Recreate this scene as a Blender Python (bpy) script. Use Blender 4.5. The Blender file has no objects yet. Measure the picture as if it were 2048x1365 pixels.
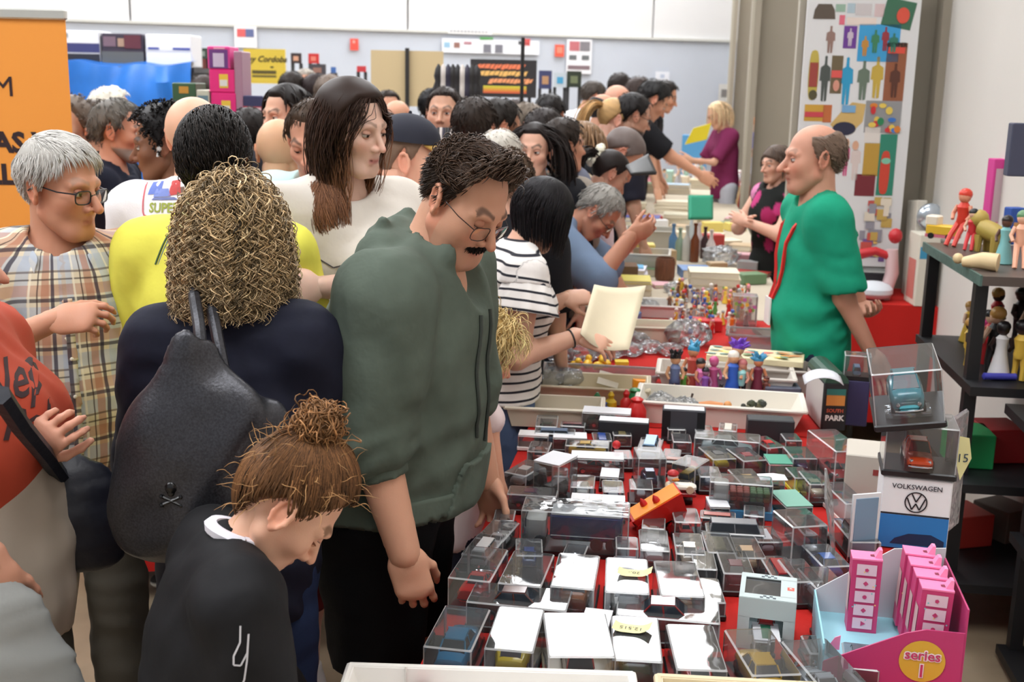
import bpy, bmesh, math, random
import numpy as np
from mathutils import Matrix, Vector, Euler
random.seed(7); RNG = np.random.default_rng(11)
SC = bpy.context.scene
COL = SC.collection
PI = math.pi
def rad(a): return a*PI/180
# ------------------------------------------------------------------ camera
F = 2300.0; PITCH = rad(12.6); ROLL = rad(1.2); HC = 1.80
_fw = np.array([0, math.cos(PITCH), -math.sin(PITCH)]); _r0 = np.array([1., 0, 0]); _u0 = np.cross(_r0, _fw)
_r = _r0*math.cos(ROLL)+_u0*math.sin(ROLL); _u = np.cross(_r, _fw)
CAMP = np.array([0, 0, HC])
def ray(x, y): return _fw*F+_r*(x-1024)-_u*(y-682.5)
def W(x, y, Y):                      # point seen at photo pixel (x, y), Y metres in front of the photographer
    d = ray(x, y); return CAMP+d*(Y/d[1])
def Zp(x, y, z):                     # point seen at photo pixel (x, y) at height z
    d = ray(x, y); return CAMP+d*((z-HC)/d[2])
cam = bpy.data.cameras.new('camera'); cam_o = bpy.data.objects.new('camera', cam); COL.objects.link(cam_o)
cam.sensor_width = 36.0; cam.lens = F*36/2048; cam.clip_start = .05; cam.clip_end = 200
cam_o.matrix_world = Matrix(((_r[0], _u[0], -_fw[0], 0), (_r[1], _u[1], -_fw[1], 0), (_r[2], _u[2], -_fw[2], HC), (0, 0, 0, 1)))
cam.dof.use_dof = True; cam.dof.focus_distance = 2.35; cam.dof.aperture_fstop = 6.3
SC.camera = cam_o
# ------------------------------------------------------------------ light
SC.view_settings.view_transform = 'Standard'; SC.view_settings.look = 'None'; SC.view_settings.gamma = 1.0
SC.view_settings.use_curve_mapping = False; SC.view_settings.exposure = 0.28
SC.cycles.transparent_max_bounces = 40; SC.cycles.max_bounces = 8; SC.cycles.diffuse_bounces = 3
SC.cycles.glossy_bounces = 4; SC.cycles.transmission_bounces = 6
SC.cycles.caustics_reflective = False; SC.cycles.caustics_refractive = False
world = bpy.data.worlds.new('hall_air'); SC.world = world; world.use_nodes = True
world.node_tree.nodes['Background'].inputs[0].default_value = (.95, .97, 1, 1)
world.node_tree.nodes['Background'].inputs[1].default_value = 0.46
SKY_L = 7.5                           # radiance of the diffusing roof lights
# ------------------------------------------------------------------ colour and material helpers
def lin(c):
    c = np.asarray(c, float)/255.0
    return np.where(c <= .04045, c/12.92, ((c+.055)/1.055)**2.4)
def hexc(s): return tuple(int(s[i:i+2], 16) for i in (0, 2, 4))
MATS = {}
def _new(name):
    m = bpy.data.materials.new(name); m.use_nodes = True
    return m, m.node_tree, m.node_tree.nodes['Principled BSDF']
def mat(name, rgb, rough=.6, metal=0, spec=.5, bump=0, bscale=60, var=0, vscale=8, emit=0, coat=0, trans=0, sheen=0, stretch=None):
    if name in MATS: return MATS[name]
    m, t, b = _new(name); c = tuple(lin(rgb))+(1,)
    b.inputs['Base Color'].default_value = c; b.inputs['Roughness'].default_value = rough
    b.inputs['Metallic'].default_value = metal; b.inputs['Specular IOR Level'].default_value = spec
    if coat: b.inputs['Coat Weight'].default_value = coat; b.inputs['Coat Roughness'].default_value = .08
    if sheen: b.inputs['Sheen Weight'].default_value = sheen
    if emit: b.inputs['Emission Color'].default_value = c; b.inputs['Emission Strength'].default_value = emit
    if var or bump:
        tc = t.nodes.new('ShaderNodeTexCoord'); src = tc.outputs['Object']
        if stretch:
            mp = t.nodes.new('ShaderNodeMapping'); mp.inputs['Scale'].default_value = stretch
            t.links.new(src, mp.inputs[0]); src = mp.outputs[0]
    if var:
        n = t.nodes.new('ShaderNodeTexNoise'); n.inputs['Scale'].default_value = vscale; n.inputs['Detail'].default_value = 5
        t.links.new(src, n.inputs['Vector'])
        r = t.nodes.new('ShaderNodeMapRange'); r.inputs[1].default_value = .3; r.inputs[2].default_value = .7
        r.inputs[3].default_value = 1-var; r.inputs[4].default_value = 1+var
        t.links.new(n.outputs[0], r.inputs[0])
        mx = t.nodes.new('ShaderNodeMix'); mx.data_type = 'RGBA'; mx.blend_type = 'MULTIPLY'; mx.inputs[0].default_value = 1
        mx.inputs[6].default_value = c; t.links.new(r.outputs[0], mx.inputs[7]); t.links.new(mx.outputs[2], b.inputs['Base Color'])
    if bump:
        n2 = t.nodes.new('ShaderNodeTexNoise'); n2.inputs['Scale'].default_value = bscale; n2.inputs['Detail'].default_value = 4
        t.links.new(src, n2.inputs['Vector'])
        bp = t.nodes.new('ShaderNodeBump'); bp.inputs['Strength'].default_value = bump; bp.inputs['Distance'].default_value = .01
        t.links.new(n2.outputs[0], bp.inputs['Height']); t.links.new(bp.outputs[0], b.inputs['Normal'])
    MATS[name] = m; return m
def cmat(rgb, rough=.45, **k):
    rgb = tuple(int(v) for v in rgb); return mat('plain_%02x%02x%02x_%d' % (rgb+(int(rough*100),)), rgb, rough, **k)
def vcol_mat(name, rough=.5, spec=.4, sss=0, bump=0, bscale=300, aniso=0):
    if name in MATS: return MATS[name]
    m, t, b = _new(name)
    a = t.nodes.new('ShaderNodeAttribute'); a.attribute_name = 'Col'
    t.links.new(a.outputs['Color'], b.inputs['Base Color'])
    b.inputs['Roughness'].default_value = rough; b.inputs['Specular IOR Level'].default_value = spec
    if sss:
        b.inputs['Subsurface Weight'].default_value = sss; b.inputs['Subsurface Radius'].default_value = (.012, .005, .003); b.inputs['Subsurface Scale'].default_value = .6
    if bump:
        tc = t.nodes.new('ShaderNodeTexCoord'); n2 = t.nodes.new('ShaderNodeTexNoise'); n2.inputs['Scale'].default_value = bscale
        t.links.new(tc.outputs['Object'], n2.inputs['Vector'])
        bp = t.nodes.new('ShaderNodeBump'); bp.inputs['Strength'].default_value = bump; bp.inputs['Distance'].default_value = .004
        t.links.new(n2.outputs[0], bp.inputs['Height']); t.links.new(bp.outputs[0], b.inputs['Normal'])
    MATS[name] = m; return m
def clear_plastic(name='clear_plastic', tint=(236, 238, 240), warp=.25, wscale=9, rough=.03, haze=0.0, ior=1.5):
    """thin clear sheet: fresnel reflection of both faces over plain see-through"""
    if name in MATS: return MATS[name]
    m = bpy.data.materials.new(name); m.use_nodes = True; t = m.node_tree; t.nodes.clear()
    out = t.nodes.new('ShaderNodeOutputMaterial'); tr = t.nodes.new('ShaderNodeBsdfTransparent'); gl = t.nodes.new('ShaderNodeBsdfGlossy')
    tr.inputs[0].default_value = tuple(lin(tint))+(1,); gl.inputs['Roughness'].default_value = rough
    fr = t.nodes.new('ShaderNodeFresnel'); fr.inputs['IOR'].default_value = ior
    a = t.nodes.new('ShaderNodeMath'); a.operation = 'MULTIPLY'; a.inputs[1].default_value = 2
    c = t.nodes.new('ShaderNodeMath'); c.operation = 'ADD'; c.inputs[1].default_value = 1
    d = t.nodes.new('ShaderNodeMath'); d.operation = 'DIVIDE'
    t.links.new(fr.outputs[0], a.inputs[0]); t.links.new(fr.outputs[0], c.inputs[0]); t.links.new(a.outputs[0], d.inputs[0]); t.links.new(c.outputs[0], d.inputs[1])
    tc = t.nodes.new('ShaderNodeTexCoord'); oi = t.nodes.new('ShaderNodeObjectInfo'); va = t.nodes.new('ShaderNodeVectorMath'); va.operation = 'ADD'
    n = t.nodes.new('ShaderNodeTexNoise'); n.inputs['Scale'].default_value = wscale; n.inputs['Detail'].default_value = 1.5
    sc = t.nodes.new('ShaderNodeVectorMath'); sc.operation = 'SCALE'; sc.inputs['Scale'].default_value = 30
    t.links.new(oi.outputs['Random'], sc.inputs[0]); t.links.new(tc.outputs['Object'], va.inputs[0]); t.links.new(sc.outputs[0], va.inputs[1]); t.links.new(va.outputs[0], n.inputs['Vector'])
    bp = t.nodes.new('ShaderNodeBump'); bp.inputs['Strength'].default_value = warp; bp.inputs['Distance'].default_value = .02
    t.links.new(n.outputs[0], bp.inputs['Height']); t.links.new(bp.outputs[0], gl.inputs['Normal'])
    mx = t.nodes.new('ShaderNodeMixShader'); t.links.new(d.outputs[0], mx.inputs[0]); t.links.new(tr.outputs[0], mx.inputs[1]); t.links.new(gl.outputs[0], mx.inputs[2])
    last = mx.outputs[0]
    if haze:
        df = t.nodes.new('ShaderNodeBsdfDiffuse'); df.inputs[0].default_value = (.8, .8, .8, 1)
        m2 = t.nodes.new('ShaderNodeMixShader'); m2.inputs[0].default_value = haze
        t.links.new(last, m2.inputs[1]); t.links.new(df.outputs[0], m2.inputs[2]); last = m2.outputs[0]
    t.links.new(last, out.inputs[0]); MATS[name] = m; return m
# ------------------------------------------------------------------ object helpers
def tag(o, label=None, cat=None, group=None, kind=None):
    if label: o['label'] = label
    if cat: o['category'] = cat
    if group: o['group'] = group
    if kind: o['kind'] = kind
    return o
def empty(name, loc=(0, 0, 0), rz=0, label=None, cat=None, group=None, rot=None):
    o = bpy.data.objects.new(name, None); COL.objects.link(o); o.location = Vector([float(v) for v in loc]); o.empty_display_size = .05
    o.rotation_euler = rot if rot is not None else (0, 0, rz)
    return tag(o, label, cat, group)
def link(name, me, parent=None, m=None, loc=None, rot=None, scale=None):
    o = bpy.data.objects.new(name, me); COL.objects.link(o)
    if parent is not None: o.parent = parent
    if m is not None and not me.materials: me.materials.append(m)
    if loc is not None: o.location = Vector([float(v) for v in loc])
    if rot is not None: o.rotation_euler = rot
    if scale is not None: o.scale = scale
    return o
def mesh_np(name, V, faces, smooth=True, col=None, mats=None, mi=None):
    """V (n,3); faces (m,3) or (m,4) arrays or list of arrays"""
    me = bpy.data.meshes.new(name)
    if not isinstance(faces, (list, tuple)): faces = [faces]
    faces = [np.asarray(f, np.int32) for f in faces if len(f)]
    V = np.asarray(V, np.float32)
    me.vertices.add(len(V)); me.vertices.foreach_set('co', V.ravel())
    nl = sum(f.size for f in faces); nf = sum(len(f) for f in faces)
    me.loops.add(nl); me.polygons.add(nf)
    me.loops.foreach_set('vertex_index', np.concatenate([f.ravel() for f in faces]))
    tot = np.concatenate([np.full(len(f), f.shape[1], np.int32) for f in faces])
    st = np.concatenate([[0], np.cumsum(tot)[:-1]]).astype(np.int32)
    me.polygons.foreach_set('loop_start', st)
    me.polygons.foreach_set('use_smooth', np.full(nf, smooth, bool))
    if mi is not None: me.polygons.foreach_set('material_index', np.asarray(mi, np.int32))
    me.update(calc_edges=True)
    if col is not None:
        at = me.attributes.new('Col', 'FLOAT_COLOR', 'POINT')
        c = np.ones((len(V), 4), np.float32); c[:, :3] = col; at.data.foreach_set('color', c.ravel())
    for m in (mats or []): me.materials.append(m)
    return me
class MB:
    """collects boxes, lathes and tubes for ONE mesh"""
    def __init__(s): s.v = []; s.f = []; s.m = []; s.mats = []; s.n = 0
    def mi(s, m):
        if m is None: return 0
        if m not in s.mats: s.mats.append(m)
        return s.mats.index(m)
    def add(s, V, Fs, m=None, M=None):
        V = [Vector(v) for v in V]
        if M is not None: V = [M @ v for v in V]
        b = s.n; s.v += [tuple(v) for v in V]; s.n += len(V); k = s.mi(m)
        for f in Fs: s.f.append([i+b for i in f]); s.m.append(k)
        return s
    def box(s, c, d, m=None, M=None, bev=0):
        x, y, z = [q/2 for q in d]; cx, cy, cz = c
        if not bev:
            V = [(cx+i*x, cy+j*y, cz+k*z) for k in (-1, 1) for j in (-1, 1) for i in (-1, 1)]
            return s.add(V, [(0, 2, 3, 1), (4, 5, 7, 6), (0, 1, 5, 4), (2, 6, 7, 3), (0, 4, 6, 2), (1, 3, 7, 5)], m, M)
        b = bev; ring = lambda ex, ey, z: [(cx-ex+b, cy-ey, z), (cx+ex-b, cy-ey, z), (cx+ex, cy-ey+b, z), (cx+ex, cy+ey-b, z), (cx+ex-b, cy+ey, z), (cx-ex+b, cy+ey, z), (cx-ex, cy+ey-b, z), (cx-ex, cy-ey+b, z)]
        return s.loft([ring(x-b, y-b, cz-z), ring(x, y, cz-z+b), ring(x, y, cz+z-b), ring(x-b, y-b, cz+z)], m, M)
    def loft(s, rings, m=None, M=None, cap=True, closed=True):
        n = len(rings[0]); V = [p for r in rings for p in r]; Fs = []
        for i in range(len(rings)-1):
            for j in range(n if closed else n-1):
                a, b = i*n+j, i*n+(j+1) % n; Fs.append((a, b, b+n, a+n))
        if cap: Fs.append(tuple(reversed(range(n)))); Fs.append(tuple(range((len(rings)-1)*n, len(rings)*n)))
        return s.add(V, Fs, m, M)
    def lathe(s, prof, seg=16, m=None, M=None, cap=True):
        return s.loft([[(r*math.cos(2*PI*k/seg), r*math.sin(2*PI*k/seg), z) for k in range(seg)] for r, z in prof], m, M, cap)
    def tube(s, pts, r, seg=8, m=None, M=None, cap=True):
        pts = [Vector(p) for p in pts]; rings = []
        rr = r if isinstance(r, (list, tuple)) else [r]*len(pts)
        prev = None
        for i, p in enumerate(pts):
            t = (pts[min(i+1, len(pts)-1)]-pts[max(i-1, 0)]).normalized()
            if prev is None: a = t.orthogonal().normalized()
            else: a = (prev-t*prev.dot(t)).normalized()
            prev = a; b = t.cross(a)
            rings.append([tuple(p+a*rr[i]*math.cos(2*PI*k/seg)+b*rr[i]*math.sin(2*PI*k/seg)) for k in range(seg)])
        return s.loft(rings, m, M, cap)
    def sphere(s, c, r, seg=12, m=None, M=None):
        r = r if isinstance(r, (list, tuple)) else (r, r, r); n = max(4, seg//2); rings = []
        for i in range(n+1):
            a = -PI/2+PI*i/n; q = max(math.cos(a), .02)
            rings.append([(c[0]+r[0]*q*math.cos(2*PI*k/seg), c[1]+r[1]*q*math.sin(2*PI*k/seg), c[2]+r[2]*math.sin(a)) for k in range(seg)])
        return s.loft(rings, m, M)
    def prism(s, poly, z0, z1, m=None, M=None):
        return s.loft([[(x, y, z0) for x, y in poly], [(x, y, z1) for x, y in poly]], m, M)
    def mesh(s, name, m=None, smooth=False):
        me = bpy.data.meshes.new(name); me.from_pydata(s.v, [], s.f); me.update()
        for q in s.mats: me.materials.append(q)
        if s.mats: me.polygons.foreach_set('material_index', s.m)
        elif m is not None: me.materials.append(m)
        if smooth: 
            me.polygons.foreach_set('use_smooth', [True]*len(me.polygons))
            me.set_sharp_from_angle(angle=rad(38))
        return me
    def obj(s, name, parent=None, m=None, smooth=False, **k): return link(name, s.mesh(name, m, smooth), parent, **k)
def text_mesh(body, size=.1, m=None, extrude=0, align='CENTER', bold=0, shear=0, spacing=1):
    cu = bpy.data.curves.new('lettering', 'FONT'); cu.body = body; cu.size = size; cu.align_x = align; cu.align_y = 'CENTER'
    cu.extrude = extrude; cu.offset = bold; cu.shear = shear; cu.space_character = spacing; cu.resolution_u = 2
    o = bpy.data.objects.new('lettering', cu); COL.objects.link(o); dg = bpy.context.evaluated_depsgraph_get()
    me = bpy.data.meshes.new_from_object(o.evaluated_get(dg)); bpy.data.objects.remove(o); bpy.data.curves.remove(cu)
    me.materials.clear()
    if m: me.materials.append(m)
    return me
def copy_tree(o, parent=None, label=None, group=None):
    c = o.copy(); COL.objects.link(c); c.parent = parent
    if label: c['label'] = label
    if group: c['group'] = group
    for ch in list(o.children): copy_tree(ch, c)
    return c
def rotz(a): return Matrix.Rotation(a, 4, 'Z')
def TR(loc, rz=0, rx=0, ry=0): return Matrix.Translation(Vector([float(v) for v in loc])) @ Euler((rx, ry, rz)).to_matrix().to_4x4()
# ------------------------------------------------------------------ the hall
TA = rad(8.0)                                  # heading of the stall rows and the right-hand wall
TD = np.array([math.sin(TA), math.cos(TA), 0]); TN = np.array([math.cos(TA), -math.sin(TA), 0])
def struct(o, label): return tag(o, label, kind='structure')
floor_m = mat('concrete_floor', (150, 132, 108), .55, var=.18, vscale=3, bump=.1, bscale=30)
white_m = mat('white_paint_wall', (226, 225, 225), .8, var=.015, vscale=1.2)
grey_m = mat('pale_grey_paint', (196, 202, 213), .75, var=.02, vscale=2)
warm_m = mat('cream_paint_wall', (214, 209, 201), .75, var=.02, vscale=1.5)
taupe_m = mat('taupe_steel_paint', (150, 141, 126), .6, var=.03, vscale=2)
b = MB(); b.box((0, 8, -.05), (30, 30, .1)); struct(b.obj('floor', m=floor_m), 'worn beige concrete hall floor')
# far wall, slightly skewed to the stalls
FWA = np.array([-5.75, 14.9]); FWB = np.array([3.6, 17.3]); fd = (FWB-FWA)/np.linalg.norm(FWB-FWA); fa = math.atan2(fd[1], fd[0])
def on_far(x, y, off=.03):                     # point on the far wall behind photo pixel (x, y)
    d = ray(x, y); n = np.array([-fd[1], fd[0]]); k = (n@(FWA-n*off)-n@CAMP[:2])/(n@d[:2]); return CAMP+d*k
Mf = TR((FWA[0], FWA[1], 0), fa)
wf = empty('wall_far', (FWA[0], FWA[1], 0), fa); struct(wf, 'far wall, white above and pale grey below a thin rail')
ZB = 2.47
b = MB(); b.box((2, .10, ZB/2), (20, .2, ZB)); b.obj('lower_wall', wf, grey_m)
edges = [-8, -2.8, .85, 4.4, 7.9, 12]
for i in range(len(edges)-1):
    b = MB(); x0, x1 = edges[i]+.012, edges[i+1]-.012; b.box(((x0+x1)/2, .10, (ZB+7)/2), (x1-x0, .2, 7-ZB)); b.obj('wall_panel', wf, white_m)
b = MB(); b.box((2, .16, 5), (20, .1, 6)); b.obj('panel_backing', wf, mat('panel_joint', (196, 194, 192), .8))
b = MB(); b.box((2, -.01, ZB), (20, .05, .035)); b.obj('rail', wf, mat('rail_paint', (205, 205, 200), .6))
# right wall and its steel columns
def rw(Y, off=0): return 2.18+.14*(Y-6)+off
p0 = np.array([rw(-3), -3.]); p1 = np.array([rw(19), 19.]); wl = np.linalg.norm(p1-p0)
b = MB(); b.box((wl/2, -.1, 3.5), (wl, .2, 7)); o = b.obj('wall_right', m=warm_m); o.location = (p0[0], p0[1], 0); o.rotation_euler = (0, 0, math.atan2(p1[1]-p0[1], p1[0]-p0[0]))
struct(o, 'cream painted side wall behind the toy shelves')
def column(Y, name='trim_1'):
    c = empty(name, (rw(Y)-.36, Y, 0), -TA); struct(c, 'taupe steel portal column standing out from the side wall')
    b = MB(); b.box((.02, .11, 3.4), (.64, .02, 6.8)); b.obj('web', c, taupe_m)
    b = MB(); b.box((-.34, .11, 3.4), (.05, .34, 6.8)); b.obj('flange', c, taupe_m)
    b = MB(); b.box((-.378, .0, 3.4), (.03, .1, 6.8)); b.obj('edge_strip', c, mat('light_taupe', (176, 168, 152), .6))
    b = MB(); b.box((.34, .11, 3.4), (.05, .34, 6.8)); b.obj('flange', c, taupe_m)
    return c
for i, Y in enumerate((6.15, 10.6, 15.2)): column(Y, 'trim_%d' % (i+1))
# roof with diffusing roof lights
roof_m = mat('roof_sheet', (120, 120, 118), .8); sky_m = mat('roof_light_diffuser', (250, 252, 255), .5, emit=SKY_L)
sl = [(-.7, 12.2, 6.2, 4.3), (-8.8, 12.2, 6.2, 3.6), (-.7, 5.2, 6.2, 3.4), (-8.8, 5.2, 6.2, 3.4), (-.7, -1.6, 6.2, 3.4), (-8.8, -1.6, 6.2, 3.4)]
b = MB(); b.box((0, 7.5, 7.05), (26, 26, .1)); struct(b.obj('ceiling', m=roof_m), 'grey sheeted hall roof')
for x, y, w, d in sl:
    e = empty('window_1', (x+w/2, y+d/2, 6.9)); struct(e, 'white diffusing roof light panel'); e.name = 'window_%d' % (sl.index((x, y, w, d))+1)
    b = MB(); b.box((0, 0, .05), (w, d, .02)); b.obj('diffuser', e, sky_m)
    b = MB()
    for s in (-1, 1): b.box((s*w/2, 0, .04), (.06, d, .1)); b.box((0, s*d/2, .04), (w, .06, .1))
    b.obj('frame', e, mat('roof_light_frame', (180, 180, 180), .5))
# ------------------------------------------------------------------ smooth bodies from blended primitives
def unit(v): v = np.asarray(v, float); return v/(np.linalg.norm(v)+1e-12)
def Rx(a): c, s = math.cos(a), math.sin(a); return np.array([[1, 0, 0], [0, c, -s], [0, s, c]])
def Ry(a): c, s = math.cos(a), math.sin(a); return np.array([[c, 0, s], [0, 1, 0], [-s, 0, c]])
def Rz(a): c, s = math.cos(a), math.sin(a); return np.array([[c, -s, 0], [s, c, 0], [0, 0, 1]])
class Cone:
    def __init__(s, a, b, r0, r1=None, fl=None, q=1.0, k=None, flat=False):
        s.a = np.asarray(a, float); s.b = np.asarray(b, float); s.r0 = r0; s.r1 = r0 if r1 is None else r1
        s.fl = None if fl is None else unit(fl); s.q = q; s.k = k; s.flat = flat
        m = max(s.r0, s.r1)*max(1, q); s.lo = np.minimum(s.a, s.b)-m; s.hi = np.maximum(s.a, s.b)+m
    def d(s, P):
        ab = s.b-s.a; L2 = ab@ab+1e-12; rel = P-s.a; t = np.clip(rel@ab/L2, 0, 1)
        rel = rel-t[..., None]*ab
        if s.fl is not None: rel = rel+(rel@s.fl)[..., None]*s.fl*(1/s.q-1)
        d = (np.sqrt((rel*rel).sum(-1))-(s.r0+(s.r1-s.r0)*t))*min(1, s.q)
        if s.flat: d = np.maximum(d, (P-s.b)@(ab/math.sqrt(L2)))
        return d
class Ell:
    def __init__(s, c, r, R=None, k=None):
        s.c = np.asarray(c, float); s.r = np.asarray(r, float); s.R = R; s.k = k
        m = s.r if R is None else np.abs(R)@s.r
        s.lo = s.c-m; s.hi = s.c+m
    def d(s, P):
        q = P-s.c
        if s.R is not None: q = q@s.R
        k0 = np.sqrt(((q/s.r)**2).sum(-1)); k1 = np.sqrt(((q/s.r**2)**2).sum(-1))
        return k0*(k0-1)/(k1+1e-9)
def smin(a, b, k): h = np.maximum(k-np.abs(a-b), 0)/k; return np.minimum(a, b)-h*h*k*.25
class Fld:
    def __init__(s, prims, h, k=.03, pad=.03, lo=None, hi=None):
        lo = np.min([p.lo for p in prims], 0)-pad if lo is None else np.asarray(lo, float)
        hi = np.max([p.hi for p in prims], 0)+pad if hi is None else np.asarray(hi, float)
        s.h = h; s.lo = lo; s.n = np.ceil((hi-lo)/h).astype(int)+1
        s.ax = [lo[i]+h*np.arange(s.n[i]) for i in range(3)]; s.f = np.full(s.n, 1.0, np.float32)
        for p in prims: s.add(p, p.k or k)
    def box(s, p, m):
        i0 = np.maximum(np.floor((p.lo-m-s.lo)/s.h).astype(int), 0); i1 = np.minimum(np.ceil((p.hi+m-s.lo)/s.h).astype(int)+1, s.n)
        if (i1 <= i0).any(): return None, None
        sl = tuple(slice(i0[i], i1[i]) for i in range(3))
        G = np.stack(np.meshgrid(*[s.ax[i][sl[i]] for i in range(3)], indexing='ij'), -1); return sl, G
    def add(s, p, k):
        sl, G = s.box(p, k+2.5*s.h)
        if sl is not None: s.f[sl] = smin(s.f[sl], p.d(G), k)
    def sub(s, p, k=.006):
        sl, G = s.box(p, k+2.5*s.h)
        if sl is not None: s.f[sl] = -smin(-s.f[sl], p.d(G), k)
    def grid(s): return np.stack(np.meshgrid(*s.ax, indexing='ij'), -1)
    def cut(s, p0, n):
        n = unit(n); c = [(s.ax[i]-p0[i])*n[i] for i in range(3)]
        s.f = np.maximum(s.f, (c[0][:, None, None]+c[1][None, :, None]+c[2][None, None, :]).astype(np.float32))
    def noise(s, amp, freq, seed=0, zs=1.0):
        r = np.random.default_rng(seed); m = np.abs(s.f) < .04; idx = np.argwhere(m)
        P = s.lo+idx*s.h; v = np.zeros(len(P))
        for i in range(4):
            a = r.normal(size=3)*[1, 1, zs]; b_ = r.normal(size=3); f = freq*(1.7**i)/2; 
            v += np.sin(P@a*f+r.uniform(0, 6)+1.6*np.sin(P@b_*f*.7+r.uniform(0, 6)))/(1.4**i)
        s.f[m] += (amp*v/2).astype(np.float32)
    def ripple(s, a, b, amp, wl, r, t0=0, t1=1, seed=0):
        a = np.asarray(a); ab = np.asarray(b)-a; L = np.linalg.norm(ab); m = np.abs(s.f) < .03; idx = np.argwhere(m); P = s.lo+idx*s.h; rel = P-a; t = rel@ab/L/L; q = rel-t[:, None]*ab; d = np.linalg.norm(q, axis=1)
        w = np.clip(1.6-d/r, 0, 1)*sstep(t0-.12, t0+.1, t)*(1-sstep(t1-.1, t1+.12, t)); an = np.arctan2(q[:, 0], q[:, 1]+.001)
        s.f[m] += (amp*w*np.sin(2*PI*t*L/wl+2.2*np.sin(an+seed)+1.3*np.sin(2*an+1.7*seed+t*5))*(.6+.4*np.sin(3*an+seed))).astype(np.float32)
    def mesh(s):
        f = s.f; nx, ny, nz = f.shape
        ins = f < 0
        c = np.zeros((nx-1, ny-1, nz-1), np.int8)
        for i in (0, 1):
            for j in (0, 1):
                for k in (0, 1): c += ins[i:nx-1+i, j:ny-1+j, k:nz-1+k]
        act = np.argwhere((c > 0) & (c < 8))
        if not len(act): return np.zeros((0, 3)), np.zeros((0, 4), int)
        idm = np.full(c.shape, -1, np.int32); idm[tuple(act.T)] = np.arange(len(act))
        acc = np.zeros((len(act), 3)); cnt = np.zeros(len(act))
        cor = [np.array(v) for v in ((0, 0, 0), (1, 0, 0), (0, 1, 0), (1, 1, 0), (0, 0, 1), (1, 0, 1), (0, 1, 1), (1, 1, 1))]
        val = [f[tuple((act+q).T)] for q in cor]
        for a_, b_ in ((0, 1), (2, 3), (4, 5), (6, 7), (0, 2), (1, 3), (4, 6), (5, 7), (0, 4), (1, 5), (2, 6), (3, 7)):
            fa_, fb_ = val[a_], val[b_]; m = (fa_ < 0) != (fb_ < 0); t = np.where(m, fa_/(np.where(m, fa_-fb_, 1)), 0)
            acc += np.where(m[:, None], cor[a_]+t[:, None]*(cor[b_]-cor[a_]), 0); cnt += m
        V = s.lo+(act+acc/np.maximum(cnt, 1)[:, None])*s.h
        Q = []
        for ax in range(3):
            A = ins.take(range(f.shape[ax]-1), ax); B = ins.take(range(1, f.shape[ax]), ax); e = np.argwhere(A != B)
            o1, o2 = (ax+1) % 3, (ax+2) % 3
            ok = (e[:, o1] > 0) & (e[:, o2] > 0) & (e[:, o1] < f.shape[o1]-1) & (e[:, o2] < f.shape[o2]-1); e = e[ok]
            flip = A[tuple(e.T)]
            def g(d1, d2): q = e.copy(); q[:, o1] -= d1; q[:, o2] -= d2; return idm[tuple(q.T)]
            q = np.stack([g(1, 1), g(0, 1), g(0, 0), g(1, 0)], 1); q[~flip] = q[~flip][:, ::-1]; Q.append(q)
        return V, np.concatenate(Q)
class Join:
    """several islands with vertex colours for one mesh"""
    def __init__(s): s.V = []; s.F4 = []; s.F3 = []; s.C = []; s.n = 0
    def add(s, V, Fq, C):
        if not len(V): return
        V = np.asarray(V, float); C = np.asarray(C, float)
        if C.ndim == 1: C = np.tile(C, (len(V), 1))
        Fq = np.asarray(Fq); s.V.append(V); s.C.append(C); (s.F4 if Fq.shape[1] == 4 else s.F3).append(Fq+s.n); s.n += len(V)
    def mesh(s, name, m):
        fs = []
        if s.F4: fs.append(np.concatenate(s.F4))
        if s.F3: fs.append(np.concatenate(s.F3))
        return mesh_np(name, np.concatenate(s.V), fs, True, np.concatenate(s.C), [m])
def noise3(P, freq, seed=0):
    r = np.random.default_rng(seed); v = np.zeros(len(P))
    for i in range(5):
        a = r.normal(size=3); b_ = r.normal(size=3); v += np.sin(P@a*freq+r.uniform(0, 6)+1.8*np.sin(P@b_*freq*.6+r.uniform(0, 6)))
    return v/5
def sstep(a, b, x): t = np.clip((x-a)/(b-a), 0, 1); return t*t*(3-2*t)
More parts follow.
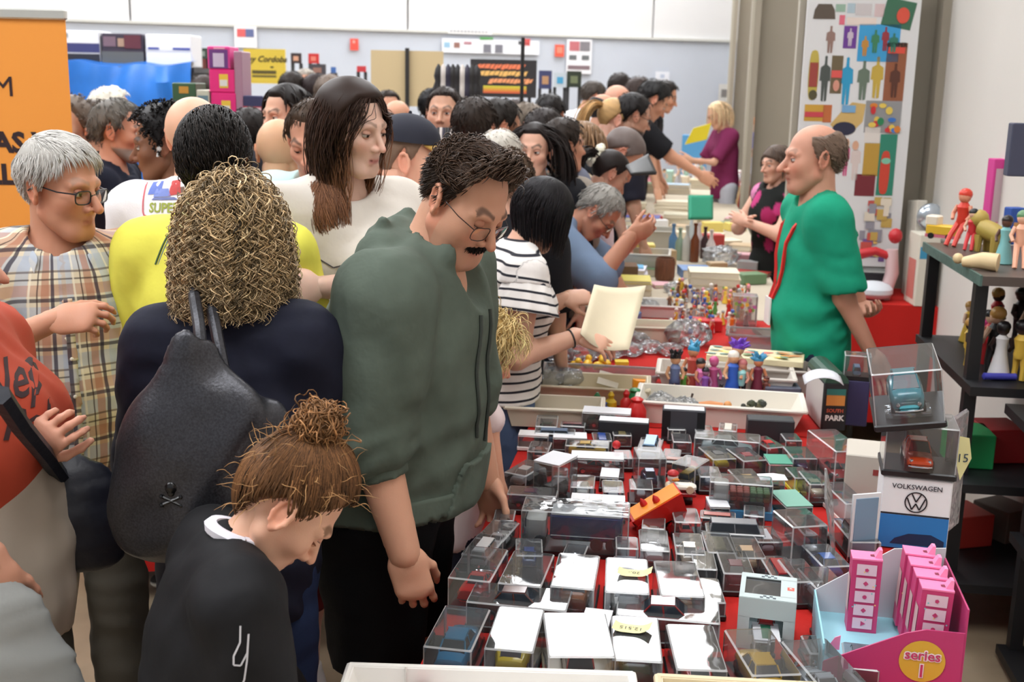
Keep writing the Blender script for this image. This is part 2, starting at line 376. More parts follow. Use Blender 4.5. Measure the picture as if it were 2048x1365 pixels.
# ------------------------------------------------------------------ heads
EYE = np.array([.0315, .076, .004])
_hc = {}
def head_shape(h, fat=0.0, child=0.0, nose=1.0):
    key = (h, fat, child, nose)
    if key in _hc: return _hc[key]
    L = [Ell((0, -.012, .035), (.075, .096, .086)), Ell((0, .030, -.034), (.0555+.018*fat, .066, .084), k=.03),
         Cone((-.016, .068, -.103+.016*child), (.016, .068, -.103+.016*child), .0185+.004*fat, k=.028),
         Cone((-.02, .081, .024), (.02, .081, .024), .012, k=.02)]
    for x in (-1, 1):
        L += [Cone((x*.047, .0, -.058), (x*.024, .054, -.096), .016+.013*fat, .015+.009*fat, k=.03),
              Ell((x*.044, .056, -.02), (.020, .022, .019+.01*fat), k=.03),
              Cone((x*.03, .083, .026), (x*.048, .07, .022), .0085, k=.014)]
    if fat > .5: L += [Cone((-.03, .04, -.115), (.03, .04, -.115), .035, k=.04)]
    Fd = Fld(L, h, .025, pad=.045)
    for x in (-1, 1): Fd.sub(Ell((x*.033, .1, .003), (.019, .02, .0125)), .016)
    n = nose
    L2 = [Cone((0, .089, .010), (0, .1095+.008*n, -.032), .0072, .0100*n, k=.011)]
    for x in (-1, 1): L2 += [Ell((x*.0125*n, .099, -.036), (.0085, .011, .0085), k=.008)]
    L2 += [Cone((-.019, .082, -.0645), (0, .0925, -.0615), .0055, .0062, k=.008), Cone((.019, .082, -.0645), (0, .0925, -.0615), .0055, .0062, k=.008),
           Cone((-.015, .083, -.0735), (.015, .083, -.0735), .0062, k=.008), Ell((0, .086, -.0735), (.013, .009, .0065), k=.008)]
    for x in (-1, 1):
        e = np.array([x*.0765, -.014, -.002]); R = Rz(-x*.35)@Ry(x*.12)
        pts = [e+R@np.array([x*.006, .017*math.cos(a)-.004*math.sin(a), .031*math.sin(a)+.002]) for a in np.linspace(-.9, PI+.9, 9)]
        L2 += [Ell(e, (.006, .015, .027), R=R, k=.006)]
        L2 += [Cone(pts[i], pts[i+1], .0048, k=.004) for i in range(8)]
        L2 += [Ell(e+np.array([x*.002, .006, -.028]), (.0055, .009, .010), k=.006)]
    for p in L2: Fd.add(p, p.k)
    for x in (-1, 1): Fd.sub(Cone((x*.006, .101, -.0405), (x*.0085, .095, -.040), .0032), .003)
    Fd.sub(Cone((-.021, .0905, -.0685), (.021, .0905, -.0685), .0016), .004)
    V, Q = Fd.mesh(); _hc[key] = (V, Q); return V, Q
def arcmesh(c, r, el0, el1, az=1.25, nu=12, nv=6):
    V = []; F_ = []
    for j in range(nv+1):
        e = el0+(el1-el0)*j/nv
        for i in range(nu+1):
            a = -az+2*az*i/nu; V.append(c+r*np.array([math.sin(a)*math.cos(e), math.cos(a)*math.cos(e), math.sin(e)]))
    for j in range(nv):
        for i in range(nu): q = j*(nu+1)+i; F_.append((q, q+1, q+nu+2, q+nu+1))
    return np.array(V), np.array(F_)
def add_head(J, Hc, R, sc, P):
    """adds the head (skin, lids, brows, stubble as colour of the skin itself) to the body J; returns eyeball data"""
    h = P.get('hres', .006); skin = lin(P['skin']); V, Q = head_shape(h, P.get('fat', 0), P.get('childface', 0), P.get('nose', 1))
    C = np.tile(skin, (len(V), 1)); x, y, z = V.T; ax = np.abs(x)
    def mix(w, col): C[:] = C*(1-w[:, None])+np.asarray(col)*w[:, None]
    red = skin*np.array([1.05, .72, .68])
    mix(.45*np.exp(-(((ax-.045)/.02)**2+((z+.03)/.02)**2))*(y > .02), red); mix(.5*np.exp(-((x/.014)**2+((z+.032)/.014)**2))*(y > .09), red)
    mix(.6*np.exp(-(((ax-.08)/.012)**2))*(np.abs(y+.012) < .03), red)
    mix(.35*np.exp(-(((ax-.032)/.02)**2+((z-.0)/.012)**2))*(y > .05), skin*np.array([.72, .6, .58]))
    mix(P.get('lipw', .75)*np.exp(-((np.maximum(ax-.015, 0)/.006)**2+((z+.0685)/.0085)**2))*(y > .075), lin(P.get('lip', (165, 92, 84))))
    hairc = lin(P.get('brow', P.get('hair', (50, 38, 30))))
    if P.get('browless') is None:
        bz = .0285+.010*sstep(.01, .035, ax)-.012*sstep(.038, .055, ax)
        mix(P.get('browd', .8)*np.exp(-((z-bz)/.0055)**4)*(ax > .011)*(ax < .053)*(y > .05), hairc)
    st = P.get('stubble', 0)
    if st: mix(st*sstep(-.05, -.068, z)*sstep(-.02, .01, y)*(1-np.exp(-((ax/.022)**4+((z+.067)/.012)**4))), skin*.35)
    be = P.get('beard')
    if be: mix(.93*sstep(-.056, -.07, z)*sstep(-.03, .0, y)*(1-np.exp(-((ax/.019)**4+((z+.069)/.008)**4))), lin(be))
    bz2 = P.get('scalp_hair')
    if bz2: mix(bz2*np.clip(hair_mask(V, 0)/.02, 0, 1), hairc)
    J.add(Hc+(V*sc)@R.T, Q, C)
    gaze = rad(P.get('gaze', 0)); up = rad(P.get('lid', 16)); 
    for s in (-1, 1):
        c = EYE*[s, 1, 1]; rot = Rz(-s*.12)
        for el0, el1, rr in ((1.35, up-gaze*.55, .0148), (-1.2, -.36-gaze*.5, .0146)):
            v, f = arcmesh(np.zeros(3), rr, el0, el1); v = v@rot.T+c
            cc = np.tile(skin*np.array([.86, .74, .70]), (len(v), 1)); 
            if rr > .0147: cc[-13:] = lin((45, 32, 28)); cc[-26:-13] = skin*np.array([.7, .58, .55])
            if el0 < 0: f = f[:, ::-1]
            J.add(Hc+(v*sc)@R.T, f, cc)
    if P.get('noeye'): return None
    es = []
    for s in (-1, 1):
        e = Join(); es.append(e); c = EYE*[s, 1, 1]; v, f = arcmesh(np.zeros(3), .0128, 1.4, -1.4, 1.5, 16, 12)
        g = np.array([math.sin(rad(P.get('gazex', 0)))*math.cos(gaze), math.cos(gaze), -math.sin(gaze)]); dt = v@g/.0128
        cc = np.where(dt[:, None] > .965, lin((12, 10, 10)), np.where(dt[:, None] > .86, lin(P.get('iris', (70, 50, 36))), lin((214, 206, 200))))
        e.add(Hc+((v+c)*sc)@R.T, f, cc)
    return es
SC0 = np.array([0, -.012, .035]); SCR = np.array([.0775, .0985, .0885])
def hairline(phi, recede=0, low=0):
    return np.interp(phi, [0, 35, 58, 74, 84, 96, 112, 140, 180], [.082+recede, .080+recede*1.4, .045+recede, .0, -.012, .036, .0-low*.3, -.05-low, -.06-low])
def hair_mask(P3, recede, low=0):
    phi = np.degrees(np.arctan2(np.abs(P3[:, 0]), P3[:, 1]+.012)); return P3[:, 2]-hairline(phi, recede, low)
def hair_cap(thick, recede=0, col=(40, 30, 25), seed=1, lumps=.15, freq=60, top=None, res=(72, 54), low=0, bald=0, var=.25):
    """closed hair volume that rises out of the scalp at the hairline"""
    nu, nv = res; V = []; 
    th = np.linspace(-1.25, PI/2, nv); ph = np.linspace(0, 2*PI, nu, endpoint=False)
    T, Ph = np.meshgrid(th, ph, indexing='ij'); N = np.stack([np.cos(T)*np.sin(Ph), np.cos(T)*np.cos(Ph), np.sin(T)], -1).reshape(-1, 3)
    S = SC0+N*SCR; m = hair_mask(S, recede, low); w = sstep(-.002, .02, m)
    if bald: w = w*(1-sstep(bald-.02, bald+.015, S[:, 2]-.25*np.maximum(-S[:, 1]-.02, 0)))
    t = thick*np.ones(len(S))
    if top: t = t+top(S, N)
    nz = noise3(S, freq, seed); t = t*(1+lumps*nz*2)
    V = S+N*(w*t-(1-w)*.012)[:, None]
    a = np.arange(nv*nu).reshape(nv, nu); b_ = np.roll(a, -1, 1); Q = np.stack([a[:-1], b_[:-1], b_[1:], a[1:]], -1).reshape(-1, 4)
    C = lin(col)*(1+var*noise3(S*[1, .35, 1], freq*2.2, seed+3))[:, None]
    return V, Q[:, ::-1], np.clip(C, 0, 1)
def strands(roots, dirs, n, ds, w, col, var=.25, grav=0, out=.0, jit=.15, seed=3, curl=None, field=None, coll=(), tip=.2, colf=None, wobble=0, sides=3, lnf=None, hug=0):
    """grown hair strands: n steps of length ds from the scalp; coll = [(centre, radii)] kept outside"""
    r = np.random.default_rng(seed); N = len(roots); p = roots.copy(); d = dirs/np.linalg.norm(dirs, axis=1)[:, None]
    d = d+r.normal(size=d.shape)*jit; pts = [p.copy()]; ph = r.uniform(0, 6.28, N); ln = r.uniform(.75, 1.1, N)[:, None]
    if lnf is not None: ln = ln*lnf(roots)[:, None]
    for i in range(n):
        t = i/n
        if field is not None: d = d+field(p, t, r)
        d = d+np.array([0, 0, -grav])
        if hug: d = d-hug*(p-SC0)/.1
        if wobble: d = d+r.normal(size=d.shape)*wobble
        d = d/np.linalg.norm(d, axis=1)[:, None]; p = p+d*ds*ln
        for c, rr in coll:
            q = (p-c)/rr; k = np.sqrt((q*q).sum(1)); m = k < 1
            p[m] = (c+q/np.maximum(k, .05)[:, None]*rr)[m]
        pts.append(p.copy())
    X = np.stack(pts, 1)                       # N, n+1, 3
    T = np.gradient(X, axis=1); T /= np.linalg.norm(T, axis=2)[..., None]+1e-9
    A = np.cross(T, np.array([.31, .23, .9])); A /= np.linalg.norm(A, axis=2)[..., None]+1e-9; B = np.cross(T, A)
    if curl:
        rad_, turns = curl; s = np.linspace(0, 1, n+1)[None]; 
        an = ph[:, None]+2*PI*turns*r.uniform(.75, 1.25, (N, 1))*s*r.choice([-1, 1], (N, 1)); amp = (rad_*r.uniform(.6, 1.3, (N, 1))*np.minimum(1, s*4))
        X = X+(np.cos(an)*amp)[..., None]*A+(np.sin(an)*amp)[..., None]*B
        T = np.gradient(X, axis=1); T /= np.linalg.norm(T, axis=2)[..., None]+1e-9
        A = np.cross(T, np.array([.31, .23, .9])); A /= np.linalg.norm(A, axis=2)[..., None]+1e-9; B = np.cross(T, A)
    s = np.linspace(0, 1, n+1); ww = w*np.interp(s, [0, .15, .7, 1], [.7, 1, .9, tip])
    ww = ww[None, :]*r.uniform(.6, 1.3, (N, 1))
    ring = [X+(math.cos(2*PI*k/sides)*ww)[..., None]*A+(math.sin(2*PI*k/sides)*ww)[..., None]*B for k in range(sides)]
    V = np.stack(ring, 2).reshape(-1, 3)       # N, n+1, sides
    idx = np.arange(N*(n+1)*sides).reshape(N, n+1, sides); nx = np.roll(idx, -1, 2)
    Q = np.stack([idx[:, :-1], nx[:, :-1], nx[:, 1:], idx[:, 1:]], -1).reshape(-1, 4)
    base = lin(col)[None]*(1+var*r.normal(size=(N, 1))); base = np.clip(base, 0.002, .95)
    C = np.repeat(base[:, None, :], (n+1), 1)
    if colf is not None: C = colf(C, np.linspace(0, 1, n+1)[None, :, None], r.uniform(size=(N, 1, 1)))
    C = np.repeat(C[:, :, None, :], sides, 2).reshape(-1, 3)
    return V, Q, C
def scalp_roots(N, seed, recede=0, low=0, off=.0, sel=None):
    r = np.random.default_rng(seed); out = []; tot = 0
    while tot < N:
        n = r.normal(size=(N*3, 3)); n /= np.linalg.norm(n, axis=1)[:, None]; S = SC0+n*SCR
        m = hair_mask(S, recede, low) > .004
        if sel is not None: m &= sel(S)
        out.append(np.concatenate([S[m]+n[m]*off, n[m]], 1)); tot += m.sum()
    o = np.concatenate(out)[:N]; return o[:, :3], o[:, 3:]
HEADCOLL = (SC0, SCR*1.06)
# ------------------------------------------------------------------ hands
def hand_prims(side=1, curl=(.3, .35, .4, .45), thumb=.4, spread=.06, th_in=.35):
    """wrist at origin, fingers +y, back of hand +z, thumb towards +x*side"""
    L = [Cone((0, -.02, 0), (0, .02, 0), .026, .03, fl=(0, 0, 1), q=.72, k=.02), Cone((.012*side, .025, 0), (.014*side, .075, 0), .028, .027, fl=(0, 0, 1), q=.5, k=.015),
         Cone((-.014*side, .025, 0), (-.018*side, .07, 0), .026, .024, fl=(0, 0, 1), q=.5, k=.015)]
    for i, (bx, by, ln, rr) in enumerate(((.031, .082, .072, .0082), (.0105, .088, .08, .0085), (-.0105, .085, .074, .0081), (-.030, .076, .058, .0072))):
        p = np.array([bx*side, by, 0.]); a = 0; yaw = (i-1.5)*-spread*side
        for seg, fr in enumerate((.44, .31, .25)):
            a += curl[i]*(1.0, 1.25, .8)[seg]; d = np.array([math.sin(yaw)*math.cos(a), math.cos(a)*math.cos(yaw), -math.sin(a)]); q = p+d*ln*fr
            L.append(Cone(p, q, rr*(1, .95, .88)[seg], rr*(.95, .88, .75)[seg], k=.005)); p = q
    p = np.array([.024*side, .018, -.006]); d = unit([.62*side, .72, -.25-thumb*.3]); q = p+d*.042; L.append(Cone(p, q, .0145, .0105, k=.012))
    d2 = unit([(.62-th_in*2*thumb)*side, .85, -.3-thumb*.5]); q2 = q+d2*.033; L.append(Cone(q, q2, .0102, .0088, k=.005)); d3 = unit([(.55-th_in*2.6*thumb)*side, .85, -.35-thumb*.6]); L.append(Cone(q2, q2+d3*.025, .009, .0072, k=.005))
    return L
_hd = {}
def add_hand(J, wrist, fdir, back, side, sc, skin, h=.005, **kw):
    key = (side, h, repr(sorted(kw.items())))
    if key not in _hd: _hd[key] = Fld(hand_prims(side, **kw), h, .006, pad=.012).mesh()
    V, Q = _hd[key]; y = unit(fdir); z = np.asarray(back, float); z = unit(z-y*(z@y)); x = np.cross(y, z); R = np.stack([x, y, z], 1)
    C = np.tile(lin(skin), (len(V), 1)); k = sstep(.07, .17, V[:, 1])[:, None]*.35; C = C*(1-k)+lin(skin)*np.array([1.02, .78, .74])*k
    J.add(np.asarray(wrist)+(V*sc)@R.T, Q, C)
def ik(a, t, l1, l2, hint):
    a = np.asarray(a, float); t = np.asarray(t, float); v = t-a; d = np.linalg.norm(v); 
    if d > (l1+l2)*.999: t = a+v/d*(l1+l2)*.999; v = t-a; d = np.linalg.norm(v)
    u_ = v/d; x = (l1*l1-l2*l2+d*d)/(2*d); hgt = math.sqrt(max(l1*l1-x*x, 0)); hp = np.asarray(hint, float); hp = unit(hp-u_*(hp@u_)); return a+u_*x+hp*hgt, t
# ------------------------------------------------------------------ people
SKINM = vcol_mat('skin', .5, .35, sss=.12, bump=.08, bscale=500); HAIRM = vcol_mat('hair', .48, .22); CLOTHV = vcol_mat('printed_cloth', .85, .2, bump=.15, bscale=220)
EYEM = vcol_mat('eyeball', .1, .5)
def cloth_uv(me, V, arms, axis_c):
    """arc length round the torso or sleeve and run along it, for woven patterns"""
    best = np.full(len(V), 1e9); uv = np.zeros((len(V), 3), np.float32)
    segs = [(np.array([0, axis_c[1], -.2])+0*axis_c, np.array([0, axis_c[1], 2.0]), .19, 1.0)]
    for a, b_ in arms: segs.append((np.asarray(a), np.asarray(b_), .065, 2.2))
    for i, (a, b_, rr, wgt) in enumerate(segs):
        ab = b_-a; L = np.linalg.norm(ab); w = ab/L; rel = V-a; t = np.clip(rel@w, 0, L); q = rel-t[:, None]*w; dd = np.linalg.norm(q, axis=1)/rr
        e1 = unit(np.cross(w, [0, 1, 0.05])); e2 = np.cross(w, e1); an = np.arctan2(q@e1, q@e2)
        m = dd < best if i else np.ones(len(V), bool)
        if i: m &= dd < 1.35
        best[m] = dd[m]; uv[m, 0] = (an*rr)[m]; uv[m, 1] = t[m] if i else (rel@w)[m]
    at = me.attributes.new('weave', 'FLOAT_VECTOR', 'POINT'); at.data.foreach_set('vector', uv.ravel())
def make_person(label, head, Y, yaw, hh=None, **P):
    """head = photo pixel of the head centre, Y = distance; the figure is posed so that its head is there and its feet are on the floor"""
    g = P.get; name = g('name', 'person'); hp, hr, hy = rad(g('hp', 0)), rad(g('hr', 0)), rad(g('hy', 0)); lean = rad(g('lean', 4)); side = rad(g('side', 0)); tw = rad(g('twist', 0))
    T = np.asarray(W(head[0], head[1], Y)); yw = rad(yaw)
    dr = lambda a, sd=0: np.array([math.sin(sd), math.sin(a)*math.cos(sd), math.cos(a)*math.cos(sd)])
    w_ = g('w', 1.0)
    pel = np.array([0, 0, .93]); waist = pel+.14*dr(lean*.45, side*.5); chest = waist+.20*dr(lean, side); nb = chest+.19*dr(lean*1.05, side)
    Rh = Rz(-hy)@Rx(-hp)@Ry(hr)
    ntop = nb+.085*dr(lean*.55+hp*.45+.12, side*.5); hc = ntop+Rh@np.array([0, .012, .085])
    H = g('H') or T[2]/hc[2]*1.75
    s = H/1.75; hs = g('hs', 1.0)
    Rw = Rz(-yw); base = np.array([T[0], T[1], 0])-(Rw@(hc*s))*[1, 1, 0]
    z0 = T[2]-hc[2]*s if g('H') else 0
    P_ = lambda v: np.asarray(v)*s+np.array([0, 0, z0])
    pel, waist, chest, nb, ntop, hc = map(P_, (pel, waist, chest, nb, ntop, hc))
    toloc = lambda p: Rw.T@(np.asarray(p)-base)
    root = empty(name, base, -yw, label, 'person', g('group'))
    up = unit(nb-chest); sr = Rz(-tw)@np.array([1., 0, 0]); sr = unit(sr-up*(sr@up)*.6); fwd = unit(np.cross(up, sr))
    shw = g('shw', .185)*s*(.5+.5*w_); shz = g('shz', .05)
    sh = {k: nb-up*shz*s+sr*shw*k+fwd*g('shf', .0)*s for k in (-1, 1)}
    arms = {}; hint = {}
    for k in (-1, 1):
        sp = g('R' if k > 0 else 'L', (8, 4, 12)); ua, fa_ = .29*s, .25*s
        if isinstance(sp, dict):
            tg = toloc(W(*sp['to'])) if 'to' in sp else toloc(sp['at']); hn = sp.get('hint', (k*.5, -.6, -.6))
            el, wr = ik(sh[k], tg, ua, fa_, hn)
        else:
            out, fw_, bend = [rad(v) for v in sp[:3]]; inn = rad(sp[3]) if len(sp) > 3 else 0
            d1 = np.array([k*math.sin(out), math.sin(fw_)*math.cos(out), -math.cos(fw_)*math.cos(out)]); el = sh[k]+d1*ua
            f2 = fw_+bend; d2 = np.array([k*math.sin(out*.6-inn), math.sin(f2)*math.cos(inn), -math.cos(f2)*math.cos(inn)]); wr = el+unit(d2)*fa_
        arms[k] = (el, wr)
    hips = {k: pel+np.array([k*.092*s*g('hipw', 1), 0, -.02*s]) for k in (-1, 1)}
    legs = {}
    for k in (-1, 1):
        st = g('stride', 0)*k; kn = np.array([k*.10*s, st*.5+.015, .50*s+z0]); an = np.array([k*.105*s, st, .085*s+z0])
        if g('legs'): kn = kn+np.asarray(g('legs').get(('k', k), (0, 0, 0))); an = an+np.asarray(g('legs').get(('a', k), (0, 0, 0)))
        legs[k] = (kn, an)
    fem = g('fem', 0); belly = g('belly', 0)
    def torso(inf, drape=None):
        r = s*w_; fl = fwd
        L = [Cone(pel+sr*.07*r, pel-sr*.07*r, .095*r+inf, fl=[0, 1, 0], q=.98), Cone(waist, chest, .135*r*(1-.08*fem)+inf, .15*r+inf, fl=fl, q=.76),
             Cone(chest, nb-up*.10*s, .152*r+inf, .135*r+inf, fl=fl, q=.72), Cone(pel, waist, .15*r+inf, .132*r*(1-.1*fem)+inf, fl=fl, q=.80),
             Cone(sh[-1]+sr*.01, sh[1]-sr*.01, .058*s+inf, k=.05), Cone(nb-up*.0+fwd*.0, sh[-1], .055*s+inf*.6, .05*s+inf*.8), Cone(nb, sh[1], .055*s+inf*.6, .05*s+inf*.8)]
        if fem: L += [Ell(chest+up*.02*s+fwd*.095*s*w_+sr*.065*s*k, np.array([.065, .06, .065])*s*w_*(.7+.3*fem)+inf*.6, k=.05) for k in (-1, 1)]
        if belly: L += [Ell(waist+fwd*.055*s-up*.03*s, np.array([.15, .12, .16])*s*w_*(.8+.2*belly)+inf, k=.08)]
        if drape: hb = pel-np.array([0, 0, drape-.06]); L += [Cone(chest, hb, .155*r+inf, g('hemw', .168)*r+inf, fl=fl, q=.80, k=.06)]
        return L
    ar = g('armr', 1.0)
    def arm(k, inf, upto=2.0, flat=False, inf2=None):
        el, wr = arms[k]; L = []; i2 = inf if inf2 is None else inf2
        if upto >= 1: L.append(Cone(sh[k], el, .054*s*ar+inf, .043*s*ar+inf, k=.03))
        else: L.append(Cone(sh[k], sh[k]+(el-sh[k])*upto, .056*s*ar+inf, .05*s*ar+i2, k=.03, flat=flat))
        if upto > 1: L.append(Cone(el, el+(wr-el)*(upto-1), .043*s*ar+inf, (.043-.014*(upto-1))*s*ar+i2, k=.02, flat=flat and upto < 2))
        return L
    def leg(k, inf, z_end=None):
        kn, an = legs[k]; L = [Cone(hips[k], kn, .088*s*w_+inf, .058*s*w_+inf, k=.03), Cone(kn, an, .058*s*(.4+.6*w_)+inf, .04*s+inf, k=.02)]
        if inf <= 0: L.append(Cone(kn+(an-kn)*.2+np.array([0, -.012, 0]), kn+(an-kn)*.5, .052*s*w_, .045*s, k=.03))
        return L
    J = Join(); res = g('res', .012); skin = g('skin'); c0 = lin(skin)
    low = g('nolegs')                       # legs out of the picture are left coarse
    L = torso(-.012)+arm(-1, -.003)+arm(1, -.003)+[Cone(nb-up*.03*s, hc+Rh@np.array([0, -.02, -.05])*s, .056*s*g('neck', 1), .052*s*g('neck', 1), k=.03)]
    L += leg(-1, -.002)+leg(1, -.002)
    for k in (-1, 1): L.append(Cone(legs[k][1]+[0, -.03*s, -.045*s], legs[k][1]+[0, .13*s, -.06*s], .03*s, .022*s))
    V, Q = Fld(L, res, .03).mesh(); J.add(V, Q, c0)
    eyes = add_head(J, hc, Rh, s*hs, P)
    for k in (-1, 1):
        hd = dict(g('handR' if k > 0 else 'handL', {}) or {}); el, wr = arms[k]
        if hd.pop('none', 0): continue
        fdv = wr-el
        if 'dir' in hd: fdv = np.asarray(hd.pop('dir'), float)
        if 'dirw' in hd: fdv = Rw.T@np.asarray(hd.pop('dirw'), float)
        bk = hd.pop('back', None)
        if 'backw' in hd: bk = Rw.T@np.asarray(hd.pop('backw'), float)
        if bk is None: bk = (k*1., .25, .1)
        sd = -k*hd.pop('flip', 1)
        add_hand(J, wr, fdv, bk, sd, s*hd.pop('sc', 1.0), skin, h=g('handres', .0065), **hd)
    body = link('body', J.mesh('body', SKINM), root)
    for e in (eyes or ()): link('eye', e.mesh('eye', EYEM), root)
    D = dict(root=root, s=s, hc=hc, Rh=Rh, hs=hs, nb=nb, chest=chest, waist=waist, pel=pel, sh=sh, arms=arms, legs=legs, up=up, sr=sr, fwd=fwd, toloc=toloc, body=body, hips=hips, base=base, Rw=Rw, z0=z0, torso=torso, arm=arm, leg=leg)
    # top
    cl = g('top')
    if cl:
        inf = cl.get('inf', .012); sl = cl.get('sleeve', .6); hem = cl.get('hem', .10)*s
        L = torso(inf, hem+.08)+arm(-1, inf+cl.get('sinf', .006), sl, True, cl.get('cuff'))+arm(1, inf+cl.get('sinf', .006), sl, True, cl.get('cuff')) if sl > 0 else torso(inf, hem+.08)
        for f in cl.get('extra', ()): L += f(D)
        Fd = Fld(L, cl.get('res', res), .03)
        Fd.noise(cl.get('fold', .004), cl.get('ff', 26), seed=int(abs(head[0])) % 97)
        wr_ = cl.get('wr', .0035)
        for k in (-1, 1):
            el, wq = arms[k]; Fd.ripple(sh[k], el, wr_, .075, .07*s, .35, 1.05, k+1.); Fd.ripple(el, wq, wr_*1.3, .05, .065*s, -.1, .9, k+2.)
        Fd.ripple(pel-up*.1*s, chest, wr_*1.3, .13, .2*s, .0, .75, 3.+head[0]*.01)
        hp_ = pel-np.array([0, 0, hem]); Fd.cut(hp_, np.array([0, 0, -1.0])+np.array([0, cl.get('hemtilt', 0), 0]))
        nk = cl.get('neck', .07)*s; nc = nb+up*.035*s+fwd*.03*s
        Fd.sub(Ell(nc, np.array([nk, nk*1.0, nk*.8])), .008)
        if cl.get('vneck'): Fd.sub(Cone(nb+fwd*.05*s, nb+fwd*.13*s-up*cl['vneck']*s, .05*s, .012*s), .01)
        for f in cl.get('subs', ()):
            for q in f(D): Fd.sub(q, .008)
        V, Q = Fd.mesh()
        colf = cl.get('colf'); m = cl.get('mat')
        me = mesh_np('top', V, Q, True, None if m and not colf else (colf(V, D) if colf else lin(cl['col'])), [m or CLOTHV])
        if cl.get('weave'): cloth_uv(me, V, [(sh[k], arms[k][0]) for k in (-1, 1)], chest)
        D['top'] = link(cl.get('name', 't_shirt'), me, root); D['topV'] = V
    bt = g('bottom')
    if bt and not low:
        inf = bt.get('inf', .010); L = [Cone(pel+[.07*s*w_, 0, 0], pel-[.07*s*w_, 0, 0], .1*s*w_+inf, fl=[0, 1, 0], q=.95), Cone(pel, waist, .148*s*w_+inf*.5, .132*s*w_+inf*.5, fl=fwd, q=.78)]+leg(-1, inf)+leg(1, inf)
        fl_ = bt.get('flare', 0)
        if fl_: L += [Cone(legs[k][0], legs[k][1]+[0, 0, -.03], .06*s*w_+inf, .05*s+fl_, k=.02) for k in (-1, 1)]
        if bt.get('skirt'): L = [Cone(waist, pel, .14*s*w_+inf, .165*s*w_+inf, fl=fwd, q=.8), Cone(pel, np.array([0, 0, bt['end']-.05]), .165*s*w_+inf, bt['skirt'], k=.05)]
        Fd = Fld(L, bt.get('res', res), .025); Fd.noise(bt.get('fold', .004), 24, seed=5)
        Fd.cut([0, 0, bt.get('end', .06)+z0], [0, 0, -1]); Fd.cut(waist-up*bt.get('rise', .0)*s, up)
        V, Q = Fd.mesh(); me = mesh_np('bottom', V, Q, True, bt['colf'](V, D) if 'colf' in bt else lin(bt['col']), [bt.get('mat') or CLOTHV]); D['bottom'] = link(bt.get('name', 'trousers'), me, root)
    shc = g('shoes')
    if shc and not low:
        for k in (-1, 1):
            a = legs[k][1]; L = [Cone(a+[0, -.05*s, -.04*s], a+[0, .02*s, -.035*s], .04*s, .042*s), Cone(a+[0, .02*s, -.035*s], a+[0, .15*s, -.052*s], .043*s, .03*s, fl=[0, 0, 1], q=.8), Cone(a, a+[0, 0, .03*s], .045*s, .047*s)]
            Fd = Fld(L, .009, .03); Fd.cut([0, 0, .002+z0], [0, 0, -1]); Fd.cut(a+[0, 0, .03*s], [0, 0, 1]); V, Q = Fd.mesh()
            C = np.where(V[:, 2:3]-z0 < .028, lin(g('sole', (225, 225, 220))), lin(shc)); link('shoe', mesh_np('shoe', V, Q, True, C, [CLOTHV]), root)
    hf = g('hairf')
    if hf:
        J = Join(); hf(J, D, P); V = np.concatenate(J.V); J.V = [hc+(V*s*hs)@Rh.T]; link('hair', J.mesh('hair', HAIRM), root)
    gl = g('glasses')
    if gl: make_glasses(root, hc, Rh, s*hs, gl)
    for f in g('after', ()): f(D)
    return D
def make_glasses(root, hc, R, sc, spec):
    rgb, w, hgt, wire = spec[:4]; drop = spec[4] if len(spec) > 4 else 0; y0 = .1005; fm = cmat(rgb, .3)
    T = lambda p: tuple(hc+(R@np.asarray(p, float))*sc)
    b_ = MB()
    lens = []
    for s in (-1, 1):
        c = np.array([s*.034, y0, .000-drop]); pts = []
        for k in range(20):
            a = 2*PI*k/20; ca, sa = math.cos(a), math.sin(a); q = 1/(abs(ca)**4+abs(sa)**4)**.25
            pts.append(c+np.array([ca*w/2*q, -.006*(ca*s > 0)*abs(ca), sa*hgt/2*q]))
        b_.tube([T(p) for p in pts+[pts[0], pts[1]]], wire*sc, 6, cap=False); lens.append([T(p) for p in pts])
        b_.tube([T(c+[s*w/2, -.004, hgt*.3]), T([s*.078, .055, .006]), T([s*.083, -.005, .012]), T([s*.081, -.03, -.006])], wire*sc, 6)
    b_.tube([T([-.034+w/2, y0, .003-drop]), T([0, y0+.004, .006-drop]), T([.034-w/2, y0, .003-drop])], wire*sc, 6)
    o = b_.obj('glasses', root, fm, smooth=True)
    for l in lens:
        q = MB(); q.add(l, [tuple(range(len(l)))]); q.obj('lens', o, clear_plastic('spectacle_lens', (246, 248, 249), .02, 3, ior=1.12))
# hair styles --------------------------------------------------------------
def short_hair(col, thick=.012, recede=0, N=260, lumps=.12, var=.25, bald=0, fwdc=.25, ln=.03, wd=.0018, low=0, curlr=0, seed=5):
    def f(J, D, P):
        J.add(*hair_cap(thick*.85, recede, col, seed, lumps, 55, low=low, bald=bald, var=var))
        if N:
            sel = (lambda S: S[:, 2]-.25*np.maximum(-S[:, 1]-.02, 0) < bald-.01) if bald else None
            r, n = scalp_roots(N, seed, recede, low, thick*.55, sel)
            comb = np.stack([n[:, 0]*.4, n[:, 1]*.3+fwdc*np.sign(.1+n[:, 2]), -np.abs(n[:, 2])*.15-.55*(1-np.maximum(n[:, 2], 0))], 1)
            J.add(*strands(r, n*.1+comb, 7, ln/7, wd, col, var, .05, hug=.2, coll=[(SC0, SCR+thick*1.15)], jit=.2, seed=seed, curl=(curlr, 1.3) if curlr else None))
    return f
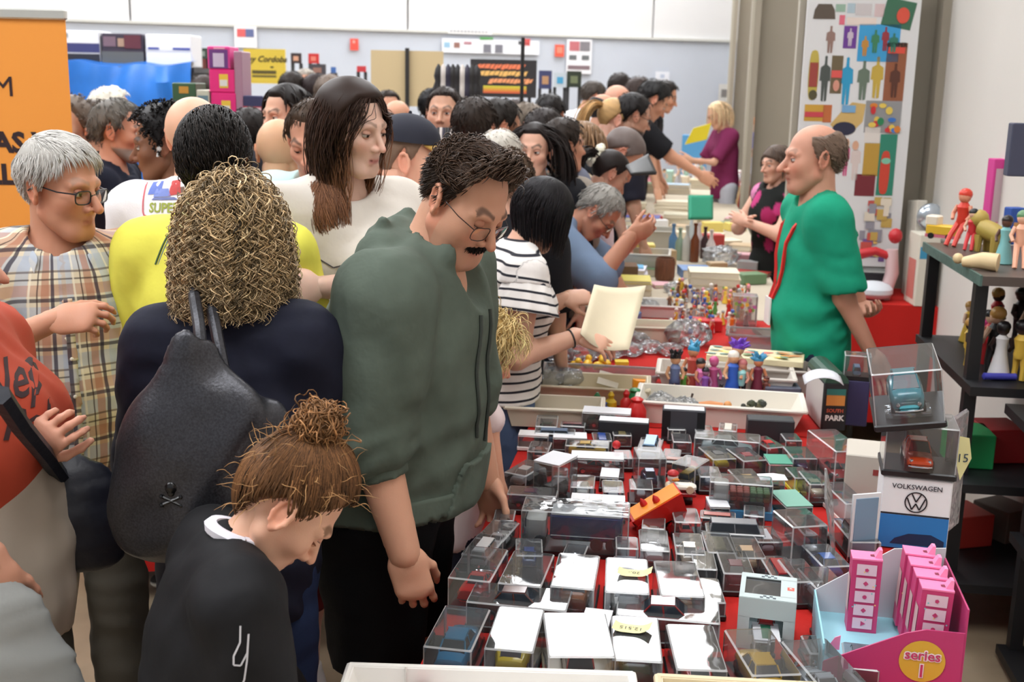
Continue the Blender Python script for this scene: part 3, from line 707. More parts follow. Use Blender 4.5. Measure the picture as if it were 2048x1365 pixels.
def long_hair(col, length=.35, thick=.016, N=260, var=.25, part=0.0, low=.01, colf=None, wave=0, wd=.005, seed=9, cover=0, spread=.7, recede=0, slab=True):
    def f(J, D, P):
        J.add(*hair_cap(thick, recede, col, seed, .05, 40, low=low+.02, var=.15))
        sel = (lambda S: (S[:, 1] < .045+cover))
        r, n = scalp_roots(N, seed, recede, low+.02, thick*.6, sel)
        d = np.stack([n[:, 0]+.5*np.sign(r[:, 0]-part), n[:, 1]*.4-.25, -.2+0*n[:, 2]], 1)
        invn = (np.linalg.inv(D['Rh'])@(D['nb']-D['hc']))/D['s']
        st = 22; coll = [(SC0, SCR+thick*.9), (np.array([0, .0, -.08]), np.array([.066, .07, .06])), (invn+np.array([0, -.01, -.07]), np.array([.19, .10, .095])*spread)]
        dn = np.linalg.inv(D['Rh'])@np.array([0, 0, -1.0])
        def fld(p, t, rr): return dn*(.10+.5*t)
        J.add(*strands(r, d, st, length/st, wd, col, var, 0, coll=coll, jit=.12, seed=seed, field=fld, colf=colf, curl=(wave, 3) if wave else None, tip=.35, sides=4))
    return f
# ------------------------------------------------------------------ clothing details
from mathutils.bvhtree import BVHTree
def bvh_of(o): me = o.data; return BVHTree.FromPolygons([v.co.copy() for v in me.vertices], [tuple(p.vertices) for p in me.polygons])
def decal(D, target, me, origin, right, upv, off=.0025, name='print', depth=.4):
    """lays a flat print (mesh in its own XY plane) onto a garment along the view of its own normal"""
    bv = bvh_of(target); r = Vector(unit(right)); u = Vector(unit(np.asarray(upv)-np.asarray(right)*(np.asarray(upv)@unit(right)))); n = r.cross(u); o = Vector(np.asarray(origin, float))
    bm = bmesh.new(); bm.from_mesh(me)
    L = max((max(v.co[i] for v in bm.verts)-min(v.co[i] for v in bm.verts)) for i in (0, 1))
    bmesh.ops.triangulate(bm, faces=bm.faces[:])
    for _ in range(3):
        lg = [e for e in bm.edges if e.calc_length() > .02]
        if lg: bmesh.ops.subdivide_edges(bm, edges=lg, cuts=1); bmesh.ops.triangulate(bm, faces=[f for f in bm.faces if len(f.verts) > 3])
    miss = []
    for v in bm.verts:
        p = o+r*v.co.x+u*v.co.y; h, nn, i, d = bv.ray_cast(p+n*depth, -n, depth*2); v.co = (h+n*off) if h else p
        if not h: miss.append(v)
    bmesh.ops.delete(bm, geom=miss, context='VERTS')
    me2 = bpy.data.meshes.new(name); bm.to_mesh(me2); bm.free()
    for m in me.materials: me2.materials.append(m)
    return link(name, me2, target)
def surf(D, target, p, d, off=.003):
    bv = bvh_of(target); p = Vector(np.asarray(p, float)); d = Vector(unit(d)); h, n, i, q = bv.ray_cast(p-d*.5, d, 1.0); return np.array(h-d*off) if h else np.array(p)
def patch(D, target, sel, off, name, m=None, col=None):
    """a sewn-on panel: the garment faces that sel keeps, lifted by off with a closed edge"""
    me = target.data; V = np.array([v.co[:] for v in me.vertices]); N = np.array([v.normal[:] for v in me.vertices]); keep = sel(V, N)
    F_ = [tuple(p.vertices) for p in me.polygons if all(keep[i] for i in p.vertices)]
    if not F_: return None
    used = sorted({i for f in F_ for i in f}); mp = {q: i for i, q in enumerate(used)}; n = len(used)
    A = V[used]+N[used]*off; B = V[used]-N[used]*.002; G = [tuple(mp[i] for i in f) for f in F_]; ed = {}
    for f in G:
        for i in range(len(f)): a, b_ = f[i], f[(i+1) % len(f)]; ed[(a, b_)] = ed.get((a, b_), 0)+1
    G += [(b_, a, a+n, b_+n) for (a, b_) in ed if (b_, a) not in ed]
    g4 = np.array([f for f in G if len(f) == 4]); m2 = mesh_np(name, np.concatenate([A, B]), g4, True, None if m else lin(col), [m or CLOTHV]); return link(name, m2, target)
def weave_mat(name, base, bands, rough=.85):
    """woven bands: list of (axis, period, centre, width, colour, strength) on the cloth's own run"""
    if name in MATS: return MATS[name]
    m, t, b_ = _new(name); b_.inputs['Roughness'].default_value = rough; b_.inputs['Specular IOR Level'].default_value = .2
    a = t.nodes.new('ShaderNodeAttribute'); a.attribute_name = 'weave'; sp = t.nodes.new('ShaderNodeSeparateXYZ'); t.links.new(a.outputs['Vector'], sp.inputs[0])
    last = None
    for ax, per, cen, wd, col, st in bands:
        q = t.nodes.new('ShaderNodeMath'); q.operation = 'ADD'; q.inputs[1].default_value = 10*per-cen+per*.5; t.links.new(sp.outputs[ax], q.inputs[0])
        md = t.nodes.new('ShaderNodeMath'); md.operation = 'MODULO'; md.inputs[1].default_value = per; t.links.new(q.outputs[0], md.inputs[0])
        s2 = t.nodes.new('ShaderNodeMath'); s2.operation = 'SUBTRACT'; s2.inputs[1].default_value = per*.5; t.links.new(md.outputs[0], s2.inputs[0])
        ab = t.nodes.new('ShaderNodeMath'); ab.operation = 'ABSOLUTE'; t.links.new(s2.outputs[0], ab.inputs[0])
        mr = t.nodes.new('ShaderNodeMapRange'); mr.inputs[1].default_value = wd*.5-.001; mr.inputs[2].default_value = wd*.5+.001; mr.inputs[3].default_value = st; mr.inputs[4].default_value = 0
        t.links.new(ab.outputs[0], mr.inputs[0])
        mx = t.nodes.new('ShaderNodeMix'); mx.data_type = 'RGBA'; t.links.new(mr.outputs[0], mx.inputs[0]); mx.inputs[7].default_value = tuple(lin(col))+(1,)
        if last is None: mx.inputs[6].default_value = tuple(lin(base))+(1,)
        else: t.links.new(last, mx.inputs[6])
        last = mx.outputs[2]
    t.links.new(last, b_.inputs['Base Color'])
    tc = t.nodes.new('ShaderNodeTexCoord'); n2 = t.nodes.new('ShaderNodeTexNoise'); n2.inputs['Scale'].default_value = 30; t.links.new(tc.outputs['Object'], n2.inputs['Vector'])
    bp = t.nodes.new('ShaderNodeBump'); bp.inputs['Strength'].default_value = .25; bp.inputs['Distance'].default_value = .01; t.links.new(n2.outputs[0], bp.inputs['Height']); t.links.new(bp.outputs[0], b_.inputs['Normal'])
    MATS[name] = m; return m
SK1 = (222, 172, 146); SK2 = (205, 150, 122); SK3 = (188, 132, 104); SKP = (232, 196, 180); SKD = (120, 78, 56)
# ------------------------------------------------------------------ the man in the green hooded top
HOOD = mat('sage_fleece', (88, 98, 88), .9, var=.06, vscale=25, bump=.8, bscale=10, spec=.2)
def hood_extra(D):
    s, nb, up, fw, sr = D['s'], D['nb'], D['up'], D['fwd'], D['sr']; L = []
    rim = []
    for a in np.linspace(-PI, PI, 15)[:-1]:
        y = math.cos(a)*-1; rim.append(nb+sr*(.102*math.sin(a))*s+fw*(.012+.088*math.cos(a+PI))*s+up*(.005-.06*(-y if y < 0 else 0)+.07*max(y, 0))*s)
    for i in range(14): L.append(Cone(rim[i], rim[(i+1) % 14], .024*s, k=.02))
    L += [Cone(nb-fw*.075*s+sr*.09*s+up*.02, nb-fw*.075*s-sr*.09*s+up*.02, .055*s, k=.03), Cone(nb-fw*.10*s-up*.02*s, nb-fw*.115*s-up*.13*s, .085*s, .05*s, fl=fw, q=.5, k=.04),
          Cone(nb-fw*.1*s+up*.035*s+sr*.05*s, nb-fw*.09*s+up*.075*s+sr*.075*s, .03*s, .018*s, k=.02), Cone(nb-fw*.1*s+up*.035*s-sr*.05*s, nb-fw*.09*s+up*.075*s-sr*.075*s, .03*s, .018*s, k=.02)]
    return L
def hood_after(D):
    t = D['top']; s = D['s']; fw, up, sr = D['fwd'], D['up'], D['sr']
    def sel(V, N):
        z = (V-D['waist'])@up; x = np.abs((V-D['waist'])@sr); f = (V-D['waist'])@fw
        return (f > .05) & (z > -.20*s) & (z < .0*s) & (x < np.interp(z, [-.2*s, -.14*s, 0], [.16*s, .15*s, .10*s]))
    patch(D, t, sel, .010, 'pouch_pocket', HOOD)
    patch(D, t, lambda V, N: (V[:, 2] < D['pel'][2]+.035*s) & (np.abs(N[:, 2]) < .8), .006, 'ribbed_hem', HOOD)
    cord = mat('dark_sage_cord', (60, 66, 60), .8)
    for x, ln in ((-.035, .30), (.04, .27)):
        pts = []
        for q in np.linspace(0, 1, 10): pts.append(surf(D, t, D['nb']+sr*(x+.02*math.sin(q*3))*s+up*(-.07-ln*q)*s+fw*.1, -fw, .004))
        b_ = MB(); b_.tube([tuple(p) for p in pts], .004, 6); b_.obj('drawstring', t, cord, smooth=True)
    for k in (-1, 1):                                  # ribbed cuffs and the ribbed hem
        el, wr = D['arms'][k]; a = el+(wr-el)*.12; b2 = el+(wr-el)*.34; Fd = Fld([Cone(a, b2, .060*s, .056*s, flat=True)], .008, .02); Fd.cut(a, a-b2); V, Q = Fd.mesh()
        link('cuff', mesh_np('cuff', V, Q, True, None, [HOOD]), t)
def quiff(col):
    def f(J, D, P):
        top = lambda S, N: .006*sstep(.055, .11, S[:, 2])*sstep(-.10, .0, S[:, 1])
        J.add(*hair_cap(.007, .010, (46, 34, 27), 3, .10, 34, top=top, var=.3))
        vol = [(np.array([.004, .010, .066]), np.array([.086, .106, .086])), HEADCOLL]
        r, n = scalp_roots(1900, 4, .012, 0, .012, lambda S: S[:, 2] > .04)
        d = np.stack([n[:, 0]*.8+.25, .25*n[:, 1]-.2, n[:, 2]+.5], 1)
        fl = lambda p, t, rr: np.stack([.22*np.sin(p[:, 1]*45+p[:, 2]*20), -.20+.5*sstep(.02, .07, p[:, 1]), -.02-.35*t+0*p[:, 0]], 1)
        cf = lambda C, s, u: C*(.75+.5*u+.25*s)
        J.add(*strands(r, d, 13, .0058, .0015, (66, 49, 38), .3, 0, coll=vol, jit=.2, seed=8, field=fl, wobble=.06, colf=cf, hug=.6))
        r, n = scalp_roots(260, 14, .012, 0, .012, lambda S: (S[:, 2] > .07) & (S[:, 1] > .02))
        J.add(*strands(r, n*.3+np.array([.35, .5, .9]), 14, .0058, .0013, (84, 64, 50), .3, 0, coll=vol, jit=.2, seed=18, field=lambda p, t, rr: np.array([.14, .02, -.16*t]), wobble=.05))
        r, n = scalp_roots(1300, 5, .004, .0, .005, lambda S: (S[:, 2] < .06) & (S[:, 1] < .06))
        J.add(*strands(r, n*.2+np.array([0, -.35, -.5]), 6, .0040, .0012, (54, 40, 31), .3, .05, coll=[(SC0, SCR+.006)], jit=.2, seed=9))
    return f
def moustache(D):
    b_ = Join(); sc = D['s']*D['hs']
    r = np.random.default_rng(3); n = 170; x = r.uniform(-.027, .027, n); root = np.stack([x, .0965-.35*np.abs(x), -.0525-.14*np.abs(x)+r.normal(size=n)*.0022], 1)
    d = np.stack([x*26, .25+0*x, -.45+0*x], 1)
    V, Q, C = strands(root, d, 5, .0028, .0014, (28, 20, 17), .3, .05, jit=.2, seed=4); b_.add(V, Q, C)
    V = np.concatenate(b_.V); b_.V = [D['hc']+(V*sc)@D['Rh'].T]; link('moustache', b_.mesh('moustache', HAIRM), D['root']); b_ = Join()
    n = 120; a = r.uniform(-1.35, 1.35, n); root = np.stack([.046*np.sin(a), .03+.054*np.cos(a), -.112+.006*np.abs(a)+r.normal(size=n)*.002], 1); d = np.stack([np.sin(a), np.cos(a), -1.2+0*a], 1)
    V, Q, C = strands(root, d, 4, .003, .0014, (34, 24, 20), .3, .05, jit=.2, seed=5); b_.add(V, Q, C)
    V = np.concatenate(b_.V); b_.V = [D['hc']+(V*sc)@D['Rh'].T]; link('chin_beard', b_.mesh('chin_beard', HAIRM), D['root'])
MAIN = {}
MAIN['hoodie'] = make_person('dark-haired man with moustache and glasses in a sage green hoodie looking down', (930, 404), 2.42, 104, hy=26, hp=34, hr=-4, lean=12, w=1.22, belly=.9, fat=1.0, neck=1.25, hs=.97,
    skin=(214, 160, 132), hair=(40, 28, 22), lip=(178, 104, 96), gaze=38, lid=2, hres=.0033, res=.011, handres=.0042, armr=1.3, shw=.2, stubble=.18, nose=1.1, brow=(50, 36, 30), browd=.75,
    L=(3, 6, 8), R=(6, -4, 22), handR=dict(curl=(.5, .55, .6, .6), back=(.9, .4, .2), thumb=.7), handL=dict(curl=(.5, .5, .5, .5)),
    top=dict(name='hooded_sweatshirt', mat=HOOD, inf=.024, sinf=.012, sleeve=1.22, hem=.02, fold=.010, ff=20, wr=.0065, res=.0085, extra=(hood_extra,), subs=(lambda D: [Cone(D['nb']+D['up']*.07+D['fwd']*.06, D['nb']+D['up']*.01+D['fwd']*.17, .088, .08)],), neck=.082, cuff=.010),
    bottom=dict(name='shorts', col=(14, 14, 17), inf=.035, end=.52, fold=.006, res=.011), shoes=(60, 60, 62), hairf=quiff((60, 44, 34)), glasses=((52, 34, 30), .050, .034, .0011, .010), after=(hood_after, moustache))
# ------------------------------------------------------------------ grey-haired man in the plaid shirt
PLAID = weave_mat('plaid_shirting', (224, 212, 186), [(0, .118, .0, .030, (178, 190, 206), .65), (1, .118, .02, .034, (172, 184, 202), .6), (0, .118, .055, .022, (176, 108, 80), .62), (1, .118, .075, .026, (176, 112, 86), .55),
    (0, .118, .034, .010, (52, 46, 66), .85), (1, .118, .052, .009, (52, 46, 62), .8), (0, .118, .076, .004, (60, 44, 44), .8), (1, .118, .100, .004, (60, 44, 44), .75), (0, .118, .098, .006, (240, 232, 212), .7), (1, .118, .0, .005, (74, 58, 62), .7)])
def grey_short(J, D, P):
    top = lambda S, N: .005*sstep(.02, .10, S[:, 2])
    J.add(*hair_cap(.009, .002, (172, 168, 162), 6, .12, 50, top=top, var=.14, low=.004))
    r, n = scalp_roots(3000, 6, .0, .004, .010)
    d = np.stack([n[:, 0]*.5-.45*np.maximum(n[:, 2], 0), .55*np.maximum(n[:, 2], 0)+.25*n[:, 1]-.15, -.5+.45*n[:, 2]], 1)
    J.add(*strands(r, n*.15+d, 9, .0046, .0013, (200, 197, 192), .16, .04, coll=[(SC0+[0, 0, .003], SCR+[.010, .009, .015])], jit=.07, seed=6, hug=.12, lnf=lambda q: np.clip((q[:, 2]+.01)/.08, .3, 1)))
def plaid_after(D):
    t = D['top']; s = D['s']; nb, up, fw, sr = D['nb'], D['up'], D['fwd'], D['sr']
    for k in (-1, 1):                                  # collar leaves
        P0 = [nb-fw*.075*s+sr*.0*k, nb-fw*.04*s+sr*.082*k*s, nb+fw*.04*s+sr*.092*k*s-up*.005*s, nb+fw*.115*s+sr*.05*k*s-up*.05*s]
        b_ = MB(); V = []; 
        for i, p in enumerate(P0):
            o_ = sr*k*.018*s+(fw*.012*s if i > 1 else -fw*.014*s*(i == 0)); V += [tuple(p+up*.052*s), tuple(p+o_+up*.034*s), tuple(p+o_*1.5-up*(.0 if i < 3 else .03)*s)]
        Fs = []
        for i in range(3):
            for j in range(2): q = i*3+j; Fs.append((q, q+1, q+4, q+3))
        b_.add(V, Fs); me = b_.mesh('collar', PLAID, smooth=True)
        at = me.attributes.new('weave', 'FLOAT_VECTOR', 'POINT'); at.data.foreach_set('vector', np.array([(j % 3*.02, j//3*.05, 0) for j in range(len(V))], np.float32).ravel())
        o = link('collar', me, t); md = o.modifiers.new('thick', 'SOLIDIFY'); md.thickness = .004; md2 = o.modifiers.new('round', 'SUBSURF'); md2.levels = md2.render_levels = 2
    sel = lambda V, N: (np.abs((V-D['chest'])@sr+.0) < .016) & ((V-D['chest'])@fw > .03) & ((V-nb)@up < -.10*s)
    pk = patch(D, t, sel, .004, 'button_placket', PLAID)
    if pk:
        n_ = len(pk.data.vertices); V = np.array([v.co[:] for v in pk.data.vertices], np.float32); at = pk.data.attributes.new('weave', 'FLOAT_VECTOR', 'POINT'); at.data.foreach_set('vector', np.stack([V[:, 0]+.03, V[:, 2], 0*V[:, 0]], 1).ravel())
    for i in range(5):
        p = surf(D, t, D['nb']-up*(.16+.095*i)*s, -fw, .006); b_ = MB(); b_.sphere(tuple(p), .005, 8); b_.obj('button', t, cmat((235, 228, 215), .3), smooth=True)
    p = D['waist']; b_ = MB(); pts = [tuple(p-up*.10*s+sr*.178*s*math.cos(a)*1.04+fw*(.01+.145*math.sin(a))*s) for a in np.linspace(0, 2*PI, 33)]; b_.tube(pts, .014, 6, cap=False); b_.obj('belt', D['root'], cmat((52, 34, 26), .5), smooth=True)
MAIN['plaid'] = make_person('grey-haired man with black glasses in a plaid short-sleeved shirt', (122, 376), 2.84, 152, hy=-42, hp=8, lean=3, w=1.12, belly=.5, fat=.35, hs=1.04, neck=1.15,
    skin=(206, 148, 120), hair=(190, 186, 180), brow=(150, 130, 115), browd=.45, hres=.0035, res=.011, handres=.0045, gaze=14, lid=14, lip=(170, 100, 90), nose=1.2, armr=1.05,
    R=dict(to=(112, 640, 2.56), hint=(1, .2, -1)), handR=dict(dirw=(.95, -.05, .12), backw=(-.1, -.75, .6), curl=(.5, .62, .7, .78), thumb=.5), L=(8, -2, 14), handL=dict(curl=(.4, .45, .5, .5)),
    top=dict(name='plaid_shirt', mat=PLAID, weave=True, inf=.020, sinf=.022, sleeve=.92, hem=.10, fold=.007, ff=22, res=.010, neck=.075, vneck=.2, cuff=.028),
    bottom=dict(name='trousers', col=(78, 74, 66), inf=.018, end=.05, fold=.008, flare=.02), shoes=(40, 34, 30), hairf=grey_short, glasses=((24, 24, 30), .048, .033, .0019, .004), after=(plaid_after,))
# ------------------------------------------------------------------ woman with long curls and a navy blazer
def curls(J, D, P):
    J.add(*hair_cap(.016, 0, (96, 70, 44), 4, .2, 45, low=.03, var=.35))
    dn = np.linalg.inv(D['Rh'])@np.array([0, 0, -1.0])
    invn = (np.linalg.inv(D['Rh'])@(D['nb']-D['hc']))/D['s']
    fld = lambda p, t, rr: dn*(.28 if t < .25 else .6)+.05*(p-SC0)*[1, 1, 0]/.1*(t < .6)
    lnf = lambda r: np.clip((r[:, 2]+.16)/.33, .3, .82)
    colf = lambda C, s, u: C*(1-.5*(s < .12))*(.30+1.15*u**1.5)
    coll = [(SC0, SCR+.016), (np.array([0, -.03, -.06]), np.array([.088, .098, .11])), (invn+np.array([0, -.02, -.075]), np.array([.20, .115, .09]))]
    r, n = scalp_roots(2100, 7, -.004, .03, .012)
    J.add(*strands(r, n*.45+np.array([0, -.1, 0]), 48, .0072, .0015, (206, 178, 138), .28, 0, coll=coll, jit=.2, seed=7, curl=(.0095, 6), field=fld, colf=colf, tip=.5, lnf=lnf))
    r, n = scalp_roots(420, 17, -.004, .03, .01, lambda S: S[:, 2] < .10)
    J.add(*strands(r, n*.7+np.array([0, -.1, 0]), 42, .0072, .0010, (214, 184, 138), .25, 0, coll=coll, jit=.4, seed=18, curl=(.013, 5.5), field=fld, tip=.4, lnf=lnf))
NAVY = mat('navy_wool', (24, 26, 42), .8, var=.1, vscale=40, bump=.5, bscale=9, spec=.25)
def blazer_after(D):
    b_ = MB(); nb, fw, sr, up, s = D['nb'], D['fwd'], D['sr'], D['up'], D['s']
    p1 = surf(D, D['top'], D['chest']+up*.05, fw, .0); pts = [surf(D, D['top'], D['waist']+up*(z*s)-fw*.0, fw, .001) for z in np.linspace(.30, -.2, 12)]
    b_.tube([tuple(p) for p in pts], .0022, 5); b_.obj('back_seam', D['top'], mat('navy_thread', (16, 17, 28), .9))
MAIN['curly'] = make_person('woman with long blonde curls in a navy blazer seen from behind', (468, 482), 2.22, 2, hs=.95, hy=2, hp=4, lean=2, w=.86, fem=1, skin=SK1, hair=(150, 115, 75), noeye=1, hres=.007, res=.011, armr=.92,
    L=(10, 6, 74, 20), R=(6, 14, 76, 20), shw=.168, top=dict(name='blazer', mat=NAVY, inf=.018, sinf=.014, sleeve=1.92, hem=.12, fold=.007, ff=18, res=.010, neck=.07, cuff=.028),
    bottom=dict(name='jeans', col=(38, 52, 84), inf=.012, end=.05, fold=.006), shoes=(216, 214, 212), hairf=curls, after=(blazer_after,))
# ------------------------------------------------------------------ boy with the messy bun
def bun_hair(J, D, P):
    top = lambda S, N: .014*sstep(.03, .1, S[:, 2])
    J.add(*hair_cap(.006, .0, (120, 84, 54), 6, .10, 60, top=top, var=.3))
    bc = np.array([-.0, -.085, .140])
    r, n = scalp_roots(2600, 21, .0, .0, .010); to = bc-r; to /= np.linalg.norm(to, axis=1)[:, None]
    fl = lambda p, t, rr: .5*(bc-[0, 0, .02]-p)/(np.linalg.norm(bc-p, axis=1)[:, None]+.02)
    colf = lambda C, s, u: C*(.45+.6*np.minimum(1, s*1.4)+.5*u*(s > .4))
    ds = lambda q: np.clip(np.linalg.norm(bc-q, axis=1)/.13, .5, 1.25)
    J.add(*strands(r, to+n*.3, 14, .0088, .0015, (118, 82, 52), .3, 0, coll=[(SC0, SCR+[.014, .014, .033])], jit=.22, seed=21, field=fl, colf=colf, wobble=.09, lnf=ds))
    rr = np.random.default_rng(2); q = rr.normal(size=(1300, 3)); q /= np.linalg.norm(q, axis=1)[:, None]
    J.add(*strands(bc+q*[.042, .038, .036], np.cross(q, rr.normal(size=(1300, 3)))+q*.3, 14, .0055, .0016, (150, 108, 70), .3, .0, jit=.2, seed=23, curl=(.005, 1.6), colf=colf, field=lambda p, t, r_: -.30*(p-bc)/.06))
    r, n = scalp_roots(110, 25, .0, .0, .01)
    J.add(*strands(r, n*.8+np.array([0, .1, .3]), 12, .005, .0008, (190, 146, 98), .2, .05, jit=.4, seed=26, wobble=.2))
BLACKT = mat('black_jersey', (20, 20, 23), .75, spec=.3, var=.1, vscale=30, bump=.5, bscale=9)
def boy_after(D):
    s = D['s']; t = D['top']; nb, fw, sr, up = D['nb'], D['fwd'], D['sr'], D['up']
    pts = [tuple(nb+sr*.060*s*math.cos(a)+fw*(.008+.064*math.sin(a))*s+up*(.050-.012*math.sin(a))*s) for a in np.linspace(0, 2*PI, 25)]
    b_ = MB(); b_.tube(pts, .011*s/.7, 6, cap=False); b_.obj('white_collar', t, cmat((232, 230, 240), .8), smooth=True)
    w = MB(); pl = [(0, .045), (-.004, .02), (-.016, .0), (-.018, -.014), (-.008, -.016), (.004, .002), (.010, .03), (.002, -.01), (-.006, -.04), (-.012, -.05)]
    for i in range(len(pl)-1):
        a, c = np.array(pl[i]), np.array(pl[i+1]); n_ = unit([-(c-a)[1], (c-a)[0]])*.0014; w.add([(*(a-n_), 0), (*(c-n_), 0), (*(c+n_), 0), (*(a+n_), 0)], [(0, 1, 2, 3)])
    decal(D, t, w.mesh('mark', cmat((205, 205, 210), .6)), D['toloc'](W(484, 1284, 1.62)), Rz(-0.)@D['Rw'].T@np.array([.92, .3, .1]), D['Rw'].T@np.array([0, .12, .99]), name='embroidered_mark')
MAIN['boy'] = make_person('child with a messy brown bun in a black top bending over the table', (572, 1010), 1.78, 66, hy=10, hp=54, hr=0, lean=13, H=None, w=.84, skin=(226, 176, 148), hair=(110, 78, 50), hres=.004, res=.010, noeye=1, childface=1, hs=1.22, shw=.165, neck=.95,
    L=(8, 10, 20), R=(8, 6, 20), top=dict(name='long_sleeved_top', mat=BLACKT, inf=.018, sinf=.02, sleeve=1.9, hem=.10, fold=.008, ff=20, res=.009, neck=.062),
    bottom=dict(name='trousers', col=(30, 32, 42), end=.05), shoes=(200, 200, 200), hairf=bun_hair, after=(boy_after,))
# ------------------------------------------------------------------ young person with long brown hair, white printed tee
def long_brown(J, D, P):
    top = lambda S, N: .008*sstep(.0, .1, S[:, 2])
    J.add(*hair_cap(.010, -.002, (46, 32, 26), 5, .05, 30, top=top, var=.15, low=.02))
    cf = lambda C, s, u: C*(1-sstep(.35, .8, s))+lin((150, 104, 76))*(.5+.7*u)*sstep(.35, .8, s)
    invn = (np.linalg.inv(D['Rh'])@(D['nb']-D['hc']))/D['s']; dn = np.linalg.inv(D['Rh'])@np.array([0, 0, -1.0])
    coll = [(SC0, SCR+.010), (np.array([0, .0, -.075]), np.array([.062, .06, .075])), (invn+np.array([0, -.02, -.085]), np.array([.18, .122, .125]))]
    r, n = scalp_roots(2000, 31, -.002, .02, .009)
    d = np.stack([n[:, 0]*.2+.15*np.sign(r[:, 0]), -.2+.0*n[:, 1], -.1-.6*(1-n[:, 2])], 1)
    J.add(*strands(r, d, 26, .0185, .0016, (58, 40, 32), .25, 0, coll=coll+[(np.array([0, .075, -.02]), np.array([.075, .05, .09]))], jit=.10, seed=31, hug=.08, field=lambda p, t, rr: dn*(.25+.3*t)+np.array([0, -.05*(t < .4), 0]), colf=cf, curl=(.006, 2.2), tip=.4, lnf=lambda q: np.clip((q[:, 2]+.32)/.42, .6, 1.05)))
TEE = mat('off_white_cotton', (226, 218, 208), .85, bump=.5, bscale=10, spec=.2)
def tee_after(D):
    t = D['top']; s = D['s']; fw, up, sr = D['fwd'], D['up'], D['sr']
    ink = cmat((88, 82, 84), .8); c = D['chest']
    def curve(pts, w=.0018, m=ink):
        b_ = MB()
        for i in range(len(pts)-1):
            a, e = np.array(pts[i], float), np.array(pts[i+1], float); n_ = unit([-(e-a)[1], (e-a)[0]])*w; b_.add([(*(a-n_), 0), (*(e-n_), 0), (*(e+n_), 0), (*(a+n_), 0)], [(0, 1, 2, 3)])
        decal(D, t, b_.mesh('line', m), c+up*.03*s, -sr, up, name='printed_line')
    curve([(-.12, .02), (-.08, -.005), (-.05, .01), (-.02, -.02), (.03, -.015)]); curve([(-.10, -.04), (-.04, -.055), (.0, -.045), (.04, -.05), (.07, -.06)])
    for poly, col in (([(.034, .06), (.04, .02), (.055, -.035), (.046, -.03), (.03, .02)], (226, 206, 60)), ([(.0, .0), (.02, .004), (.02, -.004), (.004, -.008)], (226, 206, 60))):
        b_ = MB(); b_.add([(x, y, 0) for x, y in poly], [tuple(range(len(poly)))]); decal(D, t, b_.mesh('shape', cmat(col, .8)), c+up*.03*s, -sr, up, name='printed_shape')
MAIN['tee'] = make_person('young person with shoulder-length brown hair in an off-white printed tee', (704, 258), 3.08, 146, hs=.93, hy=-22, hp=10, hr=2, lean=7, w=.90, skin=(232, 192, 172), hair=(46, 32, 26), hres=.0038, res=.012, handres=.005, gaze=16, lid=10, lip=(190, 112, 110), lipw=.9, iris=(60, 40, 30), nose=.92, neck=.9, brow=(110, 84, 70), browd=.6, shw=.178, shz=.06,
    L=dict(to=(628, 575, 2.75), hint=(-.9, -.3, -.6)), R=(8, 6, 40), handL=dict(curl=(.5, .5, .5, .5)), top=dict(name='printed_tee', mat=TEE, inf=.016, sinf=.02, sleeve=.95, hem=.16, fold=.006, ff=18, neck=.07, cuff=.03),
    bottom=dict(name='trousers', col=(96, 30, 32), inf=.016, end=.30, fold=.006), shoes=(222, 220, 218), hairf=long_brown, after=(tee_after,))
# ------------------------------------------------------------------ the rest of the crowd
TX = lambda m: dict(mat=m)
def crowd(label, head, Y, yaw, style, skin, top, **k):
    d = dict(res=.017, hres=.0075, handres=.009, skin=skin, hairf=style, bottom=dict(col=k.pop('bcol', (52, 56, 70)), end=.05), shoes=(60, 58, 58)); nm = k.pop('topname', 't_shirt')
    tp = dict(name=nm, inf=.016, sinf=.018, sleeve=.9, hem=.12, fold=.006, ff=18, neck=.072, cuff=.028)
    if isinstance(top, dict): tp.update(top)
    else: tp['col'] = top
    d['top'] = tp; d.update(k); return make_person(label, (head[0], head[1]+115/Y), Y, yaw, **d)
STRIPE = weave_mat('striped_jersey', (238, 232, 228), [(1, .029, .0145, .0075, (40, 40, 48), 1)])
# --- yellow shirt
def yel_after(D):
    for x0 in (-1, 1):
        pts = [surf(D, D['top'], D['nb']+D['sr']*(x0*(.085+.03*q))*D['s']+D['up']*(-.0-.075*q)*D['s'], D['fwd'], .002) for q in np.linspace(0, 1, 8)]
        for o_, c in ((0, (70, 100, 70)), (.008, (90, 120, 130))):
            b_ = MB(); b_.tube([tuple(p+D['sr']*o_) for p in pts], .0022, 5); b_.obj('piping', D['top'], cmat(c, .7))
YEL = mat('yellow_jersey', (232, 226, 92), .8, bump=.6, bscale=9, spec=.25)
def black_comb(J, D, P):
    J.add(*hair_cap(.010, 0, (24, 20, 18), 5, .12, 45, top=lambda S, N: .008*sstep(.05, .11, S[:, 2]), var=.3, low=.02))
    r, n = scalp_roots(2200, 41, 0, .02, .014); d = np.stack([n[:, 0]*.5+.2, -.5+.0*n[:, 1], -.55+.7*n[:, 2]], 1)
    J.add(*strands(r, d, 8, .0056, .0013, (34, 28, 25), .45, .03, hug=.3, coll=[(SC0+[0, 0, .004], SCR+[.016, .016, .026])], jit=.14, seed=41))
MAIN['yellow'] = crowd('man with combed black hair in a bright yellow shirt seen from behind', (432, 292), 2.85, 8, black_comb, SK1, dict(mat=YEL, sleeve=1.9, inf=.018), topname='long_sleeved_shirt', res=.012, hres=.005, noeye=1, after=(yel_after,), L=(10, 12, 20), R=(8, 14, 30))
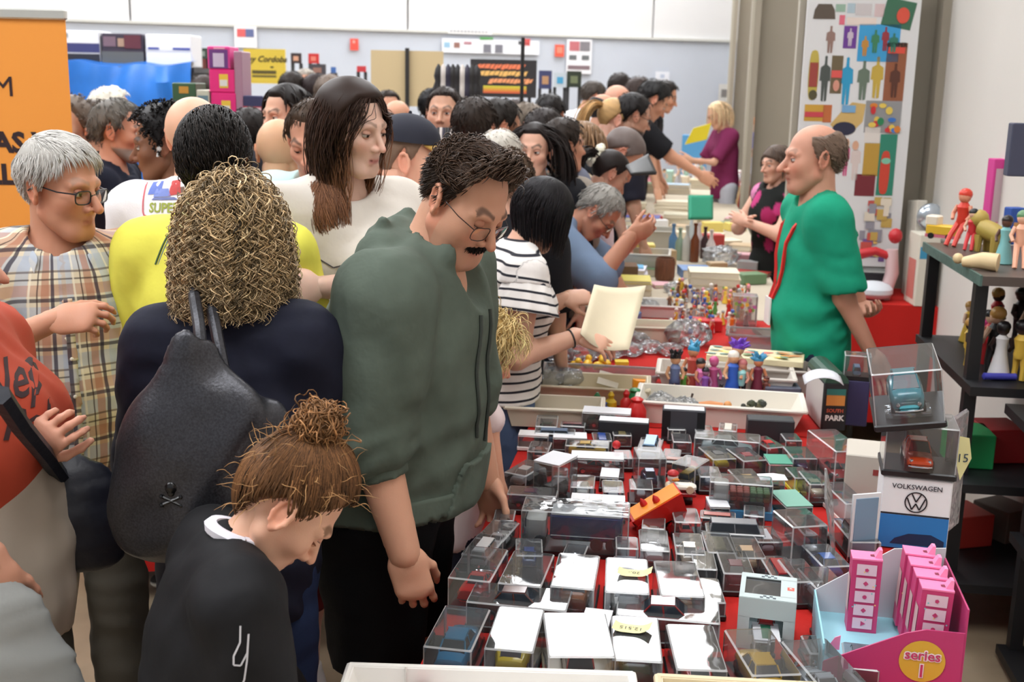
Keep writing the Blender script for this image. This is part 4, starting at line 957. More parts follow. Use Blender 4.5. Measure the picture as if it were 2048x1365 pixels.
# --- white tee with a back print
def super_after(D):
    t = D['top']; s = D['s']; o = D['toloc'](W(340, 392, 3.3)); Rw = D['Rw'].T; r = Rw@np.array([1., 0, 0.06]); u = Rw@np.array([0, 0, 1.])
    ol = MB(); w, h, e = .095, .058, .0025; ring = [(w*math.copysign(1, math.cos(a))*min(1, abs(math.cos(a))*1.35), h*math.copysign(1, math.sin(a))*min(1, abs(math.sin(a))*1.35)) for a in np.linspace(0, 2*PI, 41)]
    for i in range(40):
        a, c = np.array(ring[i]), np.array(ring[i+1])
        if np.linalg.norm(c-a) < 1e-5: continue
        ol.add([(*a, 0), (*c, 0), (*(c*(1-e/.05)), 0), (*(a*(1-e/.05)), 0)], [(0, 1, 2, 3)])
    decal(D, t, ol.mesh('outline', cmat((206, 96, 104), .8)), o, r, u, name='print_border')
    me = text_mesh('SUPER', .036, cmat((150, 160, 66), .8), bold=.0012); me.transform(Matrix.Translation((-.02, -.034, 0))); decal(D, t, me, o, r, u, name='print_lettering')
    for x, y, w, h, c in ((-.055, .02, .025, .018, (96, 116, 190)), (-.03, .008, .03, .012, (120, 136, 200)), (.012, .022, .018, .022, (196, 76, 76)), (.03, .012, .012, .012, (120, 96, 84)), (-.02, -.008, .045, .004, (110, 120, 170))):
        b_ = MB(); b_.add([(x-w, y-h, 0), (x+w, y-h*.8, 0), (x+w*.7, y+h, 0), (x-w*.8, y+h*.8, 0)], [(0, 1, 2, 3)]); decal(D, t, b_.mesh('shape', cmat(c, .8)), o, r, u, name='print_shape')
MAIN['super'] = crowd('bald man in a white tee with a framed print on the back', (392, 244), 3.42, 14, None, (226, 176, 148), (236, 232, 234), res=.012, hres=.006, noeye=1, L=(12, 6, 30), R=(10, 12, 40), after=(super_after,), browless=None, w=1.05)
# --- left background
crowd('young man with short black curls and a white earbud facing left', (328, 262), 3.95, 262, short_hair((22, 18, 18), .030, 0, 500, .12, fwdc=0, ln=.02, wd=.003, curlr=.004), (134, 90, 66), (26, 27, 32), gaze=20, hp=8, hres=.0055, hair=(24, 20, 18), lip=(120, 70, 60), topname='dark_jacket',
    after=(lambda D: (lambda b_: b_.obj('earbud', D['root'], cmat((240, 240, 240), .3), smooth=True))((lambda b_: (b_.sphere(tuple(D['hc']+D['Rh']@np.array([-.088, .004, -.006])*D['s']), .009, 10), b_.tube([tuple(D['hc']+D['Rh']@np.array([-.091, .006, -.008])*D['s']), tuple(D['hc']+D['Rh']@np.array([-.089, .014, -.032])*D['s'])], .004, 8), b_)[-1])(MB())),))
crowd('grey-bearded older man in a navy jumper facing right', (238, 240), 4.75, 84, short_hair((96, 92, 86), .016, .004, 400, var=.3), (206, 150, 124), dict(col=(24, 28, 44), sleeve=1.9), topname='navy_jumper', beard=(150, 144, 138), hp=6, w=1.1, hres=.006, lean=8, R=(10, 20, 60))
crowd('person with a white cap of hair half hidden by the navy jumper', (226, 208), 6.0, 60, short_hair((226, 220, 206), .018), SK1, (70, 60, 60), noeye=1)
crowd('person with greying curls beside the orange banner', (140, 232), 5.0, 200, short_hair((110, 98, 88), .024, 0, 200, curlr=.006), SK1, (30, 30, 36))
crowd('woman with dark hair in a dark coat behind the navy jumper', (196, 236), 5.6, 30, short_hair((60, 46, 36), .02), SK2, (28, 28, 34), noeye=1)
crowd('man in a pale mint polo shirt looking down at the camera side', (628, 252), 3.85, 196, short_hair((72, 56, 44), .014, .004, 500, fwdc=.4), (208, 152, 126), (196, 226, 224), hp=22, gaze=30, lid=2, hy=-8, topname='polo_shirt', hres=.005, stubble=.35, res=.013,
    after=(lambda D: [(lambda b_: (b_.tube([tuple(D['nb']+D['sr']*k*.07*D['s']-D['fwd']*.02+D['up']*.03), tuple(D['nb']+D['sr']*k*.078*D['s']+D['fwd']*.05+D['up']*.005), tuple(D['nb']+D['sr']*k*.04*D['s']+D['fwd']*.10-D['up']*.045)], [.018, .02, .010], 6), b_.obj('collar', D['top'], cmat((170, 214, 216), .8), smooth=True)))(MB()) for k in (-1, 1)],))
crowd('bald man seen from behind in a dark top', (560, 280), 4.1, 12, None, (214, 168, 132), (26, 28, 36), noeye=1, hp=8, hs=1.05)
crowd('woman with dark hair pulled back turning to the left', (572, 210), 5.0, 222, long_hair((30, 24, 22), .12, .014, 60), SK1, (40, 40, 46), hp=6)
crowd('man with cropped dark hair behind the boxes stack', (500, 250), 5.4, 10, short_hair((36, 30, 28), .016), SK2, (34, 34, 38), noeye=1)
crowd('person with brown hair beyond the pink boxes', (412, 178), 8.2, 20, short_hair((58, 48, 44), .02), SK2, (60, 56, 60), noeye=1)
crowd('person with brown hair low behind the pale polo', (476, 232), 7.0, 170, short_hair((40, 32, 30), .02), SK2, (60, 60, 70))
for lb, hx, hy_, Y_, hc_, tc_ in (('man with a grey shaved head in the far crowd', 612, 162, 9.5, (168, 160, 150), (120, 110, 124)), ('person with dark hair beside the grey shaved head', 636, 172, 9.0, (44, 34, 34), (110, 100, 120)),
        ('person with ruddy bald head in the far crowd', 658, 168, 9.8, None, (150, 140, 150)), ('woman with dark bob near the yellow banner', 586, 168, 9.0, (40, 32, 28), (150, 190, 180)), ('man with short grey hair behind the brunette', 662, 178, 7.6, (110, 96, 86), (90, 84, 80)),
        ('bald man behind the navy cap', 796, 226, 6.6, None, (120, 116, 110)), ('man with dark hair beside the cork board', 776, 206, 8.0, (50, 40, 34), (60, 60, 66)), ('person in black hood behind the grey polo man', 868, 204, 7.4, (24, 22, 24), (30, 30, 34))):
    crowd(lb, (hx, hy_), Y_, random.choice((20, 60, 150, 200)), short_hair(hc_, .015, .004) if hc_ else None, SK2, tc_, bcol=(60, 60, 66), group='people in the far crowd')
# --- middle: cap man and the people behind him
def cap_after(D):
    s = D['s']*D['hs']; T = lambda p: tuple(D['hc']+(D['Rh']@np.asarray(p, float))*s); m = mat('navy_twill', (32, 34, 48), .8); b_ = MB(); rings = []
    for a in np.linspace(0, PI/2*.97, 9): rings.append([T(SC0+np.array([.089*math.cos(a)*math.sin(q), .108*math.cos(a)*math.cos(q), .0+.028+.088*math.sin(a)])) for q in np.linspace(0, 2*PI, 29)[:-1]])
    b_.loft([rings[0]]+rings); cap = b_.obj('cap', D['root'], m, smooth=True)
    v = MB(); rows = []
    for t in np.linspace(0, 1, 5): rows.append([T(SC0+np.array([.085*math.sin(q)*(1-.12*t), .104*math.cos(q)+.072*t*math.cos(q*.9), .036-.02*t-.012*abs(math.sin(q))])) for q in np.linspace(-1.05, 1.05, 13)])
    n = 13; V = [p for r in rows for p in r]; v.add(V, [(i*n+j, i*n+j+1, (i+1)*n+j+1, (i+1)*n+j) for i in range(4) for j in range(n-1)]); o = v.obj('visor', cap, mat('ochre_twill', (206, 164, 84), .8), smooth=True); md = o.modifiers.new('t', 'SOLIDIFY'); md.thickness = .005
    b2 = MB(); b2.sphere(T(SC0+np.array([0, 0, .118])), .006, 8); b2.obj('button', cap, m)
def capprint(D):
    for i, (ch, c) in enumerate((('L', (226, 90, 140)), ('E', (90, 180, 214)), ('B', (200, 100, 150)))):
        me = text_mesh(ch, .05, cmat(c, .8), bold=.002); decal(D, D['top'], me, D['toloc'](W(758+13*i, 387, 3.5)), D['Rw'].T@np.array([1., .1, 0]), D['Rw'].T@np.array([0, 0, 1.]), name='print_lettering')
crowd('man in a navy cap with ochre visor and white tee facing right', (818, 291), 3.55, 62, short_hair((120, 96, 80), .004, 0, 0, var=.1), (226, 172, 146), (240, 238, 240), hy=22, hp=6, after=(cap_after, capprint), hres=.005, res=.013, w=1.08, hair=(110, 84, 66), gaze=10, fat=.4, neck=1.2)
crowd('person in a red top behind the long-haired brunette', (752, 262), 4.3, 120, short_hair((70, 50, 40), .02), SK2, (222, 52, 44), glasses=((26, 26, 40), .046, .034, .0022))
crowd('heavy man in a grey polo shirt facing the camera', (888, 208), 5.9, 188, short_hair((46, 36, 32), .012, .0), (214, 164, 138), (108, 116, 112), w=1.3, fat=1, neck=1.3, stubble=.4, topname='polo_shirt', hres=.006, vn=1)
crowd('man with thick dark hair seen from behind in a pale blue shirt', (950, 236), 4.9, 16, short_hair((46, 36, 30), .018, 0, 500, low=.01), SK1, (198, 214, 226), noeye=1, hres=.006)
crowd('man with dark fade and face mask strap beside the pale blue shirt', (1000, 236), 5.2, 64, short_hair((36, 30, 26), .014, 0, 300, low=.01), SK2, (206, 206, 200), hp=10)
crowd('man with grey hair and glasses in a cream jumper facing left', (1050, 236), 6.3, 285, short_hair((112, 100, 88), .014, .0, 300), (212, 160, 136), (206, 204, 166), glasses=((60, 56, 56), .046, .03, .0016))
crowd('person in a purple top far behind the black pole', (1036, 222), 8.4, 90, short_hair((60, 50, 46), .016), SK2, (94, 66, 150))
crowd('man with close dark hair by the black books', (1100, 216), 7.2, 20, short_hair((30, 26, 26), .016), SK2, (70, 70, 84), noeye=1)
crowd('teenager with dark hair in a grey-blue hooded top', (1090, 252), 5.5, 35, short_hair((40, 32, 30), .02, 0, 300), SK2, (118, 122, 140), noeye=1)
crowd('woman with long dark hair smiling towards the camera', (1068, 280), 5.1, 188, long_hair((36, 28, 26), .34, .012, 260, wd=.004), (226, 176, 152), (30, 30, 34), fem=1, hp=4, hres=.005, gazex=20, lip=(196, 110, 106), lipw=.9, hy=6)
crowd('person with dark brown hair behind the black jacket', (1128, 272), 5.3, 60, short_hair((44, 34, 28), .022, 0, 300), SK2, (150, 140, 130), noeye=1)
crowd('woman with light brown hair leaning over the stall', (1168, 276), 5.9, 70, long_hair((128, 98, 70), .25, .014, 160), SK1, (210, 190, 160), hp=25, lean=20, fem=1)
def pony(col):
    def f(J, D, P):
        J.add(*hair_cap(.010, 0, col, 4, .06, 50, low=.01)); r = np.tile(np.array([0, -.115, .05]), (220, 1))+np.random.default_rng(1).normal(size=(220, 3))*.008
        dn = np.linalg.inv(D['Rh'])@np.array([0, 0, -1.]); J.add(*strands(r, np.tile(np.array([0, -1., .2]), (220, 1)), 16, .019, .0035, col, .2, 0, jit=.1, seed=2, field=lambda p, t, q: dn*.28, colf=lambda C, s, u: C*(.8+.5*u), tip=.3))
    return f
crowd('woman with a long blonde ponytail in a black top', (1228, 226), 6.9, 68, pony((186, 148, 100)), (232, 180, 158), (30, 32, 34), hp=24, lean=18, fem=1, hres=.006)
crowd('bearded man with glasses leaning over the stall', (1266, 218), 6.9, 72, short_hair((30, 26, 26), .018, .0, 200), (206, 158, 134), (40, 40, 52), beard=(34, 28, 28), glasses=((40, 40, 44), .046, .03, .0016), hp=18, lean=20)
crowd('man in a white tee bending to the right by the far wall', (1186, 186), 10.0, 70, short_hair((70, 62, 56), .012, 0), SK2, (240, 236, 236), hp=25, lean=25, hair=(60, 50, 46))
crowd('balding man with dark sides in a pale shirt', (1206, 212), 7.9, 60, short_hair((40, 34, 32), .014, 0, 0, bald=.07), SK2, (208, 218, 228), hp=15, lean=14)
crowd('bald man behind the ponytail woman', (1236, 192), 9.0, 80, None, (214, 160, 136), (170, 160, 160), hp=10, lean=14)
crowd('man with dark curly top in the far row', (1240, 168), 11.6, 40, short_hair((44, 36, 34), .022, 0), SK2, (50, 50, 56), noeye=1)
crowd('woman with dark hair tied up at the far stall', (1278, 180), 10.2, 60, short_hair((60, 48, 44), .03), SK1, (40, 38, 42), hp=10)
crowd('man in black reaching over the far stall', (1306, 190), 9.0, 80, short_hair((30, 28, 28), .02), SK2, (26, 26, 30), hp=38, lean=42, R=(6, 50, 10))
crowd('man in black beside the reaching man', (1330, 184), 11.0, 100, short_hair((40, 34, 32), .02), SK2, (26, 26, 30), hp=20, lean=25)
crowd('man with wavy brown hair hidden behind the green hoodie', (1012, 345), 4.05, 15, short_hair((92, 72, 56), .024, 0, 600, curlr=.006), (216, 166, 142), (30, 30, 34), hp=26, lean=6, hres=.006)
crowd('person with silver hair behind the green hoodie', (1000, 300), 4.5, 20, short_hair((196, 190, 180), .018, 0, 300), SK1, (206, 198, 176), noeye=1)
# --- along the stall
def black_bob(J, D, P):
    J.add(*hair_cap(.014, -.006, (20, 18, 21), 5, .05, 40, var=.15, low=.02))
    dn = np.linalg.inv(D['Rh'])@np.array([0, 0, -1.0]); invn = (np.linalg.inv(D['Rh'])@(D['nb']-D['hc']))/D['s']
    r, n = scalp_roots(1600, 51, -.006, .02, .010)
    J.add(*strands(r, n*.1+np.stack([n[:, 0]*.25, -.15+.2*n[:, 1], -.35+0*n[:, 0]], 1), 24, .0098, .0016, (28, 24, 27), .3, 0, coll=[(SC0, SCR+.013), (np.array([0, .0, -.075]), np.array([.06, .06, .07])), (invn+np.array([0, -.02, -.09]), np.array([.18, .10, .085]))], jit=.05, seed=51, hug=.07, field=lambda p, t, q: dn*(.2+.35*t), tip=.5, lnf=lambda q: np.clip((q[:, 2]+.24)/.4, .5, .9)))
def stripe_after(D):
    for k in (-1, 1):
        a = D['sh'][k]; el = D['arms'][k][0]; d = unit(el-a); ax = unit(np.cross(d, D['fwd'])); ay = np.cross(d, ax); rings = []
        for t, rr in ((.02, .070), (.06, .082), (.10, .100), (.115, .108)): rings.append([tuple(a+d*t+(ax*math.cos(q)+ay*math.sin(q))*(rr+.009*math.sin(q*9)*(t/.11))) for q in np.linspace(0, 2*PI, 49)[:-1]])
        V = np.array([p for r in rings for p in r]); Fq = [(i*48+j, i*48+(j+1) % 48, (i+1)*48+(j+1) % 48, (i+1)*48+j) for i in range(3) for j in range(48)]
        z = (V-a)@d; me = mesh_np('frill_sleeve', V, np.array(Fq), True, None, [STRIPE]); at = me.attributes.new('weave', 'FLOAT_VECTOR', 'POINT'); at.data.foreach_set('vector', np.stack([0*z, z+.02, 0*z], 1).astype(np.float32).ravel()); o = link('frill_sleeve', me, D['top']); md = o.modifiers.new('t', 'SOLIDIFY'); md.thickness = .003
    k = 1; el, wr = D['arms'][k]; w2 = unit(wr-el); p = el+(wr-el)*.86; ax = unit(np.cross(w2, [0, 0, 1])); ay = np.cross(w2, ax); b_ = MB(); b_.tube([tuple(p+(ax*math.cos(q)+ay*math.sin(q))*.029) for q in np.linspace(0, 2*PI, 17)], .003, 5, cap=False); b_.obj('bracelet', D['root'], cmat((26, 24, 24), .5))
    el, wr = D['arms'][-1]; w2 = unit(wr-el); p = el+(wr-el)*.8; ax = unit(np.cross(w2, [0, 0, 1])); ay = np.cross(w2, ax); b_ = MB(); b_.tube([tuple(p+(ax*math.cos(q)+ay*math.sin(q))*.030) for q in np.linspace(0, 2*PI, 17)], .007, 6, cap=False); b_.obj('wristwatch', D['root'], cmat((206, 200, 188), .3, metal=.8))
MAIN['stripe'] = crowd('black-haired woman in a striped frilled top leafing through a large sheet', (1084, 398), 3.66, 76, black_bob, (222, 172, 146), dict(mat=STRIPE, weave=True, sleeve=.12, inf=.012, sinf=.0, res=.0065, fold=.005, hem=.0), topname='striped_top', fem=1, hp=32, lean=7, noeye=1, bcol=(86, 106, 140), res=.011, handres=.0055, w=.98, armr=1.12,
    R=dict(to=(1160, 672, 3.5), hint=(.2, -.3, -1)), L=dict(to=(1130, 598, 3.85), hint=(-.2, -.3, -1)), handR=dict(dirw=(1, -.1, -.35), backw=(0, -.5, .8), curl=(.35, .4, .4, .4), thumb=.6), handL=dict(dirw=(1, .05, .1), backw=(0, -.6, .8), curl=(.6, .6, .6, .6), thumb=.9), after=(stripe_after,))
MAIN['bend'] = crowd('grey-haired man in a denim shirt bending low over the bins', (1196, 402), 5.0, 96, short_hair((150, 146, 140), .012, .0, 600, var=.2), (196, 140, 114), dict(col=(112, 130, 156), sleeve=1.0), topname='denim_shirt', hp=52, lean=55, hy=8, hair=(80, 70, 60), glasses=((60, 40, 36), .046, .03, .0016), hres=.0055, res=.013, w=1.1, armr=1.2, gaze=30, lid=2,
    R=dict(to=(1262, 470, 4.75), hint=(.3, -.5, -1)), L=dict(to=(1276, 470, 5.0), hint=(-.2, 0, -1)), handR=dict(dirw=(1, .1, .35), backw=(-.3, -.7, -.4), curl=(.5, .55, .6, .6)), bcol=(40, 44, 58))
def scrunch(D):
    s = D['s']; b_ = MB(); c = D['hc']+D['Rh']@np.array([-.03, -.105, .045])*s
    for i in range(9): a = 2*PI*i/9; b_.sphere(tuple(c+D['Rh']@np.array([.03*math.cos(a), -.01, .045*math.sin(a)])), .02, 8)
    b_.obj('scrunchie', D['root'], cmat((238, 234, 214), .8), smooth=True)
crowd('woman with dark ponytail and cream scrunchie looking at an open book', (1218, 330), 5.5, 74, pony((34, 26, 24)), (200, 150, 126), (222, 204, 210), hp=36, lean=26, fem=1, after=(scrunch,), noeye=1)
crowd('man with cropped grey hair in a black jacket bending over the stall', (1240, 292), 6.0, 86, short_hair((108, 96, 92), .008, .0, 0, var=.15), (196, 140, 116), dict(col=(26, 27, 32), sleeve=1.9), topname='black_jacket', hp=55, lean=62, w=1.15, R=(6, 14, 16), L=(6, 14, 16))
# --- child behind the hoodie
def blond(J, D, P):
    J.add(*hair_cap(.016, -.01, (196, 164, 104), 6, .1, 45, low=.03, var=.2))
    r, n = scalp_roots(900, 61, -.01, .03, .012); J.add(*strands(r, n*.4+np.array([0, -.2, .1]), 18, .0055, .0018, (222, 194, 136), .18, .22, coll=[(SC0, SCR+.014), (np.array([0, -.01, -.07]), np.array([.075, .08, .07]))], jit=.12, seed=62, curl=(.006, 1.5), colf=lambda C, s, u: C*(.65+.6*u)))
MAIN['kid'] = crowd('small blond child in a pale pink sleeveless top beside the table', (966, 672), 2.95, 60, blond, (226, 168, 140), dict(col=(240, 222, 222), sleeve=0, hem=.05, inf=.008), topname='sleeveless_top', hs=1.2, hp=25, noeye=1, res=.012, w=.85, R=(10, 6, 14), bcol=(34, 36, 50), armr=.95, hres=.006)
# ------------------------------------------------------------------ stall tables with red cloths
TZ = .752
O_T = np.array([-.19, 1.72, 0])
def T(t, s, z=TZ): p = O_T+TN*t+TD*s; return np.array([p[0], p[1], z])
RED = mat('red_table_cloth', (188, 34, 28), .85, bump=.15, bscale=25, spec=.25)
def stall_table(s0, ln, wd, off, lbl, lbl2, org=None, m=None):
    base = org if org is not None else T(off, s0, 0); tb = empty('trestle_table', base, -TA, lbl, 'table', 'trestle tables of the stalls')
    b = MB(); b.box((wd/2, ln/2, .725), (wd-.01, ln-.02, .03)); b.obj('table_top', tb, mat('table_laminate', (190, 182, 168), .5))
    for x in (.08, wd-.08):
        for y in (.12, ln-.12): b = MB(); b.lathe([(.016, 0), (.016, .71)], 8); b.obj('leg', tb, cmat((70, 70, 72), .4), loc=(x, y, 0))
    # cloth: top sheet and folds hanging on both long sides and the ends
    c = empty('table_cloth', base, -TA, lbl2, 'tablecloth', 'cloths on the stall tables')
    nx = int(ln/.035); rows = []; prof = [(-.012, -.62), (-.012, -.40), (-.010, -.2), (-.006, -.03), (.002, -.002), (wd*.5, 0), (wd-.002, -.002), (wd+.006, -.03), (wd+.010, -.2), (wd+.012, -.40), (wd+.012, -.62)]
    V = []; 
    for i in range(nx+1):
        y = ln*i/nx
        for (x, z) in prof:
            k = min(1, max(0, -z/.3)); sgn = -1 if x < wd/2 else 1; V.append((x+sgn*k*(.012+.016*math.sin(y*31+1.3*math.sin(y*9))), y, TZ-.001+z))
    n = len(prof); b = MB(); b.add(V, [(i*n+j, i*n+j+1, (i+1)*n+j+1, (i+1)*n+j) for i in range(nx) for j in range(n-1)]); o = b.obj('cloth', c, m or RED, smooth=True)
    zs = [0, -.03, -.2, -.4, -.62]; nxx = int(wd/.04); V = [(wd*i/nxx, -.004-min(1, -z/.3)*(.01+.012*math.sin(i*1.3)), TZ-.001+z) for z in zs for i in range(nxx+1)]; b = MB(); b.add(V, [(j*(nxx+1)+i, j*(nxx+1)+i+1, (j+1)*(nxx+1)+i+1, (j+1)*(nxx+1)+i) for j in range(4) for i in range(nxx)]); b.obj('end_drop', c, m or RED, smooth=True)
    return tb
PALE = mat('unbleached_cloth', (196, 184, 164), .85, bump=.15, bscale=25, spec=.2)
names = ['nearest the camera', 'under the figurine trays', 'under the paperbacks', 'under the book piles', 'by the grey bins', 'towards the far end', 'at the far end']
for i, nm in enumerate(names):
    s0 = [0, 1.84, 3.68, 5.52, 7.36, 9.2, 11.04][i]; stall_table(s0, 1.83, (.99, .95)[i] if i < 2 else .98, 0, 'trestle table %s, hidden by its cloth' % nm, ('red' if i < 2 else 'unbleached')+' cloth over the table %s' % nm, m=None if i < 2 else PALE)
CLR = clear_plastic('case_plastic', (230, 233, 236), .16, 7, haze=.05); CLR2 = clear_plastic('blister_plastic', (226, 230, 232), .6, 16, .06, haze=.06)
BLK = mat('black_plastic', (22, 22, 25), .35)
# ------------------------------------------------------------------ model cars
TYRE = cmat((24, 24, 26), .6); CHR = mat('chrome', (200, 202, 206), .15, metal=1); GLZ = mat('tinted_glass', (38, 44, 52), .08)
_cm = {}
CARS = {  # stations: (x, half width, z bottom, z top) of lower body, then cabin stations, in car lengths
 'saloon': ([(-.5, .14, .09, .20), (-.47, .175, .06, .235), (-.3, .19, .05, .25), (0, .195, .05, .25), (.28, .19, .05, .245), (.45, .175, .06, .22), (.5, .14, .09, .18)], [(-.30, .155, .25), (-.2, .15, .355), (.08, .15, .365), (.22, .158, .25)]),
 'beetle': ([(-.5, .12, .10, .18), (-.46, .17, .07, .24), (-.3, .20, .06, .29), (0, .205, .06, .29), (.28, .20, .06, .275), (.45, .17, .07, .23), (.5, .12, .10, .17)], [(-.40, .13, .26), (-.22, .16, .385), (.05, .16, .40), (.2, .16, .28)]),
 'van': ([(-.5, .17, .08, .2), (-.48, .19, .06, .28), (-.3, .20, .05, .30), (0, .20, .05, .30), (.3, .20, .05, .30), (.48, .19, .06, .28), (.5, .17, .08, .2)], [(-.485, .185, .30), (-.46, .18, .46), (.40, .18, .47), (.47, .185, .30)]),
 'racer': ([(-.5, .17, .09, .23), (-.46, .19, .05, .24), (-.25, .205, .04, .215), (0, .20, .04, .19), (.25, .205, .04, .18), (.45, .18, .05, .12), (.5, .15, .06, .09)], [(-.22, .12, .215), (-.1, .12, .285), (.03, .12, .28), (.16, .13, .19)]),
}
def car_mesh(style):
    lower, cab = CARS[style]; out = {}
    b = MB(); rings = []
    for x, w, z0, z1 in lower:
        r = min(.045, w*.3); rings.append([(x, -w+r, z0), (x, w-r, z0), (x, w, z0+r), (x, w, z1-r*1.4), (x, w-r*.7, z1-r*.3), (x, w*.5, z1), (x, -w*.5, z1), (x, -w+r*.7, z1-r*.3), (x, -w, z1-r*1.4), (x, -w, z0+r)])
    b.loft(rings); out['body'] = b
    g = MB(); rings = []
    for x, w, z in cab: rings.append((x, w, z))
    zb = .22; pts = []
    (x0, w0, z0), (x1, w1, z1), (x2, w2, z2), (x3, w3, z3) = cab
    mid = lambda k, x, w, z: [(x, -w, z), (x, w, z)]
    V = [(x0, -w0, zb), (x0, w0, zb), (x0, w0, z0), (x0, -w0, z0), (x1, -w1*.86, z1), (x1, w1*.86, z1), (x2, w2*.86, z2), (x2, -w2*.86, z2), (x3, w3, z3), (x3, -w3, z3), (x3, w3, zb), (x3, -w3, zb)]
    g.add(V, [(0, 3, 2, 1), (3, 4, 5, 2), (7, 9, 8, 6), (9, 11, 10, 8), (2, 5, 6, 8), (3, 9, 7, 4), (2, 8, 10, 1), (3, 0, 11, 9)]); out['glass'] = g
    r = MB(); e = .012
    V = [(x1-.01, -w1*.87, z1-.02), (x1-.01, w1*.87, z1-.02), (x2+.01, w2*.87, z2-.02), (x2+.01, -w2*.87, z2-.02), (x1+.005, -w1*.78, z1+e), (x1+.005, w1*.78, z1+e), (x2-.005, w2*.78, z2+e), (x2-.005, -w2*.78, z2+e)]
    r.add(V, [(0, 1, 5, 4), (1, 2, 6, 5), (2, 3, 7, 6), (3, 0, 4, 7), (4, 5, 6, 7)])
    for sy in (-1, 1):
        for (xa, wa, za), (xb, wb, zb_) in (((x0, w0, z0), (x1, w1*.86, z1)), ((x3, w3, z3), (x2, w2*.86, z2)), (((x0+x3)/2, w0*1.0, z0), ((x1+x2)/2, w1*.87, z1))): r.tube([(xa, sy*wa, za-.01), (xb, sy*wb, zb_)], .011, 5)
    out['roof'] = r
    return out
def car(style, rgb, loc, rz, size, label, group=None, roof=None, parent=None, rx=0, ry=0):
    key = (style,)
    if key not in _cm:
        o = car_mesh(style); _cm[key] = {k: v.mesh(k, smooth=(k == 'body')) for k, v in o.items()}
        w = MB(); w.lathe([(.004, -.03), (.07, -.03), (.078, -.02), (.078, .02), (.07, .03), (.004, .03)], 14, TYRE, Matrix.Rotation(PI/2, 4, 'X')); w.lathe([(.003, -.034), (.045, -.033), (.045, .033), (.003, .034)], 12, CHR, Matrix.Rotation(PI/2, 4, 'X')); _cm['wheel'] = w.mesh('wheel', smooth=True)
        l = MB(); l.sphere((0, 0, 0), (.02, .03, .03), 8); _cm['lamp'] = l.mesh('headlamp', CHR, True)
        bb = MB(); bb.tube([(0, -.16, 0), (.02, -.1, 0), (.025, 0, 0), (.02, .1, 0), (0, .16, 0)], .014, 6); _cm['bump'] = bb.mesh('bumper', CHR, True)
    pm = cmat(rgb, .22, coat=.6); rm = cmat(roof, .25) if roof else pm; e = empty('model_car', loc, 0, label, 'model car', group, rot=(rx, ry, rz+PI/2)); e.scale = (size,)*3
    for k, nm, m in (('body', 'body', pm), ('glass', 'windows', GLZ), ('roof', 'roof', rm)):
        o = bpy.data.objects.new(nm, _cm[key][k]); COL.objects.link(o); o.parent = e
        if not _cm[key][k].materials: _cm[key][k].materials.append(pm)
        o.material_slots[0].link = 'OBJECT'; o.material_slots[0].material = m
    wb = .31
    for x in (-wb, wb):
        for y in (-1, 1): link('wheel', _cm['wheel'], e, loc=(x, y*.175, .078))
    for y in (-1, 1): link('headlamp', _cm['lamp'], e, loc=(.475, y*.12, .17))
    link('bumper', _cm['bump'], e, loc=(.485, 0, .1)); link('bumper', _cm['bump'], e, loc=(-.485, 0, .1), rot=(0, 0, PI))
    return e
_cc = {}; FOOT = []
def case_cover(W_, L_, H_, m, r=.0028):
    k = (W_, L_, H_, m.name)
    if k not in _cc:
        b = MB(); x, y = W_/2, L_/2; ring = lambda e, z: [(-x+e+r, -y+e, z), (x-e-r, -y+e, z), (x-e, -y+e+r, z), (x-e, y-e-r, z), (x-e-r, y-e, z), (-x+e+r, y-e, z), (-x+e, y-e-r, z), (-x+e, -y+e+r, z)]
        b.loft([ring(0, .004), ring(0, H_-r), ring(r, H_)], cap=False); n = 8; b.f.append([16+i for i in range(8)]); b.m.append(0); me = b.mesh('cover', m); me.materials.append(clear_plastic('case_edge_highlight', (225, 228, 232), .1, 7, .08, haze=.42)); me.polygons.foreach_set('material_index', [int(i >= 8 and i < 16 or i < 8 and i % 2 == 1) for i in range(17)]); _cc[k] = me  # whitish haze on the bevels paints in the bright edge highlights
    return _cc[k]
def case(x, y, size, rot, what, plinth=(24, 24, 26), stand=0, carspec=None, group='display cases on the near table', m=None, where='', base_z=None, lid=None):
    """display case whose lid centre is seen at photo pixel (x, y)"""
    W_, L_, H_ = size; bz = TZ+stand if base_z is None else base_z; p = Zp(x, y, bz+H_); rz = -TA-rad(rot); FOOT.append((p[:2], W_, L_, rz))
    e = empty('display_case', (p[0], p[1], bz), rz, ('clear display case holding the %s' % what) if carspec else what, 'display case', group)
    b = MB(); b.box((0, 0, .006), (W_+.004, L_+.004, .012), bev=.002); b.obj('plinth', e, cmat(plinth, .35))
    link('cover', case_cover(W_, L_, H_, m or CLR), e)
    if lid:
        b = MB(); b.box((0, 0, H_+.0015), (W_*.98, L_*.98, .002)); b.obj('paper_lid', e, cmat(lid, .6))
    if carspec:
        st, rgb, k, turn = carspec[:4]; R_ = Matrix.Rotation(rz, 3, 'Z'); car(st, rgb, (p[0], p[1], bz+.0125), rz+rad(turn), k, '%s%s inside its clear case' % (what, where), 'model cars in cases', carspec[4] if len(carspec) > 4 else None)
    return e
def crate_box(nm, c, d, rz, rgb, label, cat='box', group=None, faces=None, rough=.55, rx=0, ry=0):
    """closed carton with lid seam; faces = [(side, u, v, w, h, rgb)] printed panels"""
    e = empty(nm, c, 0, label, cat, group, rot=(rx, ry, rz)); b = MB(); b.box((0, 0, d[2]/2), d, bev=min(.003, min(d)*.08)); b.obj('carton', e, cmat(rgb, rough))
    for side, u, v, w, h, col in (faces or ()): panel(e, side, d, u, v, w, h, col)
    return e
